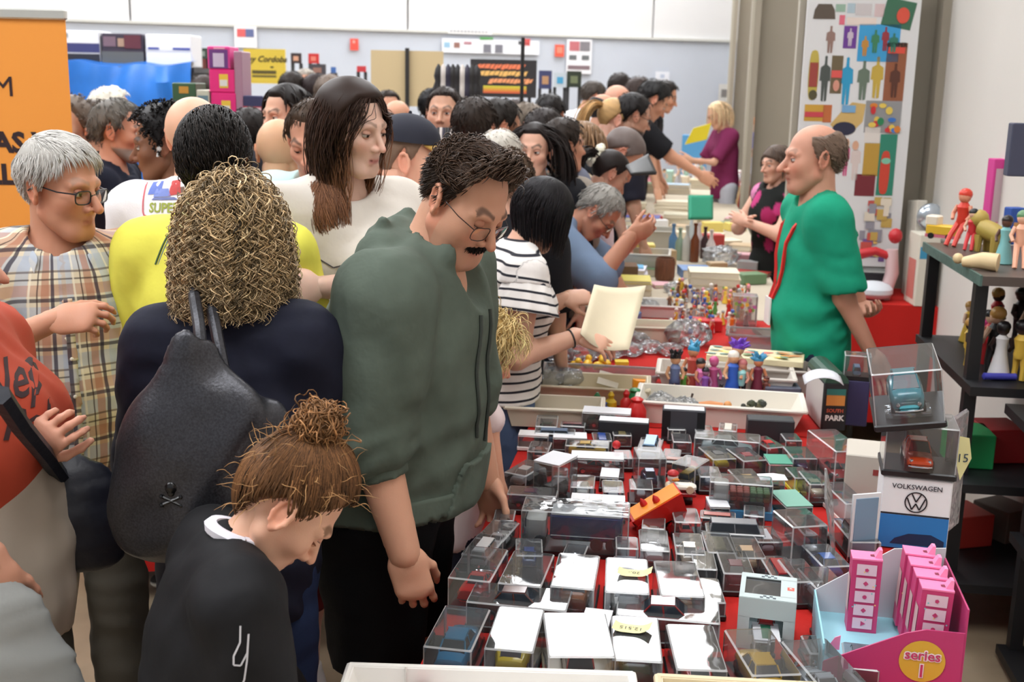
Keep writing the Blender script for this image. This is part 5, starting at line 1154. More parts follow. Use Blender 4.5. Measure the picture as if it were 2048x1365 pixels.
def side_frame(side, d):
    return {'front': ((0, -d[1]/2, d[2]/2), (1, 0, 0), (0, 0, 1)), 'back': ((0, d[1]/2, d[2]/2), (-1, 0, 0), (0, 0, 1)), 'left': ((-d[0]/2, 0, d[2]/2), (0, -1, 0), (0, 0, 1)), 'right': ((d[0]/2, 0, d[2]/2), (0, 1, 0), (0, 0, 1)), 'top': ((0, 0, d[2]), (1, 0, 0), (0, 1, 0))}[side]
def side_M(side, d, u, v, off=.0012):
    c, r, up = [Vector(q) for q in side_frame(side, d)]; n = r.cross(up); p = c+r*u+up*v+n*off; return Matrix(((r.x, up.x, n.x, p.x), (r.y, up.y, n.y, p.y), (r.z, up.z, n.z, p.z), (0, 0, 0, 1)))
def panel(e, side, d, u, v, w, h, col, off=.0012, nm='printed_panel', shape=None):
    b = MB(); M = side_M(side, d, u, v, off)
    poly = shape or [(-w/2, -h/2), (w/2, -h/2), (w/2, h/2), (-w/2, h/2)]
    b.add([(q[0], q[1], 0) for q in poly], [tuple(range(len(poly)))], None, M); return b.obj(nm, e, col if not isinstance(col, tuple) else cmat(col, .5))
def lettering(e, side, d, u, v, txt, size, col, off=.002, bold=.0, rot=0, align='CENTER', shear=0):
    me = text_mesh(txt, size, cmat(col, .5), bold=bold, align=align, shear=shear); me.transform(side_M(side, d, u, v, off) @ Matrix.Rotation(rot, 4, 'Z')); return link('lettering', me, e)
disc = lambda r, n=24, sx=1: [(r*sx*math.cos(2*PI*i/n), r*math.sin(2*PI*i/n)) for i in range(n)]
BIGC = (.088, .172, .078); SM = (.066, .125, .052)
# front row, lids seen from above, long side running away from the camera
case(916, 1254, BIGC, 2, 'turquoise blue saloon model car', carspec=('saloon', (52, 132, 172), .155, 0)); case(1031, 1257, BIGC, 0, 'lemon yellow hatchback model car', carspec=('beetle', (206, 180, 38), .15, 0))
case(1156, 1268, (.118, .172, .085), -10, 'red and white van on a brown base', plinth=(206, 188, 160), carspec=('van', (204, 190, 176), .13, 0, (196, 60, 52))); case(1272, 1276, BIGC, -4, 'bottle green saloon model car', carspec=('saloon', (38, 66, 48), .155, 0))
case(1391, 1293, BIGC, -7, 'cherry red coupe model car', carspec=('beetle', (190, 34, 40), .13, 4)); case(1523, 1302, BIGC, -14, 'amber yellow saloon model car', carspec=('saloon', (220, 172, 44), .15, 0)); case(1648, 1325, BIGC, -18, 'silver coupe with a bright case lid', carspec=('racer', (180, 184, 190), .15, 0))
# crosswise pair behind the front row
case(1040, 1192, (.098, .198, .06), 92, 'long dark brown limousine', carspec=('saloon', (74, 34, 30), .17, 0)); case(1336, 1217, (.098, .198, .06), 90, 'long maroon limousine', carspec=('saloon', (120, 28, 30), .17, 0))
# third row
case(958, 1126, BIGC, 4, 'vermilion red sports car', carspec=('racer', (212, 44, 40), .15, 0)); case(1054, 1136, BIGC, 3, 'black and chrome saloon', carspec=('saloon', (36, 34, 38), .155, 0)); case(1152, 1141, BIGC, 0, 'copper brown saloon', carspec=('saloon', (150, 92, 60), .155, 0))
case(1254, 1150, BIGC, -3, 'pearl white saloon', carspec=('saloon', (214, 214, 210), .155, 0)); case(1357, 1156, BIGC, -6, 'sandy brown saloon', carspec=('saloon', (168, 128, 84), .15, 0))
case(996, 1060, SM, 10, 'white sports car with a striped bonnet', carspec=('racer', (226, 224, 222), .105, 0)); case(968, 1090, SM, 8, 'pale grey van behind the red sports car', carspec=('van', (200, 200, 200), .09, 0))
# middle of the table
case(1308, 1080, SM, -4, 'white and red rally car', carspec=('racer', (226, 222, 220), .105, 0)); case(1378, 1087, SM, -4, 'cream fire car with red wings', carspec=('beetle', (216, 198, 176), .10, 0)); case(1470, 1058, (.066, .135, .05), 88, 'long grey coach', carspec=('van', (120, 122, 128), .12, 0))
case(1438, 1084, SM, -6, 'olive drab jeep', carspec=('van', (92, 92, 62), .08, 0)); case(1492, 1094, SM, -8, 'tan vintage car', carspec=('beetle', (166, 138, 106), .10, 0)); case(1470, 1124, SM, -6, 'dark wine coupe', carspec=('saloon', (84, 28, 36), .11, 0))
case(1600, 1035, (.085, .11, .105), -20, 'tall case with a dark upright figure'); case(1618, 1050, SM, -14, 'tomato red coupe behind the tall case', carspec=('racer', (206, 48, 40), .11, 0)); case(1652, 1110, SM, -16, 'blue and silver coupe', carspec=('saloon', (78, 104, 160), .11, 0)); case(1645, 1155, (.07, .11, .06), -16, 'white racer with red and blue stripes', carspec=('racer', (228, 228, 228), .10, 0))
case(1372, 1030, (.062, .095, .06), -6, 'scarlet roadster', carspec=('racer', (196, 44, 44), .085, 0)); case(1066, 982, SM, 88, 'plum purple saloon', carspec=('saloon', (72, 40, 66), .11, 0)); case(1196, 999, (.06, .135, .05), 88, 'ivory saloon under a white lid', carspec=('saloon', (216, 210, 200), .11, 0), lid=(236, 236, 238))
case(1112, 918, (.075, .10, .115), 24, 'black steam lorry in a tall case', carspec=('van', (44, 46, 50), .085, 0), lid=(232, 232, 238)); case(1195, 912, (.064, .145, .06), 86, 'red endurance racer with black sills', plinth=(60, 60, 66), carspec=('racer', (206, 50, 46), .125, 0), lid=(238, 238, 242)); case(1052, 935, SM, 20, 'grey saloon by the pink blouse', carspec=('saloon', (150, 150, 150), .11, 0))
case(1166, 962, (.062, .10, .05), -2, 'milk white saloon', carspec=('saloon', (220, 216, 208), .09, 0)); case(1226, 972, (.055, .09, .05), -6, 'indigo coupe', carspec=('saloon', (62, 60, 110), .085, 0)); case(1300, 905, (.075, .10, .095), -10, 'violet hot rod in a tall case', carspec=('beetle', (74, 62, 108), .09, 0))
case(1282, 968, (.06, .08, .05), -4, 'graphite coupe', carspec=('saloon', (70, 70, 74), .075, 0)); case(1382, 922, (.07, .09, .075), 26, 'gold carriage model', carspec=('van', (170, 140, 46), .08, 0)); case(1418, 943, (.06, .09, .05), -6, 'charcoal saloon next to the gold carriage', carspec=('saloon', (58, 58, 62), .085, 0))
case(1434, 905, (.07, .12, .05), -20, 'yellow and black taxi', carspec=('saloon', (206, 178, 48), .105, 0, (30, 30, 30))); case(1492, 908, (.07, .12, .05), -22, 'burgundy saloon', carspec=('saloon', (126, 34, 48), .105, 0)); case(1494, 952, (.07, .12, .05), -16, 'dull brass saloon', carspec=('saloon', (140, 116, 74), .105, 0)); case(1534, 884, (.062, .11, .045), -26, 'red bubble car', carspec=('beetle', (196, 40, 44), .09, 0))
case(1556, 920, (.065, .085, .045), -8, 'green lidded case by the folded paper', lid=(70, 150, 124)); case(1600, 905, (.07, .11, .06), -10, 'midnight blue coupe seen head-on', carspec=('saloon', (40, 46, 84), .09, 180)); case(1630, 955, (.06, .11, .06), -10, 'cream vintage saloon seen head-on', carspec=('saloon', (226, 212, 182), .10, 180)); case(1582, 998, (.07, .12, .05), -16, 'low case with a pale green lid', lid=(120, 170, 152)); case(1598, 945, (.05, .09, .05), -12, 'grey case with a yellow edge', plinth=(220, 214, 60))
case(1455, 872, (.085, .185, .07), 94, 'pale silver grand tourer', plinth=(30, 34, 60), carspec=('saloon', (176, 188, 188), .145, 0)); case(1214, 822, (.07, .15, .065), 90, 'sea green convertible', carspec=('saloon', (110, 150, 130), .12, 0), lid=(232, 232, 236)); case(1110, 862, (.06, .12, .05), 86, 'chrome blue van near the red strip', carspec=('van', (110, 130, 156), .09, 0)); case(1068, 868, (.055, .09, .045), 88, 'pale case with a white card', plinth=(226, 222, 220), lid=(226, 222, 222)); case(1140, 872, (.06, .1, .045), 84, 'case with a white paper lid beside the pale case', lid=(234, 234, 238))
case(1254, 1085, (.05, .07, .06), -4, 'little clear case by the blue lorry', plinth=(200, 200, 205)); case(1340, 1000, (.06, .08, .03), -2, 'flat clear case under the white toy car'); case(1530, 1068, (.06, .10, .045), -10, 'clear case with a silver tractor', carspec=('van', (170, 172, 178), .07, 0)); case(1408, 1120, (.05, .10, .05), -4, 'dark case between the sandy saloon and the wine coupe')
case(1600, 1140, (.06, .12, .06), -14, 'clear case leaning by the grey window box'); case(1420, 1180, (.05, .12, .04), -6, 'flat dull case beside the grey window box'); case(1560, 1135, (.06, .12, .05), -10, 'ruby red lorry in shade', carspec=('van', (140, 26, 30), .09, 0))
# smaller cases filling the gaps between
def clear_of(c, w, l, rz, gap=.004):
    R2 = Rz(rz)[:2, :2]; pts = [c+R2@np.array([i*w/2, j*l/2]) for i in (-1, 0, 1) for j in (-1, -.5, 0, .5, 1)]
    for q, w2, l2, r2 in FOOT:
        if math.hypot(q[0]-c[0], q[1]-c[1]) > (w+l+w2+l2)*.5: continue
        B = Rz(-r2)[:2, :2]
        for p_ in pts:
            v = B@(p_-q)
            if abs(v[0]) < w2/2+gap and abs(v[1]) < l2/2+gap: return False
        C_ = Rz(-rz)[:2, :2]
        for i in (-1, 0, 1):
            for j in (-1, -.5, 0, .5, 1):
                v = C_@(q+Rz(r2)[:2, :2]@np.array([i*w2/2, j*l2/2])-c)
                if abs(v[0]) < w/2+gap and abs(v[1]) < l/2+gap: return False
    return True
for x, y, w, l in ((1246, 870, .16, .1), (1538, 862, .15, .1), (1365, 860, .14, .1), (1150, 1085, .26, .11), (1478, 1010, .18, .1), (1318, 1040, .16, .1), (1530, 1250, .12, .13)): FOOT.append((Zp(x, y, TZ)[:2], w, l, -TA))
r_ = random.Random(77); hues = [('slate', (84, 92, 100)), ('rust', (150, 70, 40)), ('jade', (60, 130, 100)), ('cobalt', (44, 74, 150)), ('ash grey', (150, 150, 148)), ('bone white', (220, 212, 196)), ('wine', (110, 30, 44)), ('mustard', (196, 160, 60)), ('ink black', (30, 30, 36)), ('brick', (166, 66, 54)), ('khaki', (130, 120, 84)), ('sky', (120, 160, 196))]; kinds = [('saloon', 'saloon'), ('beetle', 'runabout'), ('van', 'minibus'), ('racer', 'roadster')]
cand = [(h, k) for h in hues for k in kinds]; r_.shuffle(cand); cnt = 0
for it in range(2200):
    w, l, h = r_.choice([(.066, .125, .05), (.06, .1, .05), (.055, .085, .045), (.05, .075, .04)]); c_ = T(r_.uniform(.05, .80), r_.uniform(.22, 1.74))[:2]; rz_ = r_.choice([-8, -4, 0, 4, 88, 92])
    if cnt >= len(cand) or not clear_of(c_, w, l, -TA-rad(rz_)): continue
    (hn, hc_), (ks, kn) = cand[cnt]; cnt += 1; d_ = np.array([c_[0], c_[1], TZ+h])-CAMP; k_ = F/(d_@_fw); case(1024+k_*(d_@_r), 682.5-k_*(d_@_u), (w, l, h), rz_, '%s %s' % (hn, kn), carspec=(ks, hc_, l*.86, 0), lid=(228, 228, 232) if r_.random() < .12 else None)
# dark boxes at the back of the cases
TDr = -TA
def onT(x, y, z): p = Zp(x, y, z); return p
p = onT(1246, 888, TZ); crate_box('black_box', p, (.15, .055, .075), TDr, (34, 34, 38), 'black carton with a white top edge behind the red racer', faces=[('top', 0, 0, .146, .05, (214, 214, 216))])
p = onT(1538, 880, TZ); crate_box('black_box', p, (.14, .06, .07), TDr+.03, (38, 38, 42), 'black carton behind the silver grand tourer')
p = onT(1365, 880, TZ); crate_box('black_box', p, (.13, .05, .10), TDr, (60, 60, 66), 'grey carton with two black end strips', faces=[('front', -.052, .005, .024, .08, (16, 16, 20)), ('front', .052, .005, .024, .08, (16, 16, 20)), ('top', 0, 0, .12, .045, (206, 206, 208))])
# blue lorry in a long blister box
p = onT(1150, 1098, TZ); e = empty('display_case', p, TDr+.02, 'long clear case holding a navy box lorry with a white cab', 'display case'); b = MB(); b.box((0, 0, .005), (.25, .1, .01)); b.obj('plinth', e, BLK); c = link('cover', case_cover(.245, .095, .105, CLR2), e)
e = empty('model_lorry', p+[0, 0, .011], TDr+.02, 'navy blue box lorry with a white cab in its long case', 'model lorry'); b = MB(); b.box((.025, 0, .05), (.165, .062, .062), bev=.005); b.obj('box_body', e, mat('navy_gloss', (34, 50, 112), .25), smooth=True)
b = MB(); b.box((.025, 0, .083), (.16, .058, .006)); b.obj('roof', e, cmat((238, 238, 240), .3)); b = MB(); b.box((-.09, 0, .04), (.045, .058, .06), bev=.006); cb = b.obj('cab', e, cmat((226, 222, 214), .35), smooth=True); b = MB(); b.box((-.114, 0, .055), (.003, .048, .02)); b.obj('windscreen', cb, GLZ)
b = MB(); b.tube([(-.055, -.0325, .032), (.09, -.0325, .032), (.105, -.0325, .045), (.107, -.0325, .07)], .0018, 5); b.obj('trim_line', e, CHR)
for x in (-.08, .05, .085):
    for y in (-1, 1): b = MB(); b.lathe([(.002, -.008), (.0145, -.008), (.0145, .008), (.002, .008)], 12, M=Matrix.Rotation(PI/2, 4, 'X')); b.obj('wheel', e, TYRE, loc=(x, y*.026, .0145), smooth=True)
# truck with crates on a blue base
p = onT(1478, 1026, TZ); e = empty('display_case', p, TDr-.02, 'clear case on a bright blue base holding the crate truck', 'display case'); b = MB(); b.box((0, 0, .01), (.165, .085, .02)); b.obj('plinth', e, cmat((64, 142, 190), .35)); link('cover', case_cover(.155, .072, .09, CLR), e)
e = empty('model_truck', p+[0, 0, .021], TDr-.02, 'white cab truck carrying rows of red and green crates', 'model truck'); b = MB(); b.box((-.048, 0, .036), (.036, .05, .052), bev=.005); b.obj('cab', e, cmat((226, 224, 216), .3), smooth=True); b = MB(); b.box((.022, 0, .014), (.1, .052, .006)); b.obj('flatbed', e, cmat((60, 60, 60), .5))
for x in (-.05, -.002, .05):
    for y in (-1, 1): b = MB(); b.lathe([(.002, -.006), (.0105, -.006), (.0105, .006), (.002, .006)], 12, M=Matrix.Rotation(PI/2, 4, 'X')); b.obj('wheel', e, TYRE, loc=(x, y*.021, .0105), smooth=True)
cb = MB(); cb.box((0, 0, .0065), (.0155, .0155, .012), bev=.002); cm_ = cb.mesh('crate')
for i in range(6):
    for j in range(3):
        for k in range(2):
            o = bpy.data.objects.new('crate', cm_); COL.objects.link(o); o.parent = e; o.location = (-.018+i*.0165, -.0165+j*.0165, .017+k*.0135)
            if not cm_.materials: cm_.materials.append(BLK)
            o.material_slots[0].link = 'OBJECT'; o.material_slots[0].material = cmat((168, 74, 56) if i < 3 else (92, 128, 76), .5)
# red tipping toy and white toy car with driver
p = onT(1318, 1062, TZ); e = empty('toy_dumper', p, TDr+.25, 'red plastic tipping toy with an orange tray among the cases', 'toy', rot=None); M_ = TR((0, 0, .06), 0, 0, -.55)
b = MB(); b.loft([[(-.06, -.028, -.03), (.05, -.03, -.03), (.05, .03, -.03), (-.06, .028, -.03)], [(-.075, -.036, .02), (.06, -.04, .02), (.06, .04, .02), (-.075, .036, .02)]], M=M_); bd = b.obj('tray', e, cmat((206, 34, 28), .3)); b = MB(); b.box((-.006, 0, .0215), (.125, .07, .003), M=M_); b.obj('tray_floor', bd, cmat((246, 150, 46), .4))
for x, y in ((-.03, .008), (.0, -.012)): b = MB(); b.lathe([(.009, .023), (.008, .032), (.001, .042)], 10, M=M_ @ Matrix.Translation((x, y, 0))); b.obj('stud', e, cmat((196, 30, 26), .35), smooth=True)
for x in (-.045, .03):
    for y in (-1, 1): b = MB(); b.lathe([(.002, -.007), (.017, -.007), (.017, .007), (.002, .007)], 12, M=Matrix.Rotation(PI/2, 4, 'X')); b.obj('wheel', e, cmat((170, 20, 24), .3), loc=(x, y*.03, .017), smooth=True)
b = MB(); b.box((0, 0, .024), (.12, .04, .014)); b.obj('chassis', e, BLK); b = MB(); b.tube([(-.07, 0, .03), (-.095, .0, .045), (-.1, .01, .07)], .008, 8); b.obj('nose', e, cmat((196, 50, 60), .3), smooth=True)
p = onT(1358, 990, TZ+.034); e = empty('toy_car', p, TDr+.05, 'white open toy car with a small capped driver on a red base', 'toy'); b = MB(); b.box((0, 0, .005), (.085, .036, .01), bev=.002); b.obj('base', e, cmat((150, 24, 30), .4)); b = MB(); b.box((.005, 0, .022), (.075, .03, .018), bev=.006); b.obj('body', e, cmat((236, 230, 218), .3), smooth=True)
for x in (-.026, .026): b = MB(); b.lathe([(.002, -.018), (.010, -.018), (.010, .018), (.002, .018)], 12, M=Matrix.Rotation(PI/2, 4, 'X')); b.obj('wheel', e, cmat((214, 190, 160), .4), loc=(x, 0, .019), smooth=True)
b = MB(); b.sphere((-.018, 0, .046), .014, 12); b.obj('driver_head', e, cmat((236, 228, 220), .4), smooth=True); b = MB(); b.sphere((-.018, 0, .056), (.015, .015, .010), 12); b.obj('cap', e, cmat((196, 40, 46), .4), smooth=True); b = MB(); b.sphere((-.012, -.01, .043), (.011, .006, .005), 10); b.obj('scarf', e, cmat((230, 150, 60), .4), smooth=True)
b = MB(); b.sphere((0, 0, 0), .012, 12); o = b.obj('red_ball', None, cmat((206, 40, 44), .35), smooth=True, loc=onT(1233, 890, TZ+.0875)+[0, 0, 0]); tag(o, 'small round red bead on top of the red racer case lid', 'bead')
# grey cardboard window box with chequer strips
p = onT(1530, 1275, TZ); d = (.105, .115, .105); e = empty('window_box', p, TDr-.10, 'pale grey-green cardboard window box with black chequered strips', 'box'); bm_ = cmat((186, 198, 198), .6); b = MB(); t_ = .002
for c_, s_ in (((0, -d[1]/2, d[2]*.14), (d[0], t_, d[2]*.28)), ((0, -d[1]/2, d[2]*.81), (d[0], t_, d[2]*.38)), ((-d[0]*.40, -d[1]/2, d[2]*.45), (d[0]*.2, t_, d[2]*.36)), ((d[0]*.40, -d[1]/2, d[2]*.45), (d[0]*.2, t_, d[2]*.36)), ((0, d[1]/2, d[2]/2), (d[0], t_, d[2])), ((-d[0]/2, 0, d[2]/2), (t_, d[1], d[2])), ((d[0]/2, 0, d[2]/2), (t_, d[1], d[2])),
               ((0, -d[1]*.42, d[2]), (d[0], d[1]*.16, t_)), ((0, d[1]*.42, d[2]), (d[0], d[1]*.16, t_)), ((-d[0]*.46, 0, d[2]), (d[0]*.08, d[1]*.7, t_)), ((d[0]*.36, 0, d[2]), (d[0]*.28, d[1]*.7, t_)), ((0, 0, .002), (d[0], d[1], .003))): b.box(c_, s_)
b.obj('carton', e, bm_); b = MB(); b.box((-d[0]*.1, 0, d[2]-.003), (d[0]*.68, d[1]*.72, .0008)); b.obj('film_window', e, CLR)
for v in (-.42, .42):
    for i in range(5):
        for j in range(2): 
            if (i+j) % 2 == 0: panel(e, 'top', d, -.012+i*.006, v*d[1]+(j-.5)*.006, .006, .006, (40, 60, 72))
panel(e, 'top', d, d[0]*.4, .0, .013, .015, (206, 90, 74)); lettering(e, 'top', d, d[0]*.4, 0, 'R', .010, (240, 236, 230))
car('van', (206, 196, 186), p+[0, 0, .005], TDr+PI-.1, .085, 'cream toy van inside the grey window box', None, (170, 40, 40))
# hand-written price notes
for x, y, z, txt, nm, rz in ((1268, 1147, TZ+.082, '20,-', 'pale yellow price note curling on the pearl white car case', .05), (1262, 1258, TZ+.082, '12,515', 'pale yellow price note curling on the green car case', -.05)):
    p = onT(x, y, z); e = empty('price_note', p, TDr+rz, nm, 'note'); rows = []; b = MB(); V = []
    for i in range(9):
        u = -.034+.068*i/8; zc = .0+.010*max(0, (i-5)/3)**2+.006*max(0, (2-i)/2)**2; V += [(u, -.017, zc), (u+.004, .017, zc)]
    b.add(V, [(i*2, i*2+2, i*2+3, i*2+1) for i in range(8)]); o = b.obj('paper', e, mat('sticky_note', (240, 232, 168), .7), smooth=True); me = text_mesh(txt, .016, cmat((60, 62, 74), .6)); me.transform(Matrix.Translation((0, 0, .0012)) @ Matrix.Rotation(PI*.98, 4, 'Z')); link('handwriting', me, e)
p = onT(1545, 955, TZ+.062); b = MB(); b.add([(-.036, -.025, 0), (.036, -.022, 0), (.036, .022, 0), (-.036, .024, .0), (0, -.002, .012)], [(0, 1, 4), (1, 2, 4), (2, 3, 4), (3, 0, 4)]); o = b.obj('folded_paper', None, cmat((240, 240, 244), .7), loc=p); tag(o, 'white folded leaflet resting on the middle cases', 'paper'); md = o.modifiers.new('t', 'SOLIDIFY'); md.thickness = .0012
# ------------------------------------------------------------------ the stall holder
GRN = mat('emerald_cotton', (28, 150, 116), .85, var=.05, vscale=10, bump=.7, bscale=8, spec=.2)
def vendor_after(D):
    s = D['s']; t = D['top']; nb, fw, sr, up = D['nb'], D['fwd'], D['sr'], D['up']; b_ = MB()
    L = []
    for k in (1, -1):
        pts = [nb-fw*.055*s+up*.03*s+sr*.0, nb-fw*.03*s+sr*k*.062*s+up*.035*s]
        for q in np.linspace(0, 1, 7): pts.append(surf(D, t, nb+sr*k*(.07-.055*q)*s-up*(.03+.33*q)*s+fw*.0, -fw, .006)*[1, 1, 1] if q > .05 else nb+fw*.045*s+sr*k*.075*s-up*.005*s)
        L.append(pts)
    b_ = MB(); V = []
    for pts in L:
        bb = MB(); bb.tube([tuple(p) for p in pts], .0075*s, 4); bb.obj('lanyard', D['root'], cmat((214, 36, 32), .6))
    c = L[0][-1]; bb = MB(); bb.box((0, 0, 0), (.07, .006, .10), M=TR(c-up*.05+fw*.006)); bb.obj('badge', D['root'], cmat((236, 234, 230), .4))
    el, wr = D['arms'][-1]; w2 = unit(wr-el); p = el+(wr-el)*.93; ax = unit(np.cross(w2, [0, 0, 1])); ay = np.cross(w2, ax)
def vend_hair(J, D, P):
    J.add(*hair_cap(.010, .03, (112, 92, 78), 6, .1, 45, bald=.085, var=.2)); r, n = scalp_roots(900, 71, .03, 0, .006, lambda S: (S[:, 2] < .085))
    J.add(*strands(r, n*.1+np.array([0, -.5, -.35]), 7, .0045, .0014, (126, 106, 92), .25, .04, coll=[(SC0, SCR+.009)], jit=.15, seed=72, hug=.2))
MAIN['vendor'] = make_person('balding stall holder in an emerald green tee with a red lanyard', (1626, 318), 4.2, 268, lean=2, hp=4, w=.86, belly=.55, fat=.5, hs=1.04, neck=1.2, skin=(206, 150, 126), hair=(90, 74, 64), hres=.0045, res=.013, handres=.0055, nose=1.35, lip=(170, 104, 94), gaze=6, armr=1.0, shw=.17, stubble=.12, browd=.5,
    L=(4, -14, -16, 2), R=dict(to=(1722, 610, 4.45), hint=(.6, -.8, -.4)), handL=dict(dirw=(.55, -.1, -.85), backw=(.5, .8, .2), curl=(.25, .3, .35, .35), thumb=.3, flip=-1), handR=dict(dirw=(.3, -.9, -.2), curl=(.7, .7, .7, .7)),
    top=dict(name='green_tee', mat=GRN, inf=.02, sinf=.014, sleeve=.92, hem=.16, fold=.009, wr=.006, ff=16, res=.011, neck=.075, cuff=.03), bottom=dict(name='jeans', col=(40, 48, 70), end=.05, inf=.016), shoes=(50, 50, 54), hairf=vend_hair, after=(vendor_after,))
# ------------------------------------------------------------------ floral dress, far woman
def floral(V, D):
    C = np.tile(lin((28, 30, 28)), (len(V), 1)); r = np.random.default_rng(4)
    for i in range(420):
        c = np.array([r.uniform(-.28, .28), r.uniform(-.28, .28), r.uniform(.1, 1.4)]); d = np.linalg.norm((V-c)*[1, 1, .8], axis=1); C[d < r.uniform(.02, .045)] = lin([(190, 60, 120), (160, 40, 90), (70, 96, 60), (210, 130, 170)][i % 4])
    return C
crowd('woman with a fringe and crossed arms in a long black floral dress', (1552, 312), 6.75, 245, long_hair((92, 76, 66), .10, .012, 120, recede=-.03), (222, 170, 146), dict(colf=floral, sleeve=0, hem=.1, neck=.08), topname='floral_dress', fem=1, hp=6, hres=.006, w=1.1, armr=1.2,
    R=(10, 30, 88, 60), L=(10, 34, 84, 55), bottom=dict(name='long_skirt', colf=floral, skirt=.27, end=.10, res=.016), res=.014)
crowd('blonde woman in a maroon tee holding a yellow packet at the far stall', (1436, 220), 10.9, 258, long_hair((220, 190, 150), .2, .008, 120, wd=.004), SK1, (124, 44, 84), fem=1, hp=26, w=.8, armr=.8, shw=.15, bottom=dict(name='pale_trousers', col=(186, 188, 198), end=.05, inf=.02), R=(6, 30, 60), L=(6, 34, 62))
p = W(1395, 268, 10.7); b = MB(); b.add([(-.11, 0, -.10), (.09, .01, -.05), (.12, 0, .10), (-.04, -.01, .05)], [(0, 1, 2, 3)]); o = b.obj('yellow_packet', None, cmat((226, 206, 44), .5), loc=p); md = o.modifiers.new('t', 'SOLIDIFY'); md.thickness = .01; tag(o, 'bright yellow flat packet held by the blonde woman', 'packet')
# ------------------------------------------------------------------ woman at the left edge in a two-tone sweatshirt
def split_mat(name, c1, c2, plane):
    m, t, b_ = _new(name); b_.inputs['Roughness'].default_value = .85; tc = t.nodes.new('ShaderNodeTexCoord'); dp = t.nodes.new('ShaderNodeVectorMath'); dp.operation = 'DOT_PRODUCT'; dp.inputs[1].default_value = plane[:3]; t.links.new(tc.outputs['Object'], dp.inputs[0])
    gt = t.nodes.new('ShaderNodeMath'); gt.operation = 'GREATER_THAN'; gt.inputs[1].default_value = plane[3]; t.links.new(dp.outputs['Value'], gt.inputs[0]); mx = t.nodes.new('ShaderNodeMix'); mx.data_type = 'RGBA'; mx.inputs[6].default_value = tuple(lin(c2))+(1,); mx.inputs[7].default_value = tuple(lin(c1))+(1,); t.links.new(gt.outputs[0], mx.inputs[0]); t.links.new(mx.outputs[2], b_.inputs['Base Color']); return m
TWOT = split_mat('two_tone_jersey', (172, 62, 36), (190, 176, 160), (.25, -.55, 1, 1.04))
def left_after(D):
    t = D['top']; o = np.array([.07, .13, 1.25]); Rw = D['Rw'].T
    for txt, dx, dz, sz in (('Nep', -.005, .03, .075), ('Pol', .015, -.035, .07)):
        me = text_mesh(txt, sz, cmat((48, 24, 26), .8), shear=.25, bold=.001); me.transform(Matrix.Translation((dx, dz, 0))); decal(D, t, me, o, Rw@unit([.80, .58, -.15]), Rw@unit([.1, 0, .99]), name='print_lettering', depth=.9)
MAIN['left'] = crowd('woman at the left edge in an orange and cream sweatshirt clutching a bag strap', (-118, 470), 2.0, 84, long_hair((90, 66, 50), .2, .012, 60), (206, 150, 126), dict(mat=TWOT, sleeve=1.8, hem=.08, inf=.03, res=.012, fold=.008), topname='two_tone_sweatshirt', fem=1.6, w=1.2, lean=-2, res=.013, handres=.005, noeye=1, bcol=(18, 17, 20), belly=.5,
    L=dict(to=(60, 905, 1.95), hint=(-.6, -.3, -1)), R=dict(to=(-14, 1130, 1.72), hint=(.4, -.5, -.5)), handL=dict(dirw=(.55, -.35, .5), backw=(.2, -.9, .3), curl=(.6, .65, .7, .75), thumb=.6), handR=dict(dirw=(.05, 0, -1), curl=(.9, .9, .9, .9)), after=(left_after,))
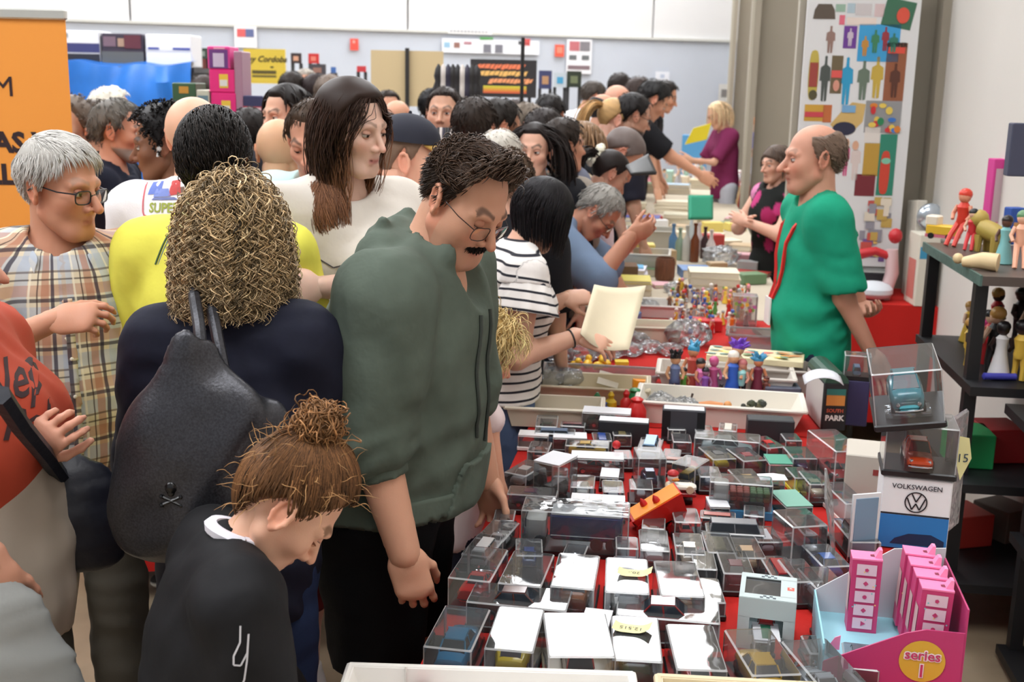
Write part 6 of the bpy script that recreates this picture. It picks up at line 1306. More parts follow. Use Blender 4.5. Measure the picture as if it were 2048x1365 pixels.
# bags ------------------------------------------------------------------
GLIT = mat('black_glitter_leather', (58, 58, 63), .36, metal=.5, spec=.6, bump=.1, bscale=160, var=.35, vscale=260)
def sdf_obj(name, prims, h, m, parent=None, k=.03, cuts=(), noise=None, subs=()):
    Fd = Fld(prims, h, k)
    if noise: Fd.noise(*noise)
    for q in subs: Fd.sub(q, .01)
    for p0, n in cuts: Fd.cut(np.asarray(p0), n)
    V, Q = Fd.mesh(); return link(name, mesh_np(name, V, Q, True, None, [m]), parent)
def shoulder_bag():
    Yb = 1.98; q = lambda x, y, Y=Yb: W(x, y, Y); e = empty('shoulder_bag', q(400, 1100)*[1, 1, 0]+[0, 0, q(400, 1100)[2]], 0, 'slouchy black glitter shoulder bag hanging on the navy blazer', 'bag'); o0 = np.array(e.location)
    n = unit(-ray(400, 900)*[1, 1, 0]); L = [Cone(q(408, 700), q(380, 900), .02, .085, fl=n, q=.5), Cone(q(380, 900), q(310, 1030), .085, .06, fl=n, q=.62), Cone(q(380, 900), q(420, 1030), .085, .085, fl=n, q=.62), Cone(q(400, 720), q(500, 850), .02, .035, fl=n, q=.6), Cone(q(500, 850), q(440, 1000), .05, .09, fl=n, q=.6), Cone(q(330, 1050), q(440, 1055), .045, .045, fl=n, q=.8), Cone(q(290, 960), q(300, 1040), .03, .045, fl=n, q=.7)]
    for p in L:
        p.a = p.a-o0; p.b = p.b-o0; p.lo = p.lo-o0; p.hi = p.hi-o0
    body = sdf_obj('bag_body', L, .0075, GLIT, e, .05, noise=(.011, 26, 5, .22))
    for xs in ([(384, 550, 2.16), (390, 600, 2.06), (398, 650, 2.02), (404, 715, 1.98), (400, 770, 1.98)], [(402, 550, 2.17), (424, 620, 2.08), (436, 680, 2.03), (452, 760, 1.99), (470, 830, 1.99)]):
        b_ = MB(); b_.tube([tuple(q(*a)-o0) for a in xs], .011, 8); b_.obj('strap', e, GLIT, smooth=True)
    bv = bvh_of(body); c = Vector(q(342, 990, 1.6)-o0); d = Vector(unit(ray(342, 990))); h, nn, i, dd = bv.ray_cast(c, d, 1.0)
    if h:
        b_ = MB(); b_.sphere((h.x, h.y, h.z+.012), (.011, .006, .012), 10); b_.sphere((h.x, h.y, h.z+.002), (.007, .005, .006), 8); em = b_.obj('skull_emblem', body, cmat((14, 14, 16), .25), smooth=True)
        for sgn in (-1, 1): b_ = MB(); b_.tube([(h.x-.017*sgn, h.y, h.z-.020), (h.x+.017*sgn, h.y, h.z-.004)], .003, 6); b_.sphere((h.x-.017*sgn, h.y, h.z-.020), .0045, 6); b_.sphere((h.x+.017*sgn, h.y, h.z-.004), .0045, 6); b_.obj('bone', em, cmat((14, 14, 16), .25), smooth=True)
shoulder_bag()
def simple_bag(name, label, pts, Yb, m, th, straps, h=.012):
    q = lambda x, y, Y=Yb: W(x, y, Y); o0 = q(*pts[0][:2]); e = empty(name, o0, 0, label, 'bag'); n = unit(-ray(*pts[0][:2])*[1, 1, 0])
    L = [Cone(q(*pts[i][:2])-o0, q(*pts[i+1][:2])-o0, pts[i][2], pts[i+1][2], fl=n, q=th) for i in range(len(pts)-1)]; sdf_obj('bag_body', L, h, m, e, .04, noise=(.008, 26, 3))
    for s_ in straps: b_ = MB(); b_.tube([tuple(q(*a)-o0) for a in s_], .016, 6); b_.obj('strap', e, m, smooth=True)
simple_bag('crossbody_bag', 'dark navy crossbody bag hanging from the two-tone sweatshirt woman', [(120, 960, .03), (140, 1010, .07), (150, 1060, .06), (185, 1075, .04)], 2.06, mat('dark_navy_nylon', (22, 24, 36), .5, bump=.2, bscale=40), .5, [[(0, 790, 1.62), (40, 850, 1.72), (90, 910, 1.9), (122, 955, 2.04)]])
simple_bag('shopping_bag', 'grey shopping bag at the bottom left corner', [(-30, 1230, .03), (-40, 1300, .10), (-30, 1420, .16)], 1.7, mat('grey_tote', (150, 152, 150), .7, bump=.2, bscale=20), .5, [[(-25, 1190, 1.7), (-30, 1235, 1.7)]])
# sheets the people hold ---------------------------------------------------
def sheet(label, pts, m, th=.002, bow=.03, cat='paper', name='large_sheet'):
    A, B, C_, D_ = [np.asarray(p) for p in pts]; n = unit(np.cross(B-A, D_-A)); V = []; N = 8
    for i in range(N+1):
        for j in range(N+1):
            u_, v_ = i/N, j/N; p = (A*(1-u_)+B*u_)*(1-v_)+(D_*(1-u_)+C_*u_)*v_; V.append(tuple(p+n*bow*math.sin(PI*u_)*(.4+.6*v_)))
    b_ = MB(); b_.add(V, [(i*(N+1)+j, (i+1)*(N+1)+j, (i+1)*(N+1)+j+1, i*(N+1)+j+1) for i in range(N) for j in range(N)]); o = b_.obj(name, None, m, smooth=True); md = o.modifiers.new('t', 'SOLIDIFY'); md.thickness = th; tag(o, label, cat); return o
AGED = mat('aged_paper', (226, 212, 182), .8, var=.08, vscale=4)
sheet('large yellowed sheet held by the woman in the striped top', [W(1188, 570, 3.72), W(1292, 572, 3.86), W(1258, 700, 3.50), W(1160, 668, 3.42)], AGED)
# ------------------------------------------------------------------ goods further along the stall
def tray(label, px, py, d, rgb, rz=0, z=TZ, name='tray', cat='tray', m=None, wall=.006):
    """open bin; (px, py) = photo pixel of the middle of its near rim"""
    w, l, h = d; p = Zp(px, py, z+h); rz = -TA+rad(rz); R_ = Rz(rz); c = p+R_@np.array([0, l/2, 0]); e = empty(name, (c[0], c[1], z), rz, label, cat); mm = m or cmat(rgb, .5); b = MB(); k = .88
    x, y = w/2, l/2; out = lambda q, zz: [(-x*q, -y*q, zz), (x*q, -y*q, zz), (x*q, y*q, zz), (-x*q, y*q, zz)]
    b.loft([out(k, 0), out(1, h), out(1.0, h), [(a[0]*(1-2*wall/w), a[1]*(1-2*wall/l), h) for a in out(1, h)], [(a[0]*(1-2*wall/w), a[1]*(1-2*wall/l), .006) for a in out(k, 0)]], cap=True); b.obj('bin', e, mm)
    b = MB(); rr = [(a[0]*1.02, a[1]*1.02, h-.004) for a in out(1, 0)]; 
    for i in range(4): b.tube([rr[i], rr[(i+1) % 4]], .006, 6)
    b.obj('rim', e, mm, smooth=True); return e, c
def blob_toy(label, p, h, body, head, hair, group, rz=0, cat='toy figure', name='toy_figure', limbs=None, skirt=0, spike=0, seat=0):
    e = empty(name, p, rz, label, cat, group); s = h; b = MB()
    if skirt: b.lathe([(.17*s, .0), (.19*s, .02*s), (.10*s, .42*s), (.09*s, .55*s), (.11*s, .68*s), (.05*s, .74*s)], 12)
    else:
        b.lathe([(.09*s, .36*s), (.105*s, .42*s), (.09*s, .52*s), (.115*s, .66*s), (.05*s, .75*s)], 12)
    b.obj('torso', e, cmat(body, .45), smooth=True)
    if not skirt:
        for k in (-1, 1): b = MB(); b.tube([(k*.055*s, 0, .42*s), (k*.07*s, .02*s if not seat else .2*s, .2*s), (k*.075*s, 0 if not seat else .3*s, .02*s)], [.055*s, .045*s, .04*s], 8); b.obj('leg', e, cmat(limbs or body, .45), smooth=True)
    for k in (-1, 1): b = MB(); b.tube([(k*.11*s, 0, .68*s), (k*.17*s, .03*s, .54*s), (k*.13*s, .10*s, .45*s)], [.04*s, .034*s, .03*s], 8); b.obj('arm', e, cmat(head, .45), smooth=True)
    b = MB(); b.sphere((0, 0, .84*s), (.105*s, .105*s, .12*s), 12); hd = b.obj('head', e, cmat(head, .45), smooth=True)
    b = MB(); b.sphere((0, -.012*s, .875*s), (.115*s, .115*s, .105*s), 12)
    r = random.Random(int(h*1e4)+body[0])
    for i in range(spike): a = r.uniform(0, 6.28); q = r.uniform(.2, 1.1); d = Vector((math.cos(a)*math.cos(q), math.sin(a)*math.cos(q), math.sin(q))); c0 = Vector((0, -.01*s, .87*s)); b.tube([tuple(c0+d*.06*s), tuple(c0+d*.14*s), tuple(c0+d*.21*s)], [.05*s, .035*s, .004*s], 6)
    b.obj('hair', hd, cmat(hair, .35), smooth=True); return e
def book(label, p, d, rz, cov, group, cat='book', name='book', rx=0, page=(222, 212, 190), faces=()):
    e = empty(name, p, 0, label, cat, group, rot=(rx, 0, rz)); w, l, h = d; b = MB(); b.box((0, 0, h/2), (w-.008, l-.006, h-.004)); b.obj('pages', e, cmat(page, .8)); b = MB(); b.box((0, 0, h-.001), (w, l, .0025)); b.box((0, 0, .001), (w, l, .0025)); b.box((-w/2, 0, h/2), (.0025, l, h)); b.obj('cover', e, cmat(cov, .5))
    for f in faces: panel(e, 'top', d, *f)
    return e
def pouch(label, p, r, group, tint=(236, 238, 240), seed=0, cat='plastic bag', name='plastic_bag', haze=.22):
    q = np.random.default_rng(seed); m = clear_plastic('crumpled_bag', tint, .9, 40, .15, haze=.16); me_ = []
    n = q.normal(size=(6, 3)); b = MB(); b.sphere((0, 0, r*.5), (r, r*.8, r*.55), 26); V = np.array(b.v); V += (np.sin(V@n[0]*70/1+1)*.12+np.sin(V@n[1]*120)*.08)[:, None]*r*q.normal(size=V.shape)*.5; V[:, 2] = np.maximum(V[:, 2], .001); b.v = [tuple(v) for v in V]
    o = b.obj(name, None, m, smooth=False, loc=p); tag(o, label, cat, group); return o
GOODS = []
def rest(px, py, z): p = Zp(px, py, z); GOODS.append(p[:2]); return p
# --- trays on the second table
tA, cA = tray('empty beige tray nearest the display cases', 1108, 818, (.30, .16, .065), (222, 212, 192), 3)
tB, cB = tray('beige tray of bagged toys with a white price card', 1170, 775, (.42, .2, .06), (206, 194, 166), 1)
tC, cC = tray('long clear tray with yellow ducklings', 1200, 747, (.42, .13, .05), (230, 230, 230), 0, m=clear_plastic('tray_plastic', (232, 232, 232), .2, 8, .08, haze=.18))
tD, cD = tray('wide white tray with a toy tiger and camouflage pieces', 1440, 812, (.52, .22, .075), (228, 222, 210), -2)
tE, cE = tray('white tray full of standing fashion figurines', 1452, 752, (.46, .20, .09), (218, 210, 200), -1)
for i, (x, y, col, nm) in enumerate(((1098, 772, (220, 210, 200), 'pale'), (1140, 770, (206, 90, 70), 'reddish'), (1120, 765, (180, 170, 150), 'tan'))): pouch('crumpled clear bag of %s toy parts in the beige tray' % nm, rest(x, y, TZ+.012), .055, 'bags in the beige tray', seed=i)
p = rest(1212, 780, TZ+.01); b = MB(); b.box((0, 0, .04), (.075, .003, .05), M=Matrix.Rotation(-.6, 4, 'X') @ Matrix.Rotation(.25, 4, 'Y')); o = b.obj('price_card', None, cmat((236, 232, 222), .7), loc=p); tag(o, 'white card standing in the beige tray', 'card')
for x, y, h, c, nm in ((1193, 822, .075, (40, 120, 70), 'green'), (1221, 820, .075, (226, 190, 40), 'yellow'), (1251, 822, .085, (206, 44, 44), 'red'), (1207, 824, .05, (46, 80, 170), 'blue')):
    p = rest(x, y+8, TZ); b = MB(); b.lathe([(.018, 0), (.021, .006), (.019, h*.55), (.008, h*.7), (.011, h*.85), (.004, h)], 12); o = b.obj('skittle', None, cmat(c, .35), smooth=True, loc=p); tag(o, 'small %s plastic skittle behind the convertible case' % nm, 'toy', 'plastic skittles')
for x, y, r, c, nm in ((1268, 820, .03, (36, 130, 74), 'green'), (1272, 845, .033, (206, 40, 40), 'red')):
    p = rest(x, y+6, TZ); b = MB(); b.lathe([(r*.8, 0), (r, r*.5), (r*.95, r*1.5), (r*.5, r*2.3), (r*.62, r*2.6), (r*.3, r*2.8)], 14); o = b.obj('toy_bottle', None, cmat(c, .3), smooth=True, loc=p); tag(o, 'plump %s toy bottle beside the convertible case' % nm, 'toy')
p = rest(1282, 786, TZ); b = MB(); b.lathe([(.03, 0), (.032, .004), (.032, .046), (.03, .05)], 18); b.lathe([(.0335, .012), (.0335, .016)], 18); o = b.obj('toy_drum', None, cmat((236, 150, 30), .4), smooth=True, loc=p); tag(o, 'orange plastic drum at the edge of the trays', 'toy')
for i, (x, y) in enumerate(((1150, 741), (1175, 738), (1196, 742), (1210, 737), (1128, 744))):
    p = rest(x, y, TZ+.012); e = empty('toy_duck', p, random.uniform(0, 6), 'yellow rubber duckling in the clear tray', 'toy', 'yellow ducklings'); b = MB(); b.sphere((0, 0, .018), (.026, .018, .018), 10); b.obj('body', e, cmat((246, 196, 52), .35), smooth=True); b = MB(); b.sphere((.016, 0, .038), .013, 10); b.obj('head', e, cmat((246, 196, 52), .35), smooth=True); b = MB(); b.sphere((.03, 0, .037), (.007, .006, .003), 8); b.obj('beak', e, cmat((226, 110, 40), .4), smooth=True)
b = MB(); b.box((0, 0, .006), (.05, .045, .012)); o = b.obj('yellow_toy', None, cmat((240, 206, 60), .4), loc=rest(1243, 728, TZ+.03)); tag(o, 'yellow toy block with red spots lying on bags', 'toy')
# tiger, camo
p = rest(1420, 826, TZ+.012); e = empty('toy_tiger', p, -.2, 'orange toy tiger lying in the wide white tray', 'toy'); b = MB(); b.tube([(-.045, 0, .018), (0, 0, .022), (.04, 0, .02)], [.014, .018, .016], 10); b.obj('body', e, cmat((206, 130, 70), .5), smooth=True); b = MB(); b.sphere((.055, 0, .03), .014, 10); b.obj('head', e, cmat((216, 150, 90), .5), smooth=True); b = MB(); b.tube([(-.045, 0, .02), (-.065, .01, .035), (-.06, .02, .055)], .004, 6); b.obj('tail', e, cmat((60, 40, 30), .5))
for x in (-.03, .03):
    for y in (-1, 1): b = MB(); b.tube([(x, y*.012, .014), (x+.015, y*.016, .002)], .006, 6); b.obj('leg', e, cmat((206, 130, 70), .5), smooth=True)
p = rest(1505, 818, TZ+.045); e = empty('toy_soldiers_bundle', p, 0, 'bundle of camouflage green toy pieces in the wide white tray', 'toy'); r_ = random.Random(2)
for i in range(12): b = MB(); b.sphere((r_.uniform(-.035, .035), r_.uniform(-.012, .012), r_.uniform(.0, .025)), r_.uniform(.007, .013), 7); b.obj('piece', e, cmat([(60, 66, 46), (96, 92, 66), (44, 48, 38)][i % 3], .6))
pouch('clear bag of yellow pieces at the left of the wide tray', rest(1322, 818, TZ+.02), .05, None, seed=11); pouch('clear bag of green beads in the wide tray', rest(1368, 828, TZ+.02), .05, None, seed=12)
for x, y, sp, nm in ((1328, 852, None, 'x'),): pass
# figurines: generic dolls in the colours of those in the photo
fig = [(1347, 800, .17, (96, 110, 150), (206, 150, 110), (24, 22, 26), 'black spiky hair and blue grey vest', 9, 0, (70, 80, 120)), (1382, 790, .185, (200, 84, 70), (220, 150, 110), (60, 150, 190), 'blue tuft and coral robe', 5, 1, None), (1365, 796, .11, (104, 180, 76), (206, 140, 100), (26, 22, 24), 'black hair and lime skirt', 0, 1, None), (1398, 800, .15, (214, 112, 168), (200, 130, 100), (40, 30, 30), 'dark crop and pink suit', 0, 0, (200, 100, 156)),
       (1424, 796, .15, (196, 90, 140), (196, 100, 140), (206, 90, 140), 'long pink hair', 0, 1, None), (1408, 802, .12, (140, 84, 170), (160, 100, 140), (30, 26, 34), 'black bob and purple dress', 0, 1, None), (1440, 804, .06, (70, 50, 50), (220, 150, 110), (20, 18, 22), 'round black hair sitting low', 3, 1, None), (1462, 802, .18, (44, 92, 190), (216, 160, 120), (236, 226, 214), 'cream cap and blue dress', 0, 1, None), (1470, 796, .205, (226, 200, 160), (220, 170, 130), (116, 64, 190), 'violet curly hair standing tall', 12, 1, None), (1480, 802, .15, (150, 206, 206), (206, 140, 120), (190, 110, 110), 'aqua top and black legs', 0, 0, (22, 22, 26)), (1512, 800, .16, (116, 40, 62), (206, 130, 90), (58, 140, 180), 'big blue curls and wine red dress', 14, 1, None), (1530, 802, .09, (120, 70, 60), (160, 100, 80), (110, 60, 50), 'brown hair kneeling at the back', 2, 1, None)]
for x, y, h, bc, sk, hc, nm, sp, skt, lm in fig: blob_toy('fashion figurine with %s' % nm, rest(x, y, TZ+.012 if y < 803 else TZ+.012), h, bc, sk, hc, 'figurines in the white tray', rz=random.uniform(2.4, 3.8), skirt=skt, spike=sp, limbs=lm, name='figurine')
p = rest(1560, 800, TZ+.01); crate_box('toy_box', p, (.12, .10, .055), TDr+.1, (96, 100, 116), 'small grey toy carton with an orange emblem in the figurine tray', faces=[('top', 0, 0, .04, .03, (214, 170, 110)), ('front', -.02, .0, .02, .02, (60, 150, 180))])
p = rest(1566, 760, TZ+.035); crate_box('toy_box', p, (.10, .05, .03), TDr, (150, 74, 62), 'small brick red carton at the back of the figurine tray'); p = rest(1520, 762, TZ+.02); crate_box('toy_box', p, (.13, .05, .03), TDr, (222, 186, 96), 'small mustard carton at the back of the figurine tray')
# purple edged plate, tall printed box with beanie
p = rest(1655, 862, TZ); d = (.075, .24, .155); e = crate_box('printed_box', p+[0.02, .12, 0], d, TDr+.12, (30, 30, 34), 'tall black toy box with a dark green curved lid', faces=[('left', 0, 0, .22, .145, (196, 188, 184)), ('front', 0, .022, .058, .034, (222, 148, 70)), ('front', 0, .048, .06, .022, (46, 120, 112))])
b = MB(); b.loft([[(d[0]/2*math.cos(a), y, d[2]+.032*math.sin(a)) for a in np.linspace(0, PI, 9)] for y in (-d[1]/2, d[1]/2)], closed=True); b.obj('curved_lid', e, cmat((40, 72, 58), .4)); lettering(e, 'front', d, 0, -.012, 'SOUTH', .016, (196, 90, 60), bold=.0006); lettering(e, 'front', d, .0, -.036, 'PARK', .024, (236, 234, 230), bold=.001)
p = rest(1640, 760, TZ+.19); b = MB(); V = []
for i in range(9):
    a = -1.0+2.0*i/8; V += [(.07*math.sin(a), -.05, .05*math.cos(a)), (.07*math.sin(a)+.02, .06, .05*math.cos(a))]
b.add(V, [(i*2, i*2+2, i*2+3, i*2+1) for i in range(8)]); o = b.obj('curved_leaflet', None, cmat((216, 216, 222), .6), smooth=True, loc=p-[0, 0, .03]); md = o.modifiers.new('t', 'SOLIDIFY'); md.thickness = .002; tag(o, 'bent pale card arching over the black toy box', 'card')
# long board game box with printed lid
p = W(1512, 700, 4.05); d = (.34, .13, .022); e = crate_box('board_game', (p[0], p[1], TZ+.093), d, TDr-.13, (232, 218, 178), 'long cream board game box with painted lid on top of the trays', rx=.05)
r_ = random.Random(5)
for i in range(26): panel(e, 'top', d, r_.uniform(-.155, .155), r_.uniform(-.05, .05), .03, .02, random.choice([(226, 150, 96), (230, 200, 90), (150, 176, 130), (206, 110, 96), (110, 140, 130)]), off=.0012+.0003*i, shape=[(q[0]*r_.uniform(.01, .028), q[1]*.010) for q in disc(1, 9)])
tF, cF = tray('clear lidded box of brown pieces behind the board game', 1520, 672, (.26, .16, .07), (220, 225, 225), -4, m=MATS['tray_plastic'])
tK, cK = tray('grey tray under the board game', 1520, 738, (.36, .16, .09), (180, 170, 160), -3)
tG, cG = tray('ivory cutlery tray by the yellowed sheet', 1316, 655, (.2, .16, .07), (224, 214, 192), 4); tG2, cG2 = tray('white tray of loose figures behind the ivory tray', 1322, 612, (.2, .2, .06), (226, 222, 216), 2)
pouch('heap of crumpled clear bags beside the board game', rest(1375, 690, TZ), .10, None, seed=21); pouch('big crumpled bag of toys on the left edge', rest(1160, 722, TZ), .09, None, seed=22); pouch('crumpled bag of lilac pieces on the left edge', rest(1215, 716, TZ), .08, None, seed=23); pouch('silvery bag in front of the yellowed sheet', rest(1120, 722, TZ), .06, None, seed=24)
p = rest(1303, 672, TZ); crate_box('toy_box', p, (.12, .05, .04), TDr, (190, 40, 44), 'flat red carton with a yellow flash near the yellowed sheet', faces=[('front', -.02, 0, .04, .02, (236, 200, 70))])
# pile of small toys
cols = [('red', (206, 46, 40)), ('orange', (236, 130, 40)), ('yellow', (240, 200, 70)), ('green', (90, 150, 70)), ('white', (230, 224, 214)), ('blue', (70, 100, 180)), ('brown', (120, 80, 60)), ('grey', (170, 170, 166)), ('pink', (226, 150, 160))]
r_ = random.Random(9)
for i in range(105):
    x, y = r_.uniform(1335, 1500), r_.uniform(585, 672); nm, c = r_.choice(cols); nm2, c2 = r_.choice(cols); blob_toy('tiny %s and %s plastic figure in the jumbled toy pile' % (nm, nm2), rest(x, y, TZ), r_.uniform(.06, .095), c, c2 if r_.random() < .5 else (226, 180, 140), c2, 'jumbled toy pile', rz=r_.uniform(0, 6), skirt=r_.random() < .5, spike=0, name='toy_figure')
p = rest(1412, 660, TZ); crate_box('toy_crate', p, (.13, .09, .05), TDr+.1, (200, 30, 34), 'red plastic toy crate in the jumbled toy pile', faces=[('front', -.03, 0, .03, .03, (236, 220, 210))])
p = rest(1487, 650, TZ); e = empty('clear_box', p, TDr, 'clear upright box with floral stickers at the stall edge', 'box'); link('cover', case_cover(.11, .08, .14, MATS['tray_plastic']), e)
for i in range(10): panel(e, 'front', (.11, .08, .14), r_.uniform(-.045, .045), r_.uniform(.0, .055), .02, .02, r_.choice([(226, 90, 110), (240, 190, 70), (140, 180, 90), (200, 110, 170)]), shape=disc(.009, 9))
for i, (x, y, nm) in enumerate(((1262, 712, 'beside the lilac bag'), (1300, 706, 'right of the lilac bag'), (1340, 712, 'left of the heap'), (1275, 690, 'under the yellowed sheet'), (1385, 640, 'behind the heap'), (1300, 620, 'near the ivory tray'), (1345, 585, 'by the pale pile'))): pouch('small crumpled clear bag %s' % nm, rest(x, y, TZ), .05, None, seed=70+i)
# --- papers and books of the third table
def pile(name_, x, y, z, items, rz0, group):
    p = rest(x, y, z); zz = z
    for i, (w, l, h, c, lb) in enumerate(items): book(lb, (p[0]+r_.uniform(-.008, .008), p[1]+r_.uniform(-.008, .008), zz), (w, l, h), rz0+r_.uniform(-.06, .06), c, group); zz += h+.0015
pile('a', 1424, 592, TZ, [(.26, .2, .03, (176, 50, 44), 'flat red-bound album at the bottom of the pale pile'), (.25, .2, .035, (214, 200, 168), 'thick buff comic bundle second in the pale pile'), (.26, .2, .035, (226, 214, 186), 'cream comic bundle third in the pale pile'), (.25, .19, .03, (232, 222, 194), 'loose cream comics topmost on the pale pile')], TDr, 'pale pile of comics')
pile('b', 1250, 585, TZ, [(.28, .22, .03, (180, 160, 130), 'brown magazine bundle under the yellow one'), (.28, .22, .03, (214, 196, 150), 'tan magazine bundle under the yellow one'), (.26, .2, .014, (236, 220, 110), 'yellow-covered magazine on the tan bundle')], TDr+.05, 'magazines beside the bending man')
pile('c', 1245, 556, TZ, [(.27, .22, .04, (206, 200, 206), 'stack of white magazines below the blue one'), (.26, .2, .02, (226, 222, 230), 'white magazine under the blue one'), (.22, .12, .006, (110, 180, 220), 'sky blue leaflet on the white magazines')], TDr, 'magazines beside the bending man')
p = rest(1329, 560, TZ); b = MB(); b.lathe([(.048, 0), (.056, .02), (.056, .10), (.05, .125), (.046, .125), (.046, .02)], 18, M=None); o = b.obj('wooden_tub', None, mat('dark_wood', (110, 66, 42), .6, var=.3, vscale=20, stretch=(8, 8, 1)), smooth=True, loc=p); tag(o, 'small dark wooden tub among the magazines', 'tub')
tH, cH = tray('large grey crate the bending man reaches into', 1275, 508, (.36, .26, .12), (196, 190, 178), 0); tI, cI = tray('second grey crate behind the reaching arm', 1300, 462, (.32, .25, .13), (186, 182, 170), 0)
for i, (x, y, h, c, nm) in enumerate(((1358, 508, .20, (150, 170, 150), 'pale green'), (1372, 510, .22, (206, 206, 200), 'clear'), (1388, 512, .24, (120, 66, 40), 'amber brown'), (1396, 500, .21, (214, 200, 200), 'frosted'), (1408, 505, .2, (60, 40, 44), 'dark'), (1345, 498, .2, (90, 130, 170), 'blue'), (1420, 512, .2, (236, 224, 220), 'milky'), (1380, 492, .26, (190, 200, 200), 'tall grey'))):
    p = rest(x, y+12, TZ); b = MB(); b.lathe([(.026, 0), (.028, .006), (.028, h*.55), (.011, h*.72), (.010, h*.92), (.013, h*.93), (.013, h)], 14); o = b.obj('bottle', None, cmat(c, .15), smooth=True, loc=p); tag(o, '%s glass bottle in the bottle cluster' % nm, 'bottle', 'bottle cluster')
pouch('white plastic bag beside the bottles', rest(1440, 530, TZ), .11, None, seed=31)
for i, (x, y, w, c, lb) in enumerate(((1278, 446, .3, (70, 80, 150), 'blue-lettered book pile in front of the book rows'), (1362, 440, .28, (210, 204, 176), 'pale book pile next to the blue-lettered pile'), (1255, 415, .3, (206, 198, 172), 'cream paperback pile in the second book row'), (1345, 412, .3, (220, 210, 186), 'ivory paperback pile in the second book row'), (1288, 372, .3, (96, 120, 80), 'green-bound book pile in the third row'), (1350, 375, .3, (168, 190, 206), 'pale blue album pile in the third row'), (1400, 365, .2, (214, 196, 160), 'beige pile at the edge of the third row'))):
    pile('x', x, y+12, TZ, [(w, .22, .035, (200, 190, 166), lb+', bottom volume'), (w*.97, .22, .03, (216, 206, 182), lb+', middle volume'), (w, .22, .028, c, lb+', top volume')], TDr+r_.uniform(-.05, .05), 'book piles on the stall')
o = sheet('green board standing at the edge of the book rows', [W(1376, 392, 6.9), W(1424, 392, 7.0), W(1424, 440, 6.9), W(1376, 440, 6.8)], cmat((50, 160, 126), .6), .012, 0, 'board', 'green_board')
o = sheet('open black book held by the woman with the scrunchie', [W(1252, 336, 5.35), W(1296, 312, 5.5), W(1312, 350, 5.3), W(1262, 352, 5.2)], cmat((24, 24, 26), .5), .012, 0, 'book', 'open_book')
for it in range(900):
    q = T(r_.uniform(.08, .9), r_.uniform(3.3, 7.6)); w_ = r_.uniform(.1, .2)
    if min(math.hypot(*(q[:2]-g)) for g in GOODS) < .15+w_*.25: continue
    GOODS.append(q[:2]); nm, c = r_.choice([('cream', (226, 214, 188)), ('white', (232, 230, 228)), ('tan', (186, 160, 124)), ('red', (180, 60, 54)), ('blue', (96, 130, 180)), ('green', (110, 140, 104)), ('yellow', (226, 204, 110)), ('grey', (168, 168, 166)), ('pink', (222, 170, 176)), ('brown', (120, 92, 70))])
    if r_.random() < .6: book('%s comic or paperback lying among the stall goods' % nm, q, (w_, w_*1.2, r_.uniform(.012, .06)), TDr+r_.uniform(-.5, .5), c, 'loose comics on the stall')
    else: crate_box('small_carton', q, (w_, w_*.7, r_.uniform(.05, .12)), TDr+r_.uniform(-.5, .5), c, '%s little carton among the stall goods' % nm, 'box', 'little cartons on the stall')
# --- colourful clutter of the far tables
for i in range(125):
    x = r_.uniform(1300, 1408); y = r_.uniform(262, 352); nm, c = r_.choice([('pink', (236, 160, 180)), ('white', (236, 232, 230)), ('cream', (226, 212, 186)), ('yellow', (236, 206, 90)), ('pale blue', (170, 196, 214)), ('red', (206, 60, 60)), ('mint', (170, 206, 190)), ('grey', (176, 176, 180))]); q = rest(x, y+22, TZ)
    if q[1] > 13.2: continue
    if r_.random() < .55: crate_box('carton', q, (r_.uniform(.1, .24), r_.uniform(.08, .2), r_.uniform(.04, .16)), TDr+r_.uniform(-.4, .4), c, '%s carton in the clutter of the far tables' % nm, 'box', 'clutter of the far tables')
    else: blob_toy('%s doll in the clutter of the far tables' % nm, q, r_.uniform(.18, .30), c, (230, 190, 160), r_.choice([(200, 160, 90), (90, 60, 40), (230, 200, 120)]), 'dolls of the far tables', rz=r_.uniform(0, 6), skirt=1, name='doll', cat='doll')
q = rest(1388, 330, TZ); blob_toy('tall hot pink doll standing on the far table', q, .42, (226, 90, 150), (230, 150, 170), (226, 100, 150), None, skirt=1, name='doll', cat='doll'); q = T(.6, 12.4); crate_box('toy_robot_box', q, (.3, .15, .5), TDr, (80, 150, 200), 'tall blue figure box at the far end of the stall')
# ------------------------------------------------------------------ right-hand end of the near table
# carton with the round emblem, under two stacked cases
p = rest(1822, 1100, TZ); VR = TDr-.10; d = (.155, .13, .175); e = crate_box('car_carton', p+Rz(VR)@np.array([0, .065, 0]), d, VR, (238, 238, 240), 'white and blue model car carton with a round emblem, below two cases', faces=[('front', 0, -.045, .152, .082, (40, 120, 190)), ('front', 0, -.0015, .152, .004, (24, 26, 34))])
lettering(e, 'front', d, 0, .066, 'VOLKSWAGEN', .0165, (40, 42, 50), bold=.0002)
b = MB(); M = side_M('front', d, 0, .03, .0022)
def ringpoly(b, r0, r1, n=28): b.add([(r*math.cos(2*PI*i/n), r*math.sin(2*PI*i/n), 0) for r in (r0, r1) for i in range(n)], [(i, (i+1) % n, n+(i+1) % n, n+i) for i in range(n)], None, M)
ringpoly(b, .0225, .0255)
def stroke(b, pts, w):
    for i in range(len(pts)-1):
        a, c = np.array(pts[i]), np.array(pts[i+1]); n_ = unit([-(c-a)[1], (c-a)[0]])*w; b.add([(*(a-n_), 0), (*(c-n_), 0), (*(c+n_), 0), (*(a+n_), 0)], [(0, 1, 2, 3)], None, M)
stroke(b, [(-.010, .020), (0, .001), (.010, .020)], .0016); stroke(b, [(-.020, .010), (-.0085, -.018), (0, -.003), (.0085, -.018), (.020, .010)], .0016); b.obj('round_emblem', e, cmat((24, 26, 34), .4))
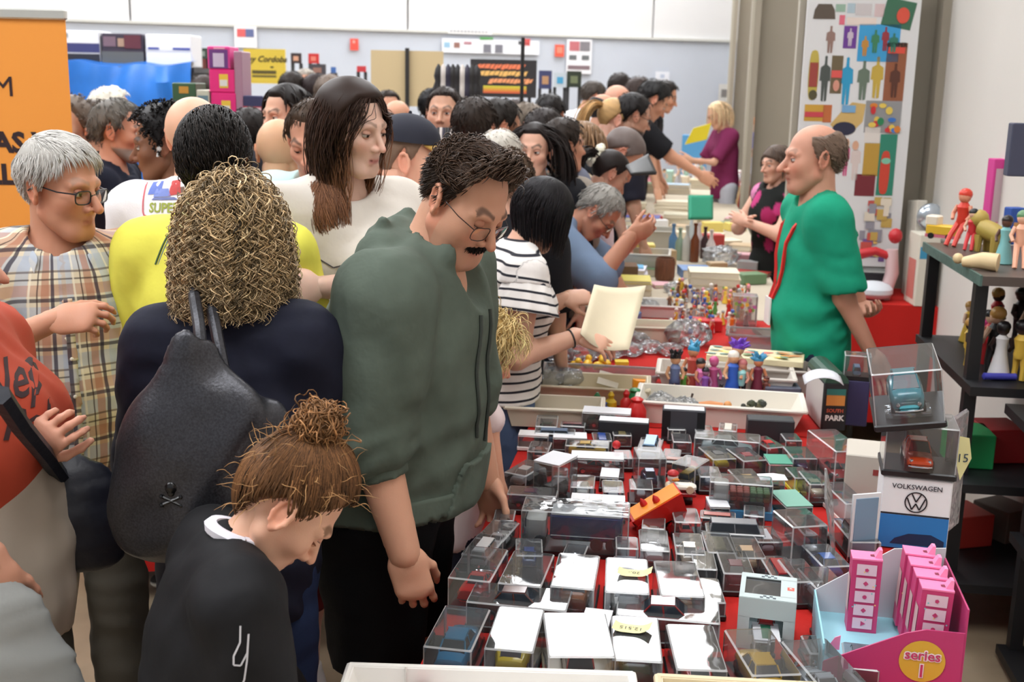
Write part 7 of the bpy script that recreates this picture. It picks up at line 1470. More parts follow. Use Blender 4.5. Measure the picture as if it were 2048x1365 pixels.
b = MB(); M2 = side_M('front', d, .01, -.06, .0024); b.add([(-.06, -.015, 0), (.06, -.015, 0), (.06, .0, 0), (.03, .014, 0), (-.02, .012, 0), (-.05, -.002, 0)], [tuple(range(6))], None, M2); b.obj('printed_car', e, cmat((18, 42, 80), .4))
c0 = np.array(e.location); z1 = TZ+d[2]+.001
def stacked(c, size, rz, z, label, plinth, spec, clabel, tilt=(0, 0)):
    W_, L_, H_ = size; e = empty('display_case', (c[0], c[1], z), 0, label, 'display case', 'cases stacked on the carton', rot=(tilt[0], tilt[1], rz)); b = MB(); b.box((0, 0, .008), (W_+.006, L_+.006, .016), bev=.003); b.obj('plinth', e, cmat(plinth, .35)); link('cover', case_cover(W_, L_, H_, CLR), e)
    M_ = TR((c[0], c[1], z), rz, tilt[0], tilt[1]); q = M_ @ Vector((0, 0, .0165)); car(spec[0], spec[1], q, rz+PI, spec[2], clabel, None, rx=0, ry=0 if not tilt[1] else 0); return e
stacked(c0, (.16, .135, .125), VR, z1, 'large clear case holding an orange model car, between carton and top case', (24, 24, 27), ('saloon', (200, 74, 38), .16), 'orange model saloon in the middle case of the stack')
eT = empty('display_case', W(1818, 790, float(c0[1])-.02), 0, 'large tilted clear case holding a teal model car, topmost of the stack', 'display case', 'cases stacked on the carton', rot=(.12, -.17, VR)); eT.location.z = z1+.141
b = MB(); b.box((0, 0, .008), (.156, .19, .016), bev=.003); b.obj('plinth', eT, BLK); link('cover', case_cover(.15, .184, .14, CLR), eT)
b = MB(); b.box((0, -.03, .022), (.10, .06, .01)); b.obj('clear_cradle', eT, CLR2)
tc_ = car('beetle', (76, 164, 178), (0, 0, 0), 0, .185, 'teal vintage model car facing out of the tilted top case'); tc_.rotation_euler = (.12, -.17, VR+PI+PI/2); tc_.rotation_euler = (Euler((.12, -.17, VR)).to_matrix() @ Matrix.Rotation(-PI/2, 3, 'Z')).to_euler(); tc_.location = eT.location+Euler((.12, -.17, VR)).to_matrix() @ Vector((0, .0, .028))
# pale carton, red car case, small van case with navy carton, framed sleeve
p = rest(1725, 1000, TZ); d = (.095, .15, .125); e = crate_box('grey_carton', p+Rz(VR)@np.array([0, .06, 0]), d, VR-.05, (196, 188, 176), 'plain grey-beige carton with a small red square', faces=[('front', .03, .02, .016, .016, (150, 60, 56))])
case(1672, 880, (.085, .20, .115), -16, 'crimson sports car', carspec=('racer', (190, 40, 48), .13, 180), plinth=(40, 40, 44), where=' beside the grey-beige carton'); case(1690, 985, (.06, .16, .06), -14, 'long empty clear case with pale base', plinth=(214, 196, 190)); case(1712, 1060, (.07, .15, .05), -10, 'dark maroon lorry in the shadow of the sleeve', carspec=('van', (70, 24, 28), .1, 0))
p = rest(1722, 865, TZ); d = (.085, .07, .15); crate_box('navy_carton', p+[0, .1, 0], d, VR, (58, 54, 92), 'navy carton with white edges under the small van case', faces=[('front', 0, 0, .078, .142, (52, 48, 86))]); q = p+[0, .1, .151]
e = empty('display_case', q, VR, 'small clear case holding a sky blue van on the navy carton', 'display case'); b = MB(); b.box((0, 0, .006), (.085, .07, .012)); b.obj('plinth', e, BLK); link('cover', case_cover(.082, .068, .08, CLR), e); car('van', (120, 172, 220), q+[0, 0, .0125], VR+PI, .06, 'sky blue model van facing the camera on the navy carton')
p = rest(1668, 1130, TZ); b = MB(); b.loft([[(-.004, -.06, 0), (.004, -.06, 0), (.004, .10, 0), (-.004, .10, 0)], [(-.02, -.05, .10), (-.01, -.05, .10), (-.01, .09, .13), (-.02, .09, .13)], [(-.035, -.045, .17), (-.03, -.045, .17), (-.03, .08, .2), (-.035, .08, .2)]]); o = b.obj('plastic_sleeve', None, clear_plastic('soft_sleeve', (238, 240, 242), .8, 14, .1, haze=.14), loc=p); o.rotation_euler = (0, 0, VR); tag(o, 'tall crinkled clear sleeve leaning among the cases', 'plastic sleeve')
p = rest(1722, 1120, TZ); e = empty('framed_card', p, VR+.5, 'narrow white-framed picture card standing behind the pink display', 'card'); b = MB(); b.box((0, 0, .08), (.07, .006, .16)); b.obj('card', e, cmat((226, 228, 230), .5)); b = MB(); b.box((0, -.004, .085), (.056, .003, .13)); b.obj('picture', e, cmat((120, 150, 176), .3))
p = rest(1848, 1060, TZ); b = MB(); b.box((0, 0, .15), (.11, .012, .30), bev=.004); o = b.obj('tall_blister', None, clear_plastic('pink_blister', (246, 226, 232), .8, 14, .1, haze=.22), loc=p+[.06, .0, 0]); o.rotation_euler = (0, -.05, VR+1.1); tag(o, 'tall clear blister pack with a pink card beside the carton', 'blister pack')
p = np.array(o.location)+[-.004, -.045, .2]; b = MB(); b.add([(0, 0, -.055), (.022, 0, 0), (.012, 0, .05), (-.014, 0, .055), (-.02, 0, .01)], [(0, 1, 2, 3, 4)]); o = b.obj('price_note', None, mat('sticky_note', (240, 232, 168), .7), loc=p); tag(o, 'pale yellow price note hanging on the tall blister', 'note'); md = o.modifiers.new('t', 'SOLIDIFY'); md.thickness = .0015; me = text_mesh('15', .03, cmat((50, 70, 90), .6)); me.transform(Matrix.Translation((0, -.002, 0)) @ Matrix.Rotation(PI/2, 4, 'X')); link('handwriting', me, o)
# pink counter display with little boxes -------------------------------------
PK = mat('pink_card', (186, 58, 112), .5); LB = cmat((150, 204, 218), .5); c = rest(1754, 1322, TZ)
FR = np.array([.10, -.995]); R0 = -.18
e = empty('counter_display', (c[0]+.0, c[1]-.02, TZ), R0, 'open pink cardboard counter display with a yellow series badge', 'display box'); w, l = .235, .23
b = MB(); b.box((0, 0, .045), (w-.006, l-.006, .003)); b.obj('tray_floor', e, LB)
side = [(-w/2, 0), (w/2, 0), (w/2, .135), (w*.22, .135), (w*.08, .125), (-w/2, .055)]
b = MB(); b.loft([[(x, -l/2, z) for x, z in side], [(x, -l/2+.003, z) for x, z in side]]); b.obj('front_panel', e, PK); b = MB(); sd2 = [(-w/2, 0), (w/2, 0), (w/2, .2), (w*.1, .19), (-w/2, .09)]; b.loft([[(x, l/2-.003, z) for x, z in sd2], [(x, l/2, z) for x, z in sd2]]); b.obj('rear_panel', e, cmat((200, 202, 206), .5))
b = MB(); b.box((-w/2, 0, .045), (.003, l, .09)); b.obj('left_panel', e, LB); b = MB(); b.box((w/2, 0, .09), (.003, l, .18)); b.obj('right_panel', e, PK)
dd = (w, l, .135); bd = panel(e, 'front', dd, .05, .008, .1, .1, (214, 176, 60), nm='badge', shape=disc(.039, 32)); 
for off, col, bo in ((.0022, (244, 236, 236), .0022), (.0028, (196, 58, 104), .0004)):
    for txt, v, sz in (('series', .019, .026), ('1', -.011, .034)):
        me = text_mesh(txt, sz, cmat(col, .5), bold=bo); me.transform(side_M('front', dd, .05, v, off)); link('lettering', me, bd)
def pink_box(x, y, z, tilt, lbl, full):
    q = empty('pink_toy_box', np.array(e.location)+Rz(R0)@np.array([x, y, z]), 0, lbl, 'toy box', 'little pink boxes in the counter display', rot=(0, tilt, R0)); d = (.054, .04, .145)
    b = MB(); b.box((0, 0, d[2]/2), d); b.obj('carton', q, cmat((200, 62, 116), .45)); b = MB(); b.box((0, 0, d[2]+.0015), (d[0]+.001, d[1]+.001, .003)); tp = b.obj('lid', q, cmat((246, 130, 176), .45))
    b = MB(); b.loft([[(d[0]*.25, -.011, d[2]+.002), (d[0]*.5, -.011, d[2]+.002), (d[0]*.5, .011, d[2]+.002), (d[0]*.25, .011, d[2]+.002)], [(d[0]*.40, -.008, d[2]+.018), (d[0]*.5, -.008, d[2]+.018), (d[0]*.5, .008, d[2]+.018), (d[0]*.40, .008, d[2]+.018)]]); tb = b.obj('hang_tab', tp, cmat((246, 140, 182), .45))
    panel(q, 'top', (d[0], d[1], d[2]+.003), .012, .0, .0, .0, (120, 30, 60), off=.0006, nm='tab_hole', shape=[(-.005, -.005), (.005, -.006), (.007, .0), (.002, .006), (-.005, .004)])
    if full:
        for i in range(5):
            v_ = .054-.027*i; f = panel(q, 'front', d, 0, v_, .036, .022, (228, 200, 214), nm='picture_tile'); panel(f, 'front', d, 0, v_, .012, .010, (196, 62, 112), off=.002, nm='tile_motif', shape=[disc(.004, 5), disc(.005, 4), disc(.004, 10), disc(.005, 4), disc(.006, 3)][i])
    panel(q, 'left', d, 0, .0, .028, .07, (206, 170, 170))
    for i in range(8): panel(q, 'front', d, random.uniform(-.024, .024), random.uniform(-.054, .054), .003, .003, random.choice([(246, 206, 120), (120, 200, 200)]), off=.0016, nm='dot', shape=disc(.0016, 6))
    return q
pink_box(-.035, .055, .047, .0, 'lone pink toy box with five white picture tiles at the back left of the display', True)
for i, nm in enumerate(('rearmost', 'second from the back', 'third from the back', 'frontmost')): pink_box(.055+.004*i, .07-.042*i, .047+.004*(3-i), .04, 'pink toy box with a hang tab, %s in the right row' % nm, i == 3)
p = rest(1655, 1345, TZ); e2 = empty('pink_tag', p, R0, 'bright pink hang card poking up left of the counter display', 'card'); b = MB(); b.add([(-.012, 0, 0), (.016, 0, 0), (.018, 0, .075), (.008, 0, .07), (-.006, 0, .045)], [(0, 1, 2, 3, 4)]); o = b.obj('card', e2, cmat((246, 140, 180), .5)); md = o.modifiers.new('t', 'SOLIDIFY'); md.thickness = .002
# trays along the front edge, with things poking out
def edge_tray(x0, x1, y, lbl, rgb, ln=.2, h=.075):
    A, B = Zp(x0, y, TZ+h), Zp(x1, y+18, TZ+h); mid = (A+B)/2; u_ = unit((B-A)*[1, 1, 0]); ang = math.atan2(u_[1], u_[0]); w = np.linalg.norm(B-A); c = mid+Rz(ang)@np.array([0, -ln/2, 0]); e = empty('tray', (c[0], c[1], TZ), ang, lbl, 'tray'); b = MB(); k = .93; o_ = lambda q, z, wl=0: [(-w/2*q+wl, -ln/2*q+wl, z), (w/2*q-wl, -ln/2*q+wl, z), (w/2*q-wl, ln/2*q-wl, z), (-w/2*q+wl, ln/2*q-wl, z)]
    b.loft([o_(k, 0), o_(1, h), o_(1, h, .008), o_(k, .006, .008)]); b.obj('bin', e, cmat(rgb, .4)); b = MB(); rr = o_(1.0, h-.003)
    for i in range(4): b.tube([rr[i], rr[(i+1) % 4]], .007, 8)
    b.obj('rim', e, cmat(rgb, .4), smooth=True); return c
cT = edge_tray(700, 1265, 1330, 'white plastic tray along the bottom edge of the table', (236, 232, 226)); edge_tray(1315, 1640, 1352, 'cream tray with a wooden rim at the bottom right', (222, 206, 172))
def poke(lbl, x, y, Y, m, fn, cat='toy', name='toy_part'): b = MB(); fn(b); o = b.obj(name, None, m, smooth=True, loc=W(x, y, Y)); tag(o, lbl, cat)
poke('thin white stick poking out of the white tray', 812, 1368, 1.78, cmat((230, 226, 220), .5), lambda b: b.tube([(0, 0, -.06), (0, 0, .032)], .0022, 6), 'stick', 'stick')
poke('orange plastic clip standing in the white tray', 1048, 1362, 1.80, cmat((240, 140, 30), .4), lambda b: (b.tube([(-.012, 0, -.05), (0, 0, .014), (.012, 0, -.05)], .006, 6)), name='orange_clip'); poke('orange-yellow toy shell at the bottom edge', 1236, 1364, 1.80, cmat((238, 166, 44), .4), lambda b: (b.sphere((0, 0, 0), (.02, .014, .014), 12), b.sphere((.012, -.01, .004), .006, 8)), name='toy_shell')
poke('red toy piece lying in the white tray', 842, 1372, 1.76, cmat((206, 40, 60), .4), lambda b: b.box((0, 0, -.02), (.03, .02, .04)), name='toy_piece')
o = pouch('crumpled translucent bag in front of the red and white van', W(1150, 1345, 1.86)+[0, 0, -.05], .045, None, seed=51)
# ------------------------------------------------------------------ black racks against the side wall
BK = mat('black_powder_coat', (26, 26, 28), .5)
def rack(lbl, c, rz, w, l, posts, shelves, grp=None):
    e = empty('shelf_rack', c, rz, lbl, 'rack'); 
    for x, y, h in posts: b = MB(); b.box((x, y, h/2), (.04, .04, h)); b.obj('post', e, BK)
    for z, x0, x1, y0, y1, m, t in shelves: b = MB(); b.box(((x0+x1)/2, (y0+y1)/2, z-t/2), (x1-x0, y1-y0, t)); b.obj('shelf', e, m)
    return e
dkw = mat('dark_brown_board', (84, 72, 66), .45, var=.1, vscale=12); grn_edge = mat('worn_green_edge', (76, 100, 92), .6, var=.2, vscale=30)
A = Zp(1850, 485, 1.24); Bq = Zp(1966, 553, 1.24); axr = unit((A-Bq)*[1, 1, 0]); RZ = math.atan2(-axr[0], axr[1]); ln_ = np.linalg.norm((A-Bq)[:2])
ra = rack('black shelf rack with a dark board top full of old toys', (Bq[0], Bq[1], 0), RZ, .42, ln_, [(.03, ln_-.03, 1.215), (.03, .12, 1.215), (.40, ln_-.03, 1.215), (.40, .05, 1.215)], [(1.24, 0, .45, 0, ln_, dkw, .03), (.88, .0, .42, .0, ln_, BK, .03), (.55, .0, .42, .0, ln_, BK, .03), (.2, .0, .42, 0, ln_, BK, .03)])
b = MB(); b.box((-.004, ln_/2, 1.225), (.008, ln_, .034)); b.obj('edge_band', ra, grn_edge)
RA = lambda x, y, z=1.2405: np.array([Bq[0], Bq[1], 0])+Rz(RZ)@np.array([x, y, z])
rb0 = Zp(1958, 1315, 0); rb = rack('nearer black rack with a boxed construction set on its shelf', (rb0[0], rb0[1]-.5, 0), -TA, .3, .5, [(.03, .48, 1.2), (.03, .02, 1.2), (.3, .48, 1.2)], [(.86, -.08, .34, .0, .5, BK, .03), (.44, -.02, .34, .0, .5, BK, .03), (.05, -.02, .34, 0, .5, BK, .03)])
b = MB(); b.box((.2, .5, .75), (.3, .012, .8)); b.obj('back_panel', rb, mat('charcoal_cloth', (52, 48, 48), .9))
RB = lambda x, y, z: np.array([rb0[0], rb0[1]-.5, 0])+Rz(-TA)@np.array([x, y, z])
d = (.24, .3, .05); e = crate_box('construction_set', RB(.09, .18, .861), d, -TA-.25, (232, 226, 208), 'cream construction set box with red lettering on the nearer rack', faces=[('left', .09, 0, .05, .024, (190, 50, 56)), ('front', 0, 0, .22, .036, (176, 40, 46))]); lettering(e, 'left', d, .09, 0, 'TENTE', .014, (236, 230, 220)); lettering(e, 'left', d, .03, 0, '402', .026, (50, 46, 44), bold=.0004); lettering(e, 'front', d, -.03, 0, 'TENTE', .03, (240, 234, 226), bold=.0008)
for i in range(9): panel(e, 'top', d, random.uniform(-.08, .08), random.uniform(-.12, .12), random.uniform(.05, .12), .02, random.choice([(176, 52, 54), (60, 96, 80), (150, 150, 140), (190, 60, 60)]), off=.0012+.0004*i)
panel(e, 'left', d, -.06, 0, .06, .036, (150, 110, 90))
car('van', (230, 228, 220), RB(.02, .12, .4415), -TA+2.6, .14, 'white toy camper van on the lower rack shelf', None)
p = RB(.02, .02, .8615); b = MB(); b.box((0, 0, .01), (.05, .16, .02), bev=.004); o = b.obj('toy_rail', None, cmat((40, 40, 44), .4), loc=p-[.05, 0, .0]); tag(o, 'black toy chassis under the construction set box', 'toy')
# toys on the rack top
def sit(lbl, x, y, h, body, face, hair, **k): return blob_toy(lbl, Zp(x, y, 1.2405), h, body, face, hair, 'old toys on the rack top', name='toy_doll', cat='doll', **k)
sit('red hooded doll sitting on the rack top', 1920, 492, 0.221, (214, 58, 40), (226, 150, 120), (218, 60, 40), rz=2.2, seat=1); sit('small doll with black hair in red on the rack top', 1940, 500, 0.156, (206, 50, 56), (230, 180, 150), (24, 22, 24), rz=2.6, seat=1); sit('dark-skinned doll in an aqua dress on the rack top', 2005, 528, 0.169, (130, 190, 190), (96, 62, 48), (40, 26, 22), rz=2.4, skirt=1); sit('pink baby doll with a green hat on the rack top', 2036, 535, 0.195, (232, 170, 140), (236, 180, 150), (96, 140, 96), rz=2.8, seat=1)
sit('large doll with auburn hair and coral dress', 2030, 455, 0.416, (226, 90, 96), (238, 190, 160), (140, 92, 60), rz=1.6, skirt=1)
p = Zp(1978, 505, 1.2405); e = empty('toy_lion', p, 2.0, 'mustard yellow rubber lion on the rack top', 'toy'); b = MB(); b.tube([(-.05, 0, .06), (0, 0, .075), (.04, 0, .085)], [.03, .036, .034], 10); b.obj('body', e, cmat((176, 150, 70), .5), smooth=True); b = MB(); b.sphere((.06, 0, .115), (.035, .034, .034), 12); b.sphere((.085, 0, .105), (.02, .018, .016), 8); b.obj('head', e, cmat((184, 156, 76), .5), smooth=True)
for x in (-.04, .035):
    for y in (-1, 1): b = MB(); b.tube([(x, y*.02, .06), (x, y*.024, .0)], [.016, .012], 8); b.obj('leg', e, cmat((176, 150, 70), .5), smooth=True)
p = Zp(1885, 478, 1.2405); e = empty('toy_truck', p, 2.4, 'yellow toy truck with pink base on the rack top', 'toy'); b = MB(); b.box((0, 0, .035), (.12, .06, .04), bev=.005); b.obj('bed', e, cmat((236, 190, 60), .4), smooth=True); b = MB(); b.box((.04, 0, .07), (.05, .055, .04), bev=.005); b.obj('cab', e, cmat((240, 226, 206), .4), smooth=True); b = MB(); b.box((0, 0, .012), (.12, .06, .012)); b.obj('base', e, cmat((226, 120, 140), .4))
for x in (-.035, .035):
    for y in (-1, 1): b = MB(); b.lathe([(.002, -.006), (.012, -.006), (.012, .006), (.002, .006)], 10, M=Matrix.Rotation(PI/2, 4, 'X')); b.obj('wheel', e, TYRE, loc=(x, y*.03, .012))
p = Zp(1960, 478, 1.2405); b = MB(); b.sphere((0, 0, .03), (.045, .04, .03), 12); b.sphere((.0, 0, .06), (.026, .026, .022), 10); o = b.obj('orange_toy', None, cmat((236, 150, 50), .4), smooth=True, loc=p); tag(o, 'rounded orange toy behind the red hooded doll', 'toy'); p = Zp(1995, 482, 1.2405); b = MB(); b.sphere((0, 0, .03), (.05, .03, .03), 12); o = b.obj('green_ball', None, cmat((60, 190, 100), .4), smooth=True, loc=p); tag(o, 'lime green toy hump behind the rubber lion', 'toy')
crate_box('blue_box', Zp(2022, 488, 1.2405), (.06, .05, .14), RZ+.3, (40, 80, 160), 'upright royal blue box with an orange disc on the rack top', faces=[('front', 0, 0, .03, .03, (206, 150, 90))]); crate_box('pink_box', Zp(1995, 462, 1.2405), (.12, .06, .30), RZ+.2, (206, 60, 140), 'tall magenta doll box with a clear side at the back of the rack', faces=[('front', -.02, 0, .06, .22, (196, 170, 176))]); crate_box('dark_blister', W(2052, 320, 3.78)*[1, 1, 0]+[0, 0, 1.541], (.12, .05, .17), RZ, (64, 66, 86), 'dark grey figure box standing on the magenta box')
p = Zp(1962, 540, 1.2405); b = MB(); b.tube([(-.06, 0, .02), (0, 0, .03), (.05, 0, .028)], [.016, .028, .03], 10); b.sphere((-.075, 0, .03), .018, 10); o = b.obj('toy_goose', None, cmat((222, 196, 150), .5), smooth=True, loc=p); tag(o, 'white and amber toy bird lying at the front of the rack top', 'toy'); o.rotation_euler = (0, 0, -.6)
# jumble on the middle shelf
r_ = random.Random(31)
for i in range(16):
    nm, c = r_.choice([('pink', (214, 60, 130)), ('black', (34, 32, 34)), ('white', (226, 222, 220)), ('yellow', (220, 180, 70)), ('red', (200, 44, 50)), ('brown', (120, 80, 60)), ('green', (130, 180, 90))]); q = RA(r_.uniform(.05, .36), r_.uniform(.08, ln_-.08), .8805)
    blob_toy('%s doll in the jumble of the middle shelf' % nm, q, r_.uniform(.14, .24), c, r_.choice([(230, 190, 160), (60, 44, 40)]), r_.choice([(30, 26, 28), (200, 150, 80), (230, 225, 215)]), 'jumble on the middle shelf', rz=r_.uniform(0, 6), skirt=r_.random() < .6, name='toy_doll', cat='doll')
b = MB(); b.lathe([(.004, 0), (.012, .005), (.012, .11), (.004, .115)], 12, M=Matrix.Rotation(PI/2, 4, 'Y')); o = b.obj('toy_tube', None, cmat((70, 70, 170), .4), smooth=True, loc=RA(.06, .1, .8935)); tag(o, 'blue-capped silver tube at the front of the middle shelf', 'toy')
for i, (x, z, c, nm) in enumerate(((.08, .5505, (40, 160, 90), 'green'), (.2, .5505, (190, 40, 44), 'red'), (.14, .2005, (200, 60, 50), 'orange-red'), (.3, .2005, (120, 110, 100), 'grey'))): crate_box('carton', RA(x, .25+.08*i, z), (.14, .16, .12), RZ+.2*i, c, '%s carton on the lower rack shelves' % nm, 'box', 'cartons in the rack')
# ------------------------------------------------------------------ red-clothed tables by the wall, and what stands on them
so = Zp(1696, 606, .752); stall_table(0, 1.25, .46, 0, 'trestle table against the side wall behind the stall holder', 'red cloth hanging from the wall table behind the stall holder', org=np.array([so[0], so[1], 0]))
ST = lambda x, y, z=TZ: np.array([so[0], so[1], 0])+TN*x+TD*y+np.array([0, 0, z])
crate_box('upright_game', ST(.36, .08), (.1, .18, .36), -TA+.1, (222, 216, 200), 'tall cream and blue boxed game standing on the wall table', faces=[('front', -.02, .09, .05, .06, (60, 150, 190)), ('front', .02, -.06, .03, .16, (70, 150, 200)), ('left', 0, -.05, .12, .2, (206, 120, 110))])
crate_box('leaning_game', ST(.36, .3), (.05, .24, .5), -TA, (216, 210, 196), 'long cream box leaning behind the boxed game', rx=-.1); crate_box('print_box', ST(.42, .55), (.2, .05, .62), -TA-.15, (222, 214, 176), 'pale yellow botanical print panel on the wall table', faces=[('front', 0, .05, .15, .42, (232, 226, 196)), ('front', 0, .1, .05, .05, (206, 60, 50)), ('front', 0, -.02, .08, .10, (110, 120, 96))])
crate_box('grey_board', ST(.3, .8), (.02, .2, .75), -TA, (120, 116, 106), 'tall narrow grey board leaning on the wall'); b = MB(); b.tube([(0, 0, 0), (.1, .05, .62)], .035, 12); o = b.obj('clear_tube', None, clear_plastic('tube_plastic', (236, 238, 238), .3, 8, .06, haze=.25), smooth=True, loc=ST(.28, .6)); tag(o, 'long clear plastic tube leaning on the wall', 'tube')
b = MB(); b.sphere((0, 0, .07), (.07, .04, .07), 16); o = b.obj('foil_balloon', None, mat('foil', (196, 206, 216), .2, metal=.7), smooth=True, loc=ST(.4, .2, TZ+.36)); tag(o, 'silver and red rounded toy on the boxed game', 'toy')
b = MB(); b.sphere((0, 0, .05), (.10, .09, .05), 14); o = b.obj('folded_cloth', None, cmat((214, 220, 226), .8), smooth=True, loc=ST(.14, .12)); tag(o, 'white crumpled bundle on the wall table edge', 'bundle'); crate_box('dark_case', ST(.12, .35), (.26, .2, .12), -TA, (44, 44, 48), 'dark open case with a white lid on the wall table', faces=[('top', 0, 0, .24, .18, (214, 214, 210))])
e = empty('red_robot_toy', ST(.2, .16), -.3, 'red and white jointed toy with outstretched arm on the wall table', 'toy'); b = MB(); b.tube([(0, 0, 0), (.03, 0, .14), (.02, 0, .26)], [.03, .035, .03], 10); b.obj('body', e, cmat((222, 190, 190), .4), smooth=True); b = MB(); b.tube([(.02, 0, .22), (-.06, -.02, .25), (-.17, -.03, .22)], [.02, .022, .03], 10); b.obj('arm', e, cmat((196, 40, 48), .4), smooth=True); b = MB(); b.sphere((.03, 0, .33), (.035, .035, .04), 12); b.obj('head', e, cmat((196, 40, 48), .4), smooth=True)
for i in range(10):
    nm, c = r_.choice([('yellow', (236, 200, 80)), ('red', (200, 60, 60)), ('blue', (90, 140, 190)), ('cream', (226, 216, 196)), ('green', (110, 160, 110))]); crate_box('toy_packet', ST(r_.uniform(.02, .3), r_.uniform(.5, 1.15)), (r_.uniform(.08, .14), .05, r_.uniform(.1, .26)), -TA+r_.uniform(-.4, .4), c, '%s toy packet standing at the back of the wall table' % nm, 'box', 'packets on the wall table')
fo = Zp(1442, 372, .752); stall_table(0, 1.3, .62, 0, 'trestle table beyond the floral dress woman', 'bright red cloth on the table beyond the floral dress woman', org=np.array([fo[0], fo[1], 0])); FT = lambda x, y, z=TZ: np.array([fo[0], fo[1], 0])+TN*x+TD*y+np.array([0, 0, z])
pouch('clear bag of dark pieces on the far red table', FT(.25, .15), .13, None, seed=61); blob_toy('doll in a pale blue dress on the far red table', FT(.35, .5), .4, (190, 200, 220), (230, 180, 150), (150, 90, 50), None, skirt=1, rz=3, name='doll', cat='doll'); crate_box('carton', FT(.2, .8), (.3, .2, .12), -TA, (214, 210, 206), 'white carton on the far red table'); blob_toy('tall orange-haired doll by the second column', FT(.42, 1.1, TZ), .75, (90, 100, 190), (230, 190, 160), (206, 120, 50), None, skirt=1, rz=3, name='doll', cat='doll')
# chair in the aisle
e = empty('folding_chair', Zp(1425, 520, 0)*[1, 1, 0], -.5, 'wooden folding chair with dark straps at the aisle side of the stall', 'chair'); ws = mat('pale_wood', (196, 164, 120), .5, var=.15, vscale=10)
b = MB(); b.box((0, 0, .44), (.4, .38, .02)); b.obj('seat', e, ws); b = MB(); b.tube([(-.19, .19, .75), (-.1, .22, .84), (.1, .22, .84), (.19, .19, .75)], .018, 8); b.obj('backrest', e, ws, smooth=True)
for x in (-.19, .19):
    for y0, y1, z in ((.2, -.18, .0), (-.16, .19, .78)): b = MB(); b.tube([(x, y0, 0), (x, y1, .44 if z == 0 else .78)], .014, 6); b.obj('leg', e, ws)
# ------------------------------------------------------------------ poster of toys on the first column
c = W(1710, 235, 6.02); Mz = -rad(3); pw, ph = .565, 1.50; e = empty('toy_poster', (c[0], c[1], c[2]-.02), Mz, 'tall white poster collage of toys fixed to the first steel column', 'poster'); b = MB(); b.box((0, .01, 0), (pw, .012, ph)); b.obj('sheet', e, cmat((226, 226, 226), .6)); PX = lambda x, y: ((x-1710)/382+.016*(y-235)/235, -(y-235)/382*1.0+.02)
def pp(x0, y0, x1, y1, col, shape=None, off=.0, nm='printed_picture', rot=0):
    a, c_ = PX(x0, y0), PX(x1, y1); cx, cz, w, h = (a[0]+c_[0])/2, (a[1]+c_[1])/2, abs(c_[0]-a[0]), abs(a[1]-c_[1]); b = MB(); pl = shape or [(-.5, -.5), (.5, -.5), (.5, .5), (-.5, .5)]; cr, sr_ = math.cos(rot), math.sin(rot)
    b.add([(cx+(x*w)*cr-(y*h)*sr_, .002-off, cz+(x*w)*sr_+(y*h)*cr) for x, y in pl], [tuple(range(len(pl)))]); return b.obj(nm, e, cmat(col, .5))
circ = [(.5*math.cos(a), .5*math.sin(a)) for a in np.linspace(0, 2*PI, 17)[:-1]]
man = [(-.12, .30), (-.10, .42), (-.12, .47), (0, .5), (.12, .47), (.10, .42), (.12, .30), (.42, .24), (.46, -.05), (.30, -.05), (.28, -.1), (.24, -.48), (.05, -.5), (.0, -.12), (-.05, -.5), (-.24, -.48), (-.28, -.1), (-.30, -.05), (-.46, -.05), (-.42, .24)]
pp(1620, 22, 1662, 50, (92, 80, 70), [(-.5, -.5), (.5, -.5), (.45, .1), (.3, .5), (-.3, .5), (-.45, .1)]); pp(1754, 12, 1810, 64, (60, 110, 84), rot=-.18); pp(1778, 26, 1802, 56, (220, 84, 64), circ, .004); pp(1662, 22, 1680, 36, (150, 180, 160)); pp(1684, 20, 1698, 38, (176, 196, 206)); pp(1700, 20, 1730, 42, (206, 200, 200)); pp(1736, 20, 1754, 44, (214, 190, 190)); pp(1670, 42, 1680, 60, (226, 110, 130)); pp(1684, 46, 1740, 60, (232, 216, 206))
pp(1646, 62, 1664, 114, (150, 120, 110), man); pp(1680, 62, 1704, 104, (110, 60, 150)); pp(1686, 66, 1698, 100, (206, 190, 206), man, .004); pp(1709, 58, 1786, 128, (60, 160, 214)); pp(1714, 80, 1728, 118, (196, 140, 60), man, .004); pp(1732, 68, 1748, 112, (60, 130, 90), man, .004); pp(1752, 62, 1766, 108, (150, 50, 60), man, .004); pp(1766, 74, 1784, 110, (50, 120, 100), man, .005)
pp(1617, 108, 1634, 204, (196, 176, 80), [(.5*math.copysign(abs(math.cos(a))**.5, math.cos(a)), .5*math.sin(a)) for a in np.linspace(0, 2*PI, 21)[:-1]]); pp(1618, 132, 1633, 178, (160, 70, 60), None, .003); pp(1618, 184, 1634, 203, (84, 78, 50), circ, .003); pp(1638, 118, 1658, 206, (78, 84, 80), man); pp(1660, 118, 1680, 190, (110, 96, 70)); pp(1660, 146, 1680, 160, (222, 90, 84), None, .003); pp(1664, 164, 1676, 186, (214, 150, 130), circ, .004); pp(1678, 120, 1702, 212, (46, 156, 200), man); pp(1710, 126, 1734, 202, (104, 120, 104), man); pp(1736, 118, 1760, 198, (200, 170, 70), man)
pp(1764, 92, 1800, 202, (150, 90, 60)); pp(1766, 100, 1798, 112, (222, 80, 64), None, .003); lettering_ = text_mesh('GEYPER', .03, cmat((40, 34, 30), .5), bold=.001); lettering_.transform(Matrix.Translation((PX(1782, 96)[0], -.003, PX(1782, 96)[1])) @ Matrix.Rotation(PI/2, 4, 'X')); link('lettering', lettering_, e); pp(1772, 130, 1792, 196, (90, 50, 36), man, .003)
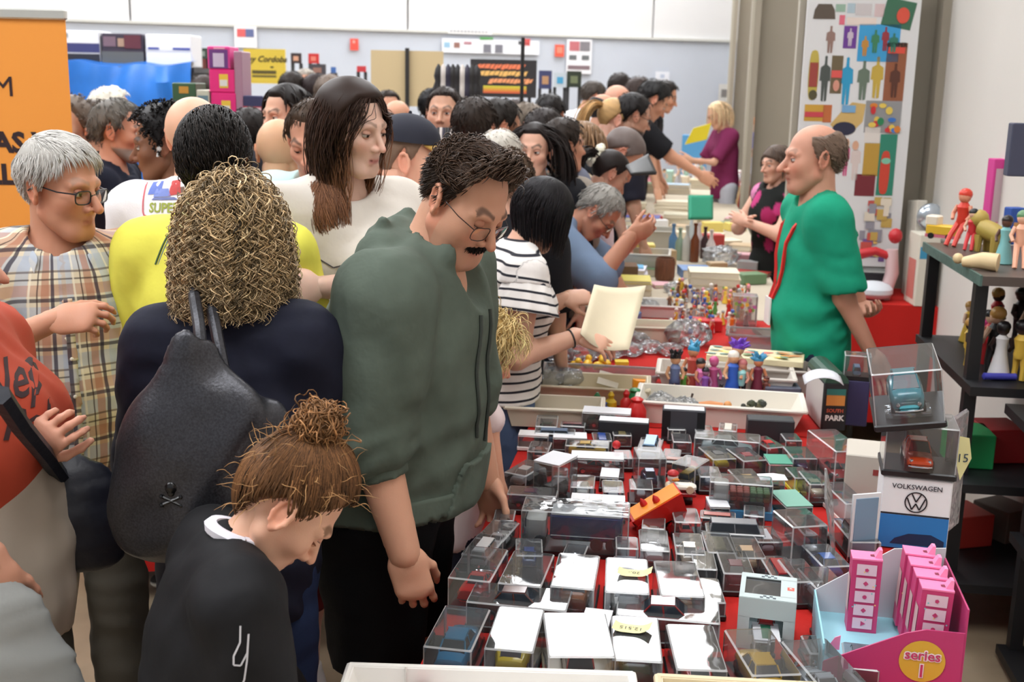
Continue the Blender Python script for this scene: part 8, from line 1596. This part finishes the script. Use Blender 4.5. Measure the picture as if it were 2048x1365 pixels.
pp(1612, 212, 1650, 244, (206, 160, 60)); pp(1612, 226, 1648, 236, (206, 70, 80), None, .003); pp(1648, 212, 1664, 246, (196, 110, 60)); pp(1664, 206, 1728, 268, (212, 178, 110), [(-.5, -.2), (-.3, -.45), (.1, -.5), (.45, -.1), (.5, .45), (.1, .5), (-.2, .2)]); pp(1668, 244, 1712, 270, (40, 42, 66), circ, .003); pp(1684, 212, 1710, 226, (120, 170, 210), None, .004)
pp(1730, 202, 1798, 264, (150, 150, 150)); 
rr_ = random.Random(3)
for i in range(14): x, y = rr_.uniform(1734, 1788), rr_.uniform(206, 254); pp(x, y, x+rr_.uniform(8, 16), y+rr_.uniform(8, 16), rr_.choice([(40, 130, 84), (220, 130, 50), (60, 120, 200), (206, 50, 56), (230, 200, 90)]), circ, .003+.0005*i)
pp(1690, 276, 1704, 350, (214, 90, 140), man); pp(1706, 282, 1726, 358, (222, 206, 200), man); pp(1677, 276, 1690, 330, (60, 40, 36), man); pp(1692, 276, 1702, 294, (226, 180, 150), circ, .004); pp(1708, 280, 1720, 298, (220, 170, 140), circ, .004); pp(1731, 253, 1760, 282, (230, 222, 214)); pp(1732, 284, 1760, 348, (190, 150, 60)); pp(1762, 266, 1792, 386, (46, 134, 110)); pp(1765, 298, 1782, 384, (206, 70, 50), [(.5*math.copysign(abs(math.cos(a))**.5, math.cos(a)), .5*math.sin(a)) for a in np.linspace(0, 2*PI, 21)[:-1]], .003); pp(1766, 312, 1784, 324, (130, 200, 170), circ, .005); pp(1718, 345, 1756, 388, (120, 40, 50))
for i in range(26): x, y = rr_.uniform(1730, 1780), rr_.uniform(388, 500); pp(x, y, x+rr_.uniform(10, 22), y+rr_.uniform(10, 22), rr_.choice([(200, 170, 90), (206, 90, 80), (150, 150, 160), (120, 90, 150), (230, 220, 200), (236, 200, 110)]), None, .001+.0004*i)
me = text_mesh('ESCORIAL', .035, cmat((214, 120, 120), .5)); me.transform(Matrix.Translation((PX(1708, 8)[0], -.002, PX(1708, 8)[1])) @ Matrix.Rotation(PI/2, 4, 'X')); link('lettering', me, e)
# ------------------------------------------------------------------ orange roll-up banner at the left
c = W(40, 230, 4.2); e = empty('roll_up_banner', (c[0], c[1], 0), rad(4), 'orange roll-up banner with black lettering at the left edge', 'banner'); zt = W(60, 28, 4.2)[2]; w = .62; x1 = .18
b = MB(); b.box((x1-w/2, 0, zt/2), (w, .004, zt)); b.obj('sheet', e, mat('orange_print', (238, 154, 62), .5)); b = MB(); b.box((x1-w/2, 0, zt), (w+.01, .03, .035), bev=.005); b.obj('top_rail', e, cmat((206, 206, 200), .3, metal=.6)); b = MB(); b.box((x1-w/2, 0, .04), (w+.04, .16, .08), bev=.01); b.obj('base', e, cmat((60, 60, 62), .4)); b = MB(); b.box((x1-w/2, .04, zt/2), (.02, .02, zt)); b.obj('pole', e, cmat((150, 150, 150), .4))
for txt, x, y, sz, bo in (('M', 6, 175, .10, 0), ('AS V', 64, 288, .10, .004), ('LL.', 52, 352, .10, .004)):
    q = W(x, y, 4.19); me = text_mesh(txt, sz, cmat((44, 24, 30), .5), bold=bo, align='LEFT'); q2 = np.array(e.matrix_basis.inverted() @ Vector(q)); me.transform(Matrix.Translation((q2[0]-.10*(len(txt) > 1)-.04, -.004, q2[2])) @ Matrix.Rotation(PI/2, 4, 'X')); link('lettering', me, e)
# ------------------------------------------------------------------ things in front of the far wall
def stand(lbl, x0, x1, y, Y, dep, col=(40, 40, 44)):
    A, B = W(x0, y, Y), W(x1, y, Y); z = min(A[2], B[2]); e = empty('display_counter', ((A[0]+B[0])/2, Y+dep/2, 0), 0, lbl, 'counter'); b = MB(); b.box((0, 0, z/2-.02), (B[0]-A[0]-.04, dep-.04, z-.04)); b.obj('body', e, cmat(col, .6)); b = MB(); b.box((0, 0, z-.02), (B[0]-A[0], dep, .04)); b.obj('top', e, cmat(col, .5)); return z
Y1 = 10.4; zt = stand('long counter hidden behind the blue tarpaulin', 100, 388, 130, Y1, .7, (60, 60, 66))
def fb(lbl, x0, y0, x1, col, faces, Y=Y1+.1):
    A = W(x0, y0, Y); B = W(x1, y0, Y); h = A[2]-zt; e = empty('packing_box', ((A[0]+B[0])/2, Y+.2, zt+.001), 0, lbl, 'box', 'packing boxes on the long counter'); d = (B[0]-A[0], .36, h); b = MB(); b.box((0, 0, h/2), d, bev=.01); b.obj('carton', e, cmat(col, .5))
    for i, (u0, v0, u1, v1, c) in enumerate(faces): panel(e, 'front', d, ((u0+u1)/2-.5)*d[0], (.5-(v0+v1)/2)*h, (u1-u0)*d[0], (v1-v0)*h, c, off=.004+.002*i)
fb('white packing box with a navy band at the left', 118, 60, 196, (232, 232, 236), [(0, .36, 1, .62, (60, 62, 110)), (.08, .08, .2, .2, (150, 160, 156)), (.0, .66, 1, 1.0, (40, 40, 48))]); fb('dark photo-printed box wrapped in grey plastic', 200, 66, 284, (58, 50, 66), [(.0, .55, 1, 1, (96, 98, 98)), (.05, .1, .35, .4, (120, 96, 110)), (.55, .05, .95, .45, (96, 44, 58)), (.4, .15, .55, .4, (170, 140, 120))]); fb('white packing box with a blue label strip', 288, 68, 380, (236, 236, 240), [(.06, .40, .30, .46, (50, 70, 160)), (.6, .40, .98, .46, (50, 70, 160)), (0, .48, 1, .50, (200, 200, 204))])
A, B = W(128, 130, Y1-.02), W(384, 130, Y1-.02); V = []; N = 40
for j, (zf, yo) in enumerate(((0.05, .25), (.04, -.0), (-.10, -.05), (-.3, -.03), (-.6, -.07), (-1.2, -.08))):
    for i in range(N+1): t_ = i/N; V.append((A[0]+(B[0]-A[0])*t_, Y1-.04+yo-.02*math.sin(t_*23+j)-.03*math.sin(t_*7+j*1.3), zt+zf-.03*math.sin(t_*PI)*(j > 0)+.012*math.sin(t_*14)))
b = MB(); b.add(V, [(j*(N+1)+i, (j+1)*(N+1)+i, (j+1)*(N+1)+i+1, j*(N+1)+i+1) for j in range(5) for i in range(N)]); o = b.obj('tarpaulin', None, mat('blue_tarp', (40, 116, 206), .4, var=.15, vscale=3, bump=.3, bscale=6), smooth=True); tag(o, 'bright blue tarpaulin draped over the long counter', 'tarpaulin')
# pink boxes on a tall counter in the middle left
zt2 = stand('tall black counter hidden behind the crowd', 330, 535, 236, 5.9, .35)
def on2(lbl, x0, x1, z0, h, col, faces, Y=5.95, dep=.2, name='pink_game_box', grp='boxes on the tall counter'):
    A, B = W(x0, 200, Y), W(x1, 200, Y); e = empty(name, ((A[0]+B[0])/2, Y+dep/2, z0), 0, lbl, 'box', grp); d = (B[0]-A[0], dep, h); b = MB(); b.box((0, 0, h/2), d, bev=.004); b.obj('carton', e, cmat(col, .4))
    for i, (u0, v0, u1, v1, c) in enumerate(faces): panel(e, 'front', d, ((u0+u1)/2-.5)*d[0], (.5-(v0+v1)/2)*h, (u1-u0)*d[0], (v1-v0)*h, c, off=.002+.0015*i)
    return z0+h+.001
hz = [W(450, y, 5.95)[2] for y in (94, 140, 186)]; z0 = zt2+.001; h0 = max(.05, hz[2]-zt2); z_ = on2('bottom hot pink box of the three-box stack', 422, 474, z0, h0, (236, 48, 130), [(.4, .3, .75, .7, (240, 200, 70)), (.42, .5, .72, .7, (230, 226, 220))]); z_ = on2('middle hot pink box of the three-box stack', 420, 470, z_, hz[1]-hz[2], (236, 48, 130), [(.4, .2, .75, .8, (240, 200, 70)), (.42, .45, .72, .72, (230, 226, 220))]); on2('top hot pink box with a purple cover picture', 418, 462, z_, hz[0]-hz[1], (230, 70, 150), [(.08, .14, .92, .96, (110, 60, 130)), (.25, .3, .75, .9, (206, 190, 214)), (.3, .06, .8, .12, (240, 180, 200))])
on2('mottled grey side box beside the pink stack', 470, 486, z0, hz[0]-zt2-.02, (170, 130, 150), []); on2('navy and red boxed set right of the pink stack', 486, 526, z0, W(500, 192, 5.95)[2]-zt2, (56, 60, 96), [(.0, .45, .95, 1, (176, 70, 80)), (.6, .5, .9, .8, (226, 200, 206))]); on2('green boxed game left of the pink stack', 345, 392, z0, W(360, 166, 5.95)[2]-zt2, (60, 96, 66), [(.3, .1, .7, .3, (206, 150, 60)), (.1, .5, .9, .9, (120, 170, 170))]); on2('pale boxed game left of the pink stack', 393, 419, z0, W(400, 180, 5.95)[2]-zt2, (206, 206, 186), [(.1, .2, .9, .9, (110, 140, 150))])
# yellow banner and other far things
def easel(lbl, x0, y0, x1, y1, Y, col, name='sign_board', cat='sign', depth=.03, faces=(), grp=None):
    A, B = W(x0, y0, Y), W(x1, y1, Y); w, h = B[0]-A[0], A[2]-B[2]; e = empty(name, ((A[0]+B[0])/2, Y, 0), 0, lbl, cat, grp); d = (w, depth, h); b = MB(); b.box((0, 0, B[2]+h/2), d); bo = b.obj('board', e, cmat(col, .5)); 
    for x in (-.4, .4): b = MB(); b.box((x*w, .03, B[2]/2), (.03, .03, B[2])); b.obj('leg', e, cmat((60, 60, 62), .5))
    for u0, v0, u1, v1, c in faces:
        o = panel(e, 'front', d, ((u0+u1)/2-.5)*w, (.5-(v0+v1)/2)*h, (u1-u0)*w, (v1-v0)*h, c, off=.004); o.location.z = B[2]
    return e, d, B[2]
e, d, z = easel('yellow stall banner with black script lettering', 487, 97, 572, 168, 12.4, (230, 200, 70), 'stall_banner', 'banner', faces=[(.2, .62, .78, .72, (96, 84, 40)), (.2, .76, .78, .82, (110, 96, 50)), (.64, .5, .72, .55, (90, 80, 40))])
me = text_mesh('Toy Cordoba', .085, cmat((70, 60, 34), .5), shear=.35, bold=.002); me.transform(side_M('front', d, 0, d[2]*.2, .006)); o = link('lettering', me, e); o.location.z = z; o.rotation_euler = (0, 0, 0)
for lb, x0, y0, x1, y1, c, c2 in (('small dark framed picture with a pale face', 582, 106, 603, 127, (60, 44, 44), (214, 160, 130)), ('small red framed record on a stand', 617, 107, 638, 127, (206, 50, 48), (230, 130, 110)), ('dark green boxed record beside the tarpaulin', 396, 96, 416, 118, (46, 62, 50), (140, 150, 140)), ('brown boxed record beside the tarpaulin', 389, 117, 413, 142, (110, 52, 44), (150, 100, 80)), ('dark poster block near the grey head', 618, 128, 652, 152, (70, 66, 72), (150, 110, 96)), ('small blue card among white papers', 662, 134, 672, 146, (70, 110, 176), (70, 110, 176)), ('red card above the brunette', 714, 132, 732, 144, (206, 60, 66), (206, 60, 66)), ('navy boxed set on the far shelf', 1078, 141, 1103, 178, (66, 70, 110), (196, 150, 110)), ('blue and white boxed set on the far shelf', 1108, 145, 1132, 175, (206, 216, 224), (80, 170, 214)), ('dark green boxed set on the far shelf', 1134, 142, 1162, 175, (48, 58, 44), (120, 130, 96))): easel(lb, x0, y0, x1, y1, 11.6, c, 'framed_item', 'picture', .03, [(.25, .3, .75, .75, c2)])
e, d, z = easel('pale wooden panel pair with a black mesh strip', 742, 100, 886, 214, 9.2, (206, 184, 142), 'plywood_screen', 'screen', .03); A = W(814, 104, 9.15); b = MB(); b.box((A[0]-e.location.x, -.03, A[2]-.22), (.03, .03, .5)); b.obj('mesh_strip', e, cmat((40, 38, 36), .5))
e, d, z = easel('black stall sign with slanted orange lettering bands', 941, 118, 1072, 196, 10.6, (44, 42, 44), 'stall_sign', 'sign', .05, [(.2, .70, .85, .74, (226, 214, 70)), (.2, .75, .85, .79, (232, 190, 70)), (.2, .80, .85, .84, (236, 150, 70)), (.2, .85, .85, .89, (226, 110, 70))])
rr_ = random.Random(8)
for i, (x0, x1, v, col) in enumerate(((.10, .80, .12, (240, 130, 90)), (.14, .82, .30, (240, 190, 110)), (.28, .92, .50, (240, 160, 110)))):
    x = x0
    while x < x1:
        w_ = rr_.uniform(.045, .075); h = rr_.uniform(.11, .15); b = MB(); M = side_M('front', d, (x+w_/2-.5)*d[0], (.5-v-h/2)*d[2], .005); W2, H2 = w_*d[0]*.46, h*d[2]*.5; b.add([(-W2-.01, -H2, 0), (W2-.01, -H2, 0), (W2+.01, H2, 0), (-W2+.01, H2*rr_.uniform(.6, 1), 0)], [(0, 1, 2, 3)], None, M); o = b.obj('letter_block', e, cmat(col, .5)); o.location.z = z; x += w_*1.04
b = MB(); q = W(1046, 75, 7.3); b.lathe([(.012, 0), (.012, q[2])], 8); b.lathe([(.16, 0), (.16, .02), (.02, .03)], 16); o = b.obj('black_pole', None, BK, smooth=True, loc=(q[0], q[1], 0)); tag(o, 'thin black display pole rising above the crowd', 'pole')
# papers on the far wall
def wall_paper(lbl, x0, y0, x1, y1, col, faces=(), grp='papers taped to the far wall'):
    A, B = on_far(x0, y0, .035), on_far(x1, y1, .035); w = math.hypot(*(B-A)[:2]); h = A[2]-B[2]+(x1-x0)*.0; c = (A+B)/2; h = abs(h); e = empty('wall_paper_sheet', (c[0], c[1], c[2]-h/2), fa, lbl, 'paper', grp); d = (w, .006, h); b = MB(); b.box((0, 0, h/2), d); b.obj('sheet', e, cmat(col, .7))
    for u0, v0, u1, v1, c_ in faces: panel(e, 'front', d, ((u0+u1)/2-.5)*w, (.5-(v0+v1)/2)*h, (u1-u0)*w, (v1-v0)*h, c_, off=.003)
wall_paper('white sheet with a red and blue glasses picture', 468, 52, 514, 96, (238, 236, 238), [(.12, .12, .5, .5, (214, 96, 96)), (.5, .12, .88, .5, (96, 106, 150))]); wall_paper('red fire notice left of the wooden panel', 700, 77, 717, 101, (230, 84, 70), [(.3, .15, .6, .4, (240, 160, 150))]); wall_paper('orange-red fire notice right of the pole', 1110, 89, 1128, 114, (230, 96, 74), [(.2, .2, .8, .7, (240, 140, 116))]); wall_paper('white sheet with four little pictures', 1134, 78, 1182, 148, (236, 236, 240), [(.1, .06, .5, .34, (190, 110, 116)), (.52, .06, .92, .34, (130, 126, 132)), (.1, .46, .4, .6, (110, 114, 116)), (.6, .46, .9, .6, (110, 114, 116)), (.06, .76, .94, .88, (130, 110, 116))])
wall_paper('blank white sheet near the far corner', 1311, 143, 1338, 162, (232, 234, 242), [(.35, .3, .65, .7, (190, 200, 220))]); wall_paper('long white strip of pictures above the black sign', 884, 76, 1078, 110, (234, 236, 242), [(.02, .28, .08, .66, (150, 190, 216)), (.12, .28, .18, .66, (150, 110, 100)), (.22, .2, .3, .4, (180, 130, 140)), (.42, .35, .50, .95, (120, 120, 130)), (.54, .35, .62, .95, (120, 120, 130)), (.78, .05, .83, .3, (60, 60, 64))]); wall_paper('small red warning card by the pole', 1046, 78, 1060, 92, (226, 84, 80)); wall_paper('green exit strip under the rail', 960, 74, 986, 81, (90, 160, 90)); wall_paper('faint grey caption strip on the white wall', 896, 56, 984, 70, (236, 236, 236), [(.08*i+.04, .35, .08*i+.10, .65, (170, 172, 178)) for i in range(11)])
wall_paper('white wanted notice on the third column', 1438, 168, 1462, 204, (214, 212, 208), [(.2, .3, .8, .75, (130, 126, 124))], None)
# figures rack in the crowd
def keyrack(lbl, x0, x1, y, Y):
    A, B = W(x0, y, Y), W(x1, y, Y); e = empty('figure_stand', ((A[0]+B[0])/2, Y, 0), 0, lbl, 'display stand'); w = B[0]-A[0]; z = A[2]; b = MB(); b.box((0, 0, z-.06), (w, .12, .02)); b.obj('shelf', e, BK); b = MB(); b.box((w*.2, 0, z/2-.04), (.05, .05, z-.08)); b.obj('post', e, BK)
    for i in range(9): x = -w/2+w*(i+.5)/9; b = MB(); b.lathe([(.03, 0), (.034, .05), (.02, .09), (.028, .12), (.02, .16), (.004, .19)], 8); b.obj('figure', e, cmat([(30, 28, 30), (214, 206, 200), (44, 40, 60), (36, 34, 34)][i % 4], .5), loc=(x, 0, z-.05), smooth=True)
keyrack('black stand of little figures behind the grey polo man', 872, 958, 176, 7.0); keyrack('lower black stand of little figures in front of the grey polo man', 874, 920, 318, 5.2)
# stall at the left behind the plaid shirt
stall_table(0, 1.6, .8, 0, 'trestle table behind the plaid shirt man', 'red cloth on the table behind the plaid shirt man', org=np.array([-1.52, 3.75, 0])); crate_box('maroon_box', (-1.05, 3.9, TZ), (.2, .2, .14), .1, (120, 34, 44), 'maroon gift box on the left red table', faces=[('top', 0, 0, .19, .19, (196, 150, 160))]); o = sheet('open white booklet held up beside the navy jumper', [W(232, 385, 4.5), W(268, 396, 4.52), W(262, 430, 4.45), W(244, 432, 4.4)], cmat((226, 226, 230), .7), .004, .0, 'booklet', 'booklet'); book('dark folder lying on the left red table', (-1.25, 4.2, TZ), (.22, .3, .03), .2, (50, 50, 56), None)
# ------------------------------------------------------------------ look-alikes are told apart by their place from left to right
bpy.context.view_layer.update()
same = {}
for o in COL.objects:
    if o.parent is None and o.get('label') and o.get('category'): same.setdefault(o['label'], []).append(o)
ORD = ['leftmost', 'second from left', 'third from left', 'fourth from left', 'fifth from left', 'sixth from left', 'seventh from left', 'eighth from left']
for lb, os_ in same.items():
    if len(os_) > 1:
        os_.sort(key=lambda o: (np.array(o.matrix_world.translation)-CAMP)@_r/((np.array(o.matrix_world.translation)-CAMP)@_fw))
        for i, o in enumerate(os_): o['label'] = lb+', '+(ORD[i] if i < len(os_)-1 else 'rightmost')
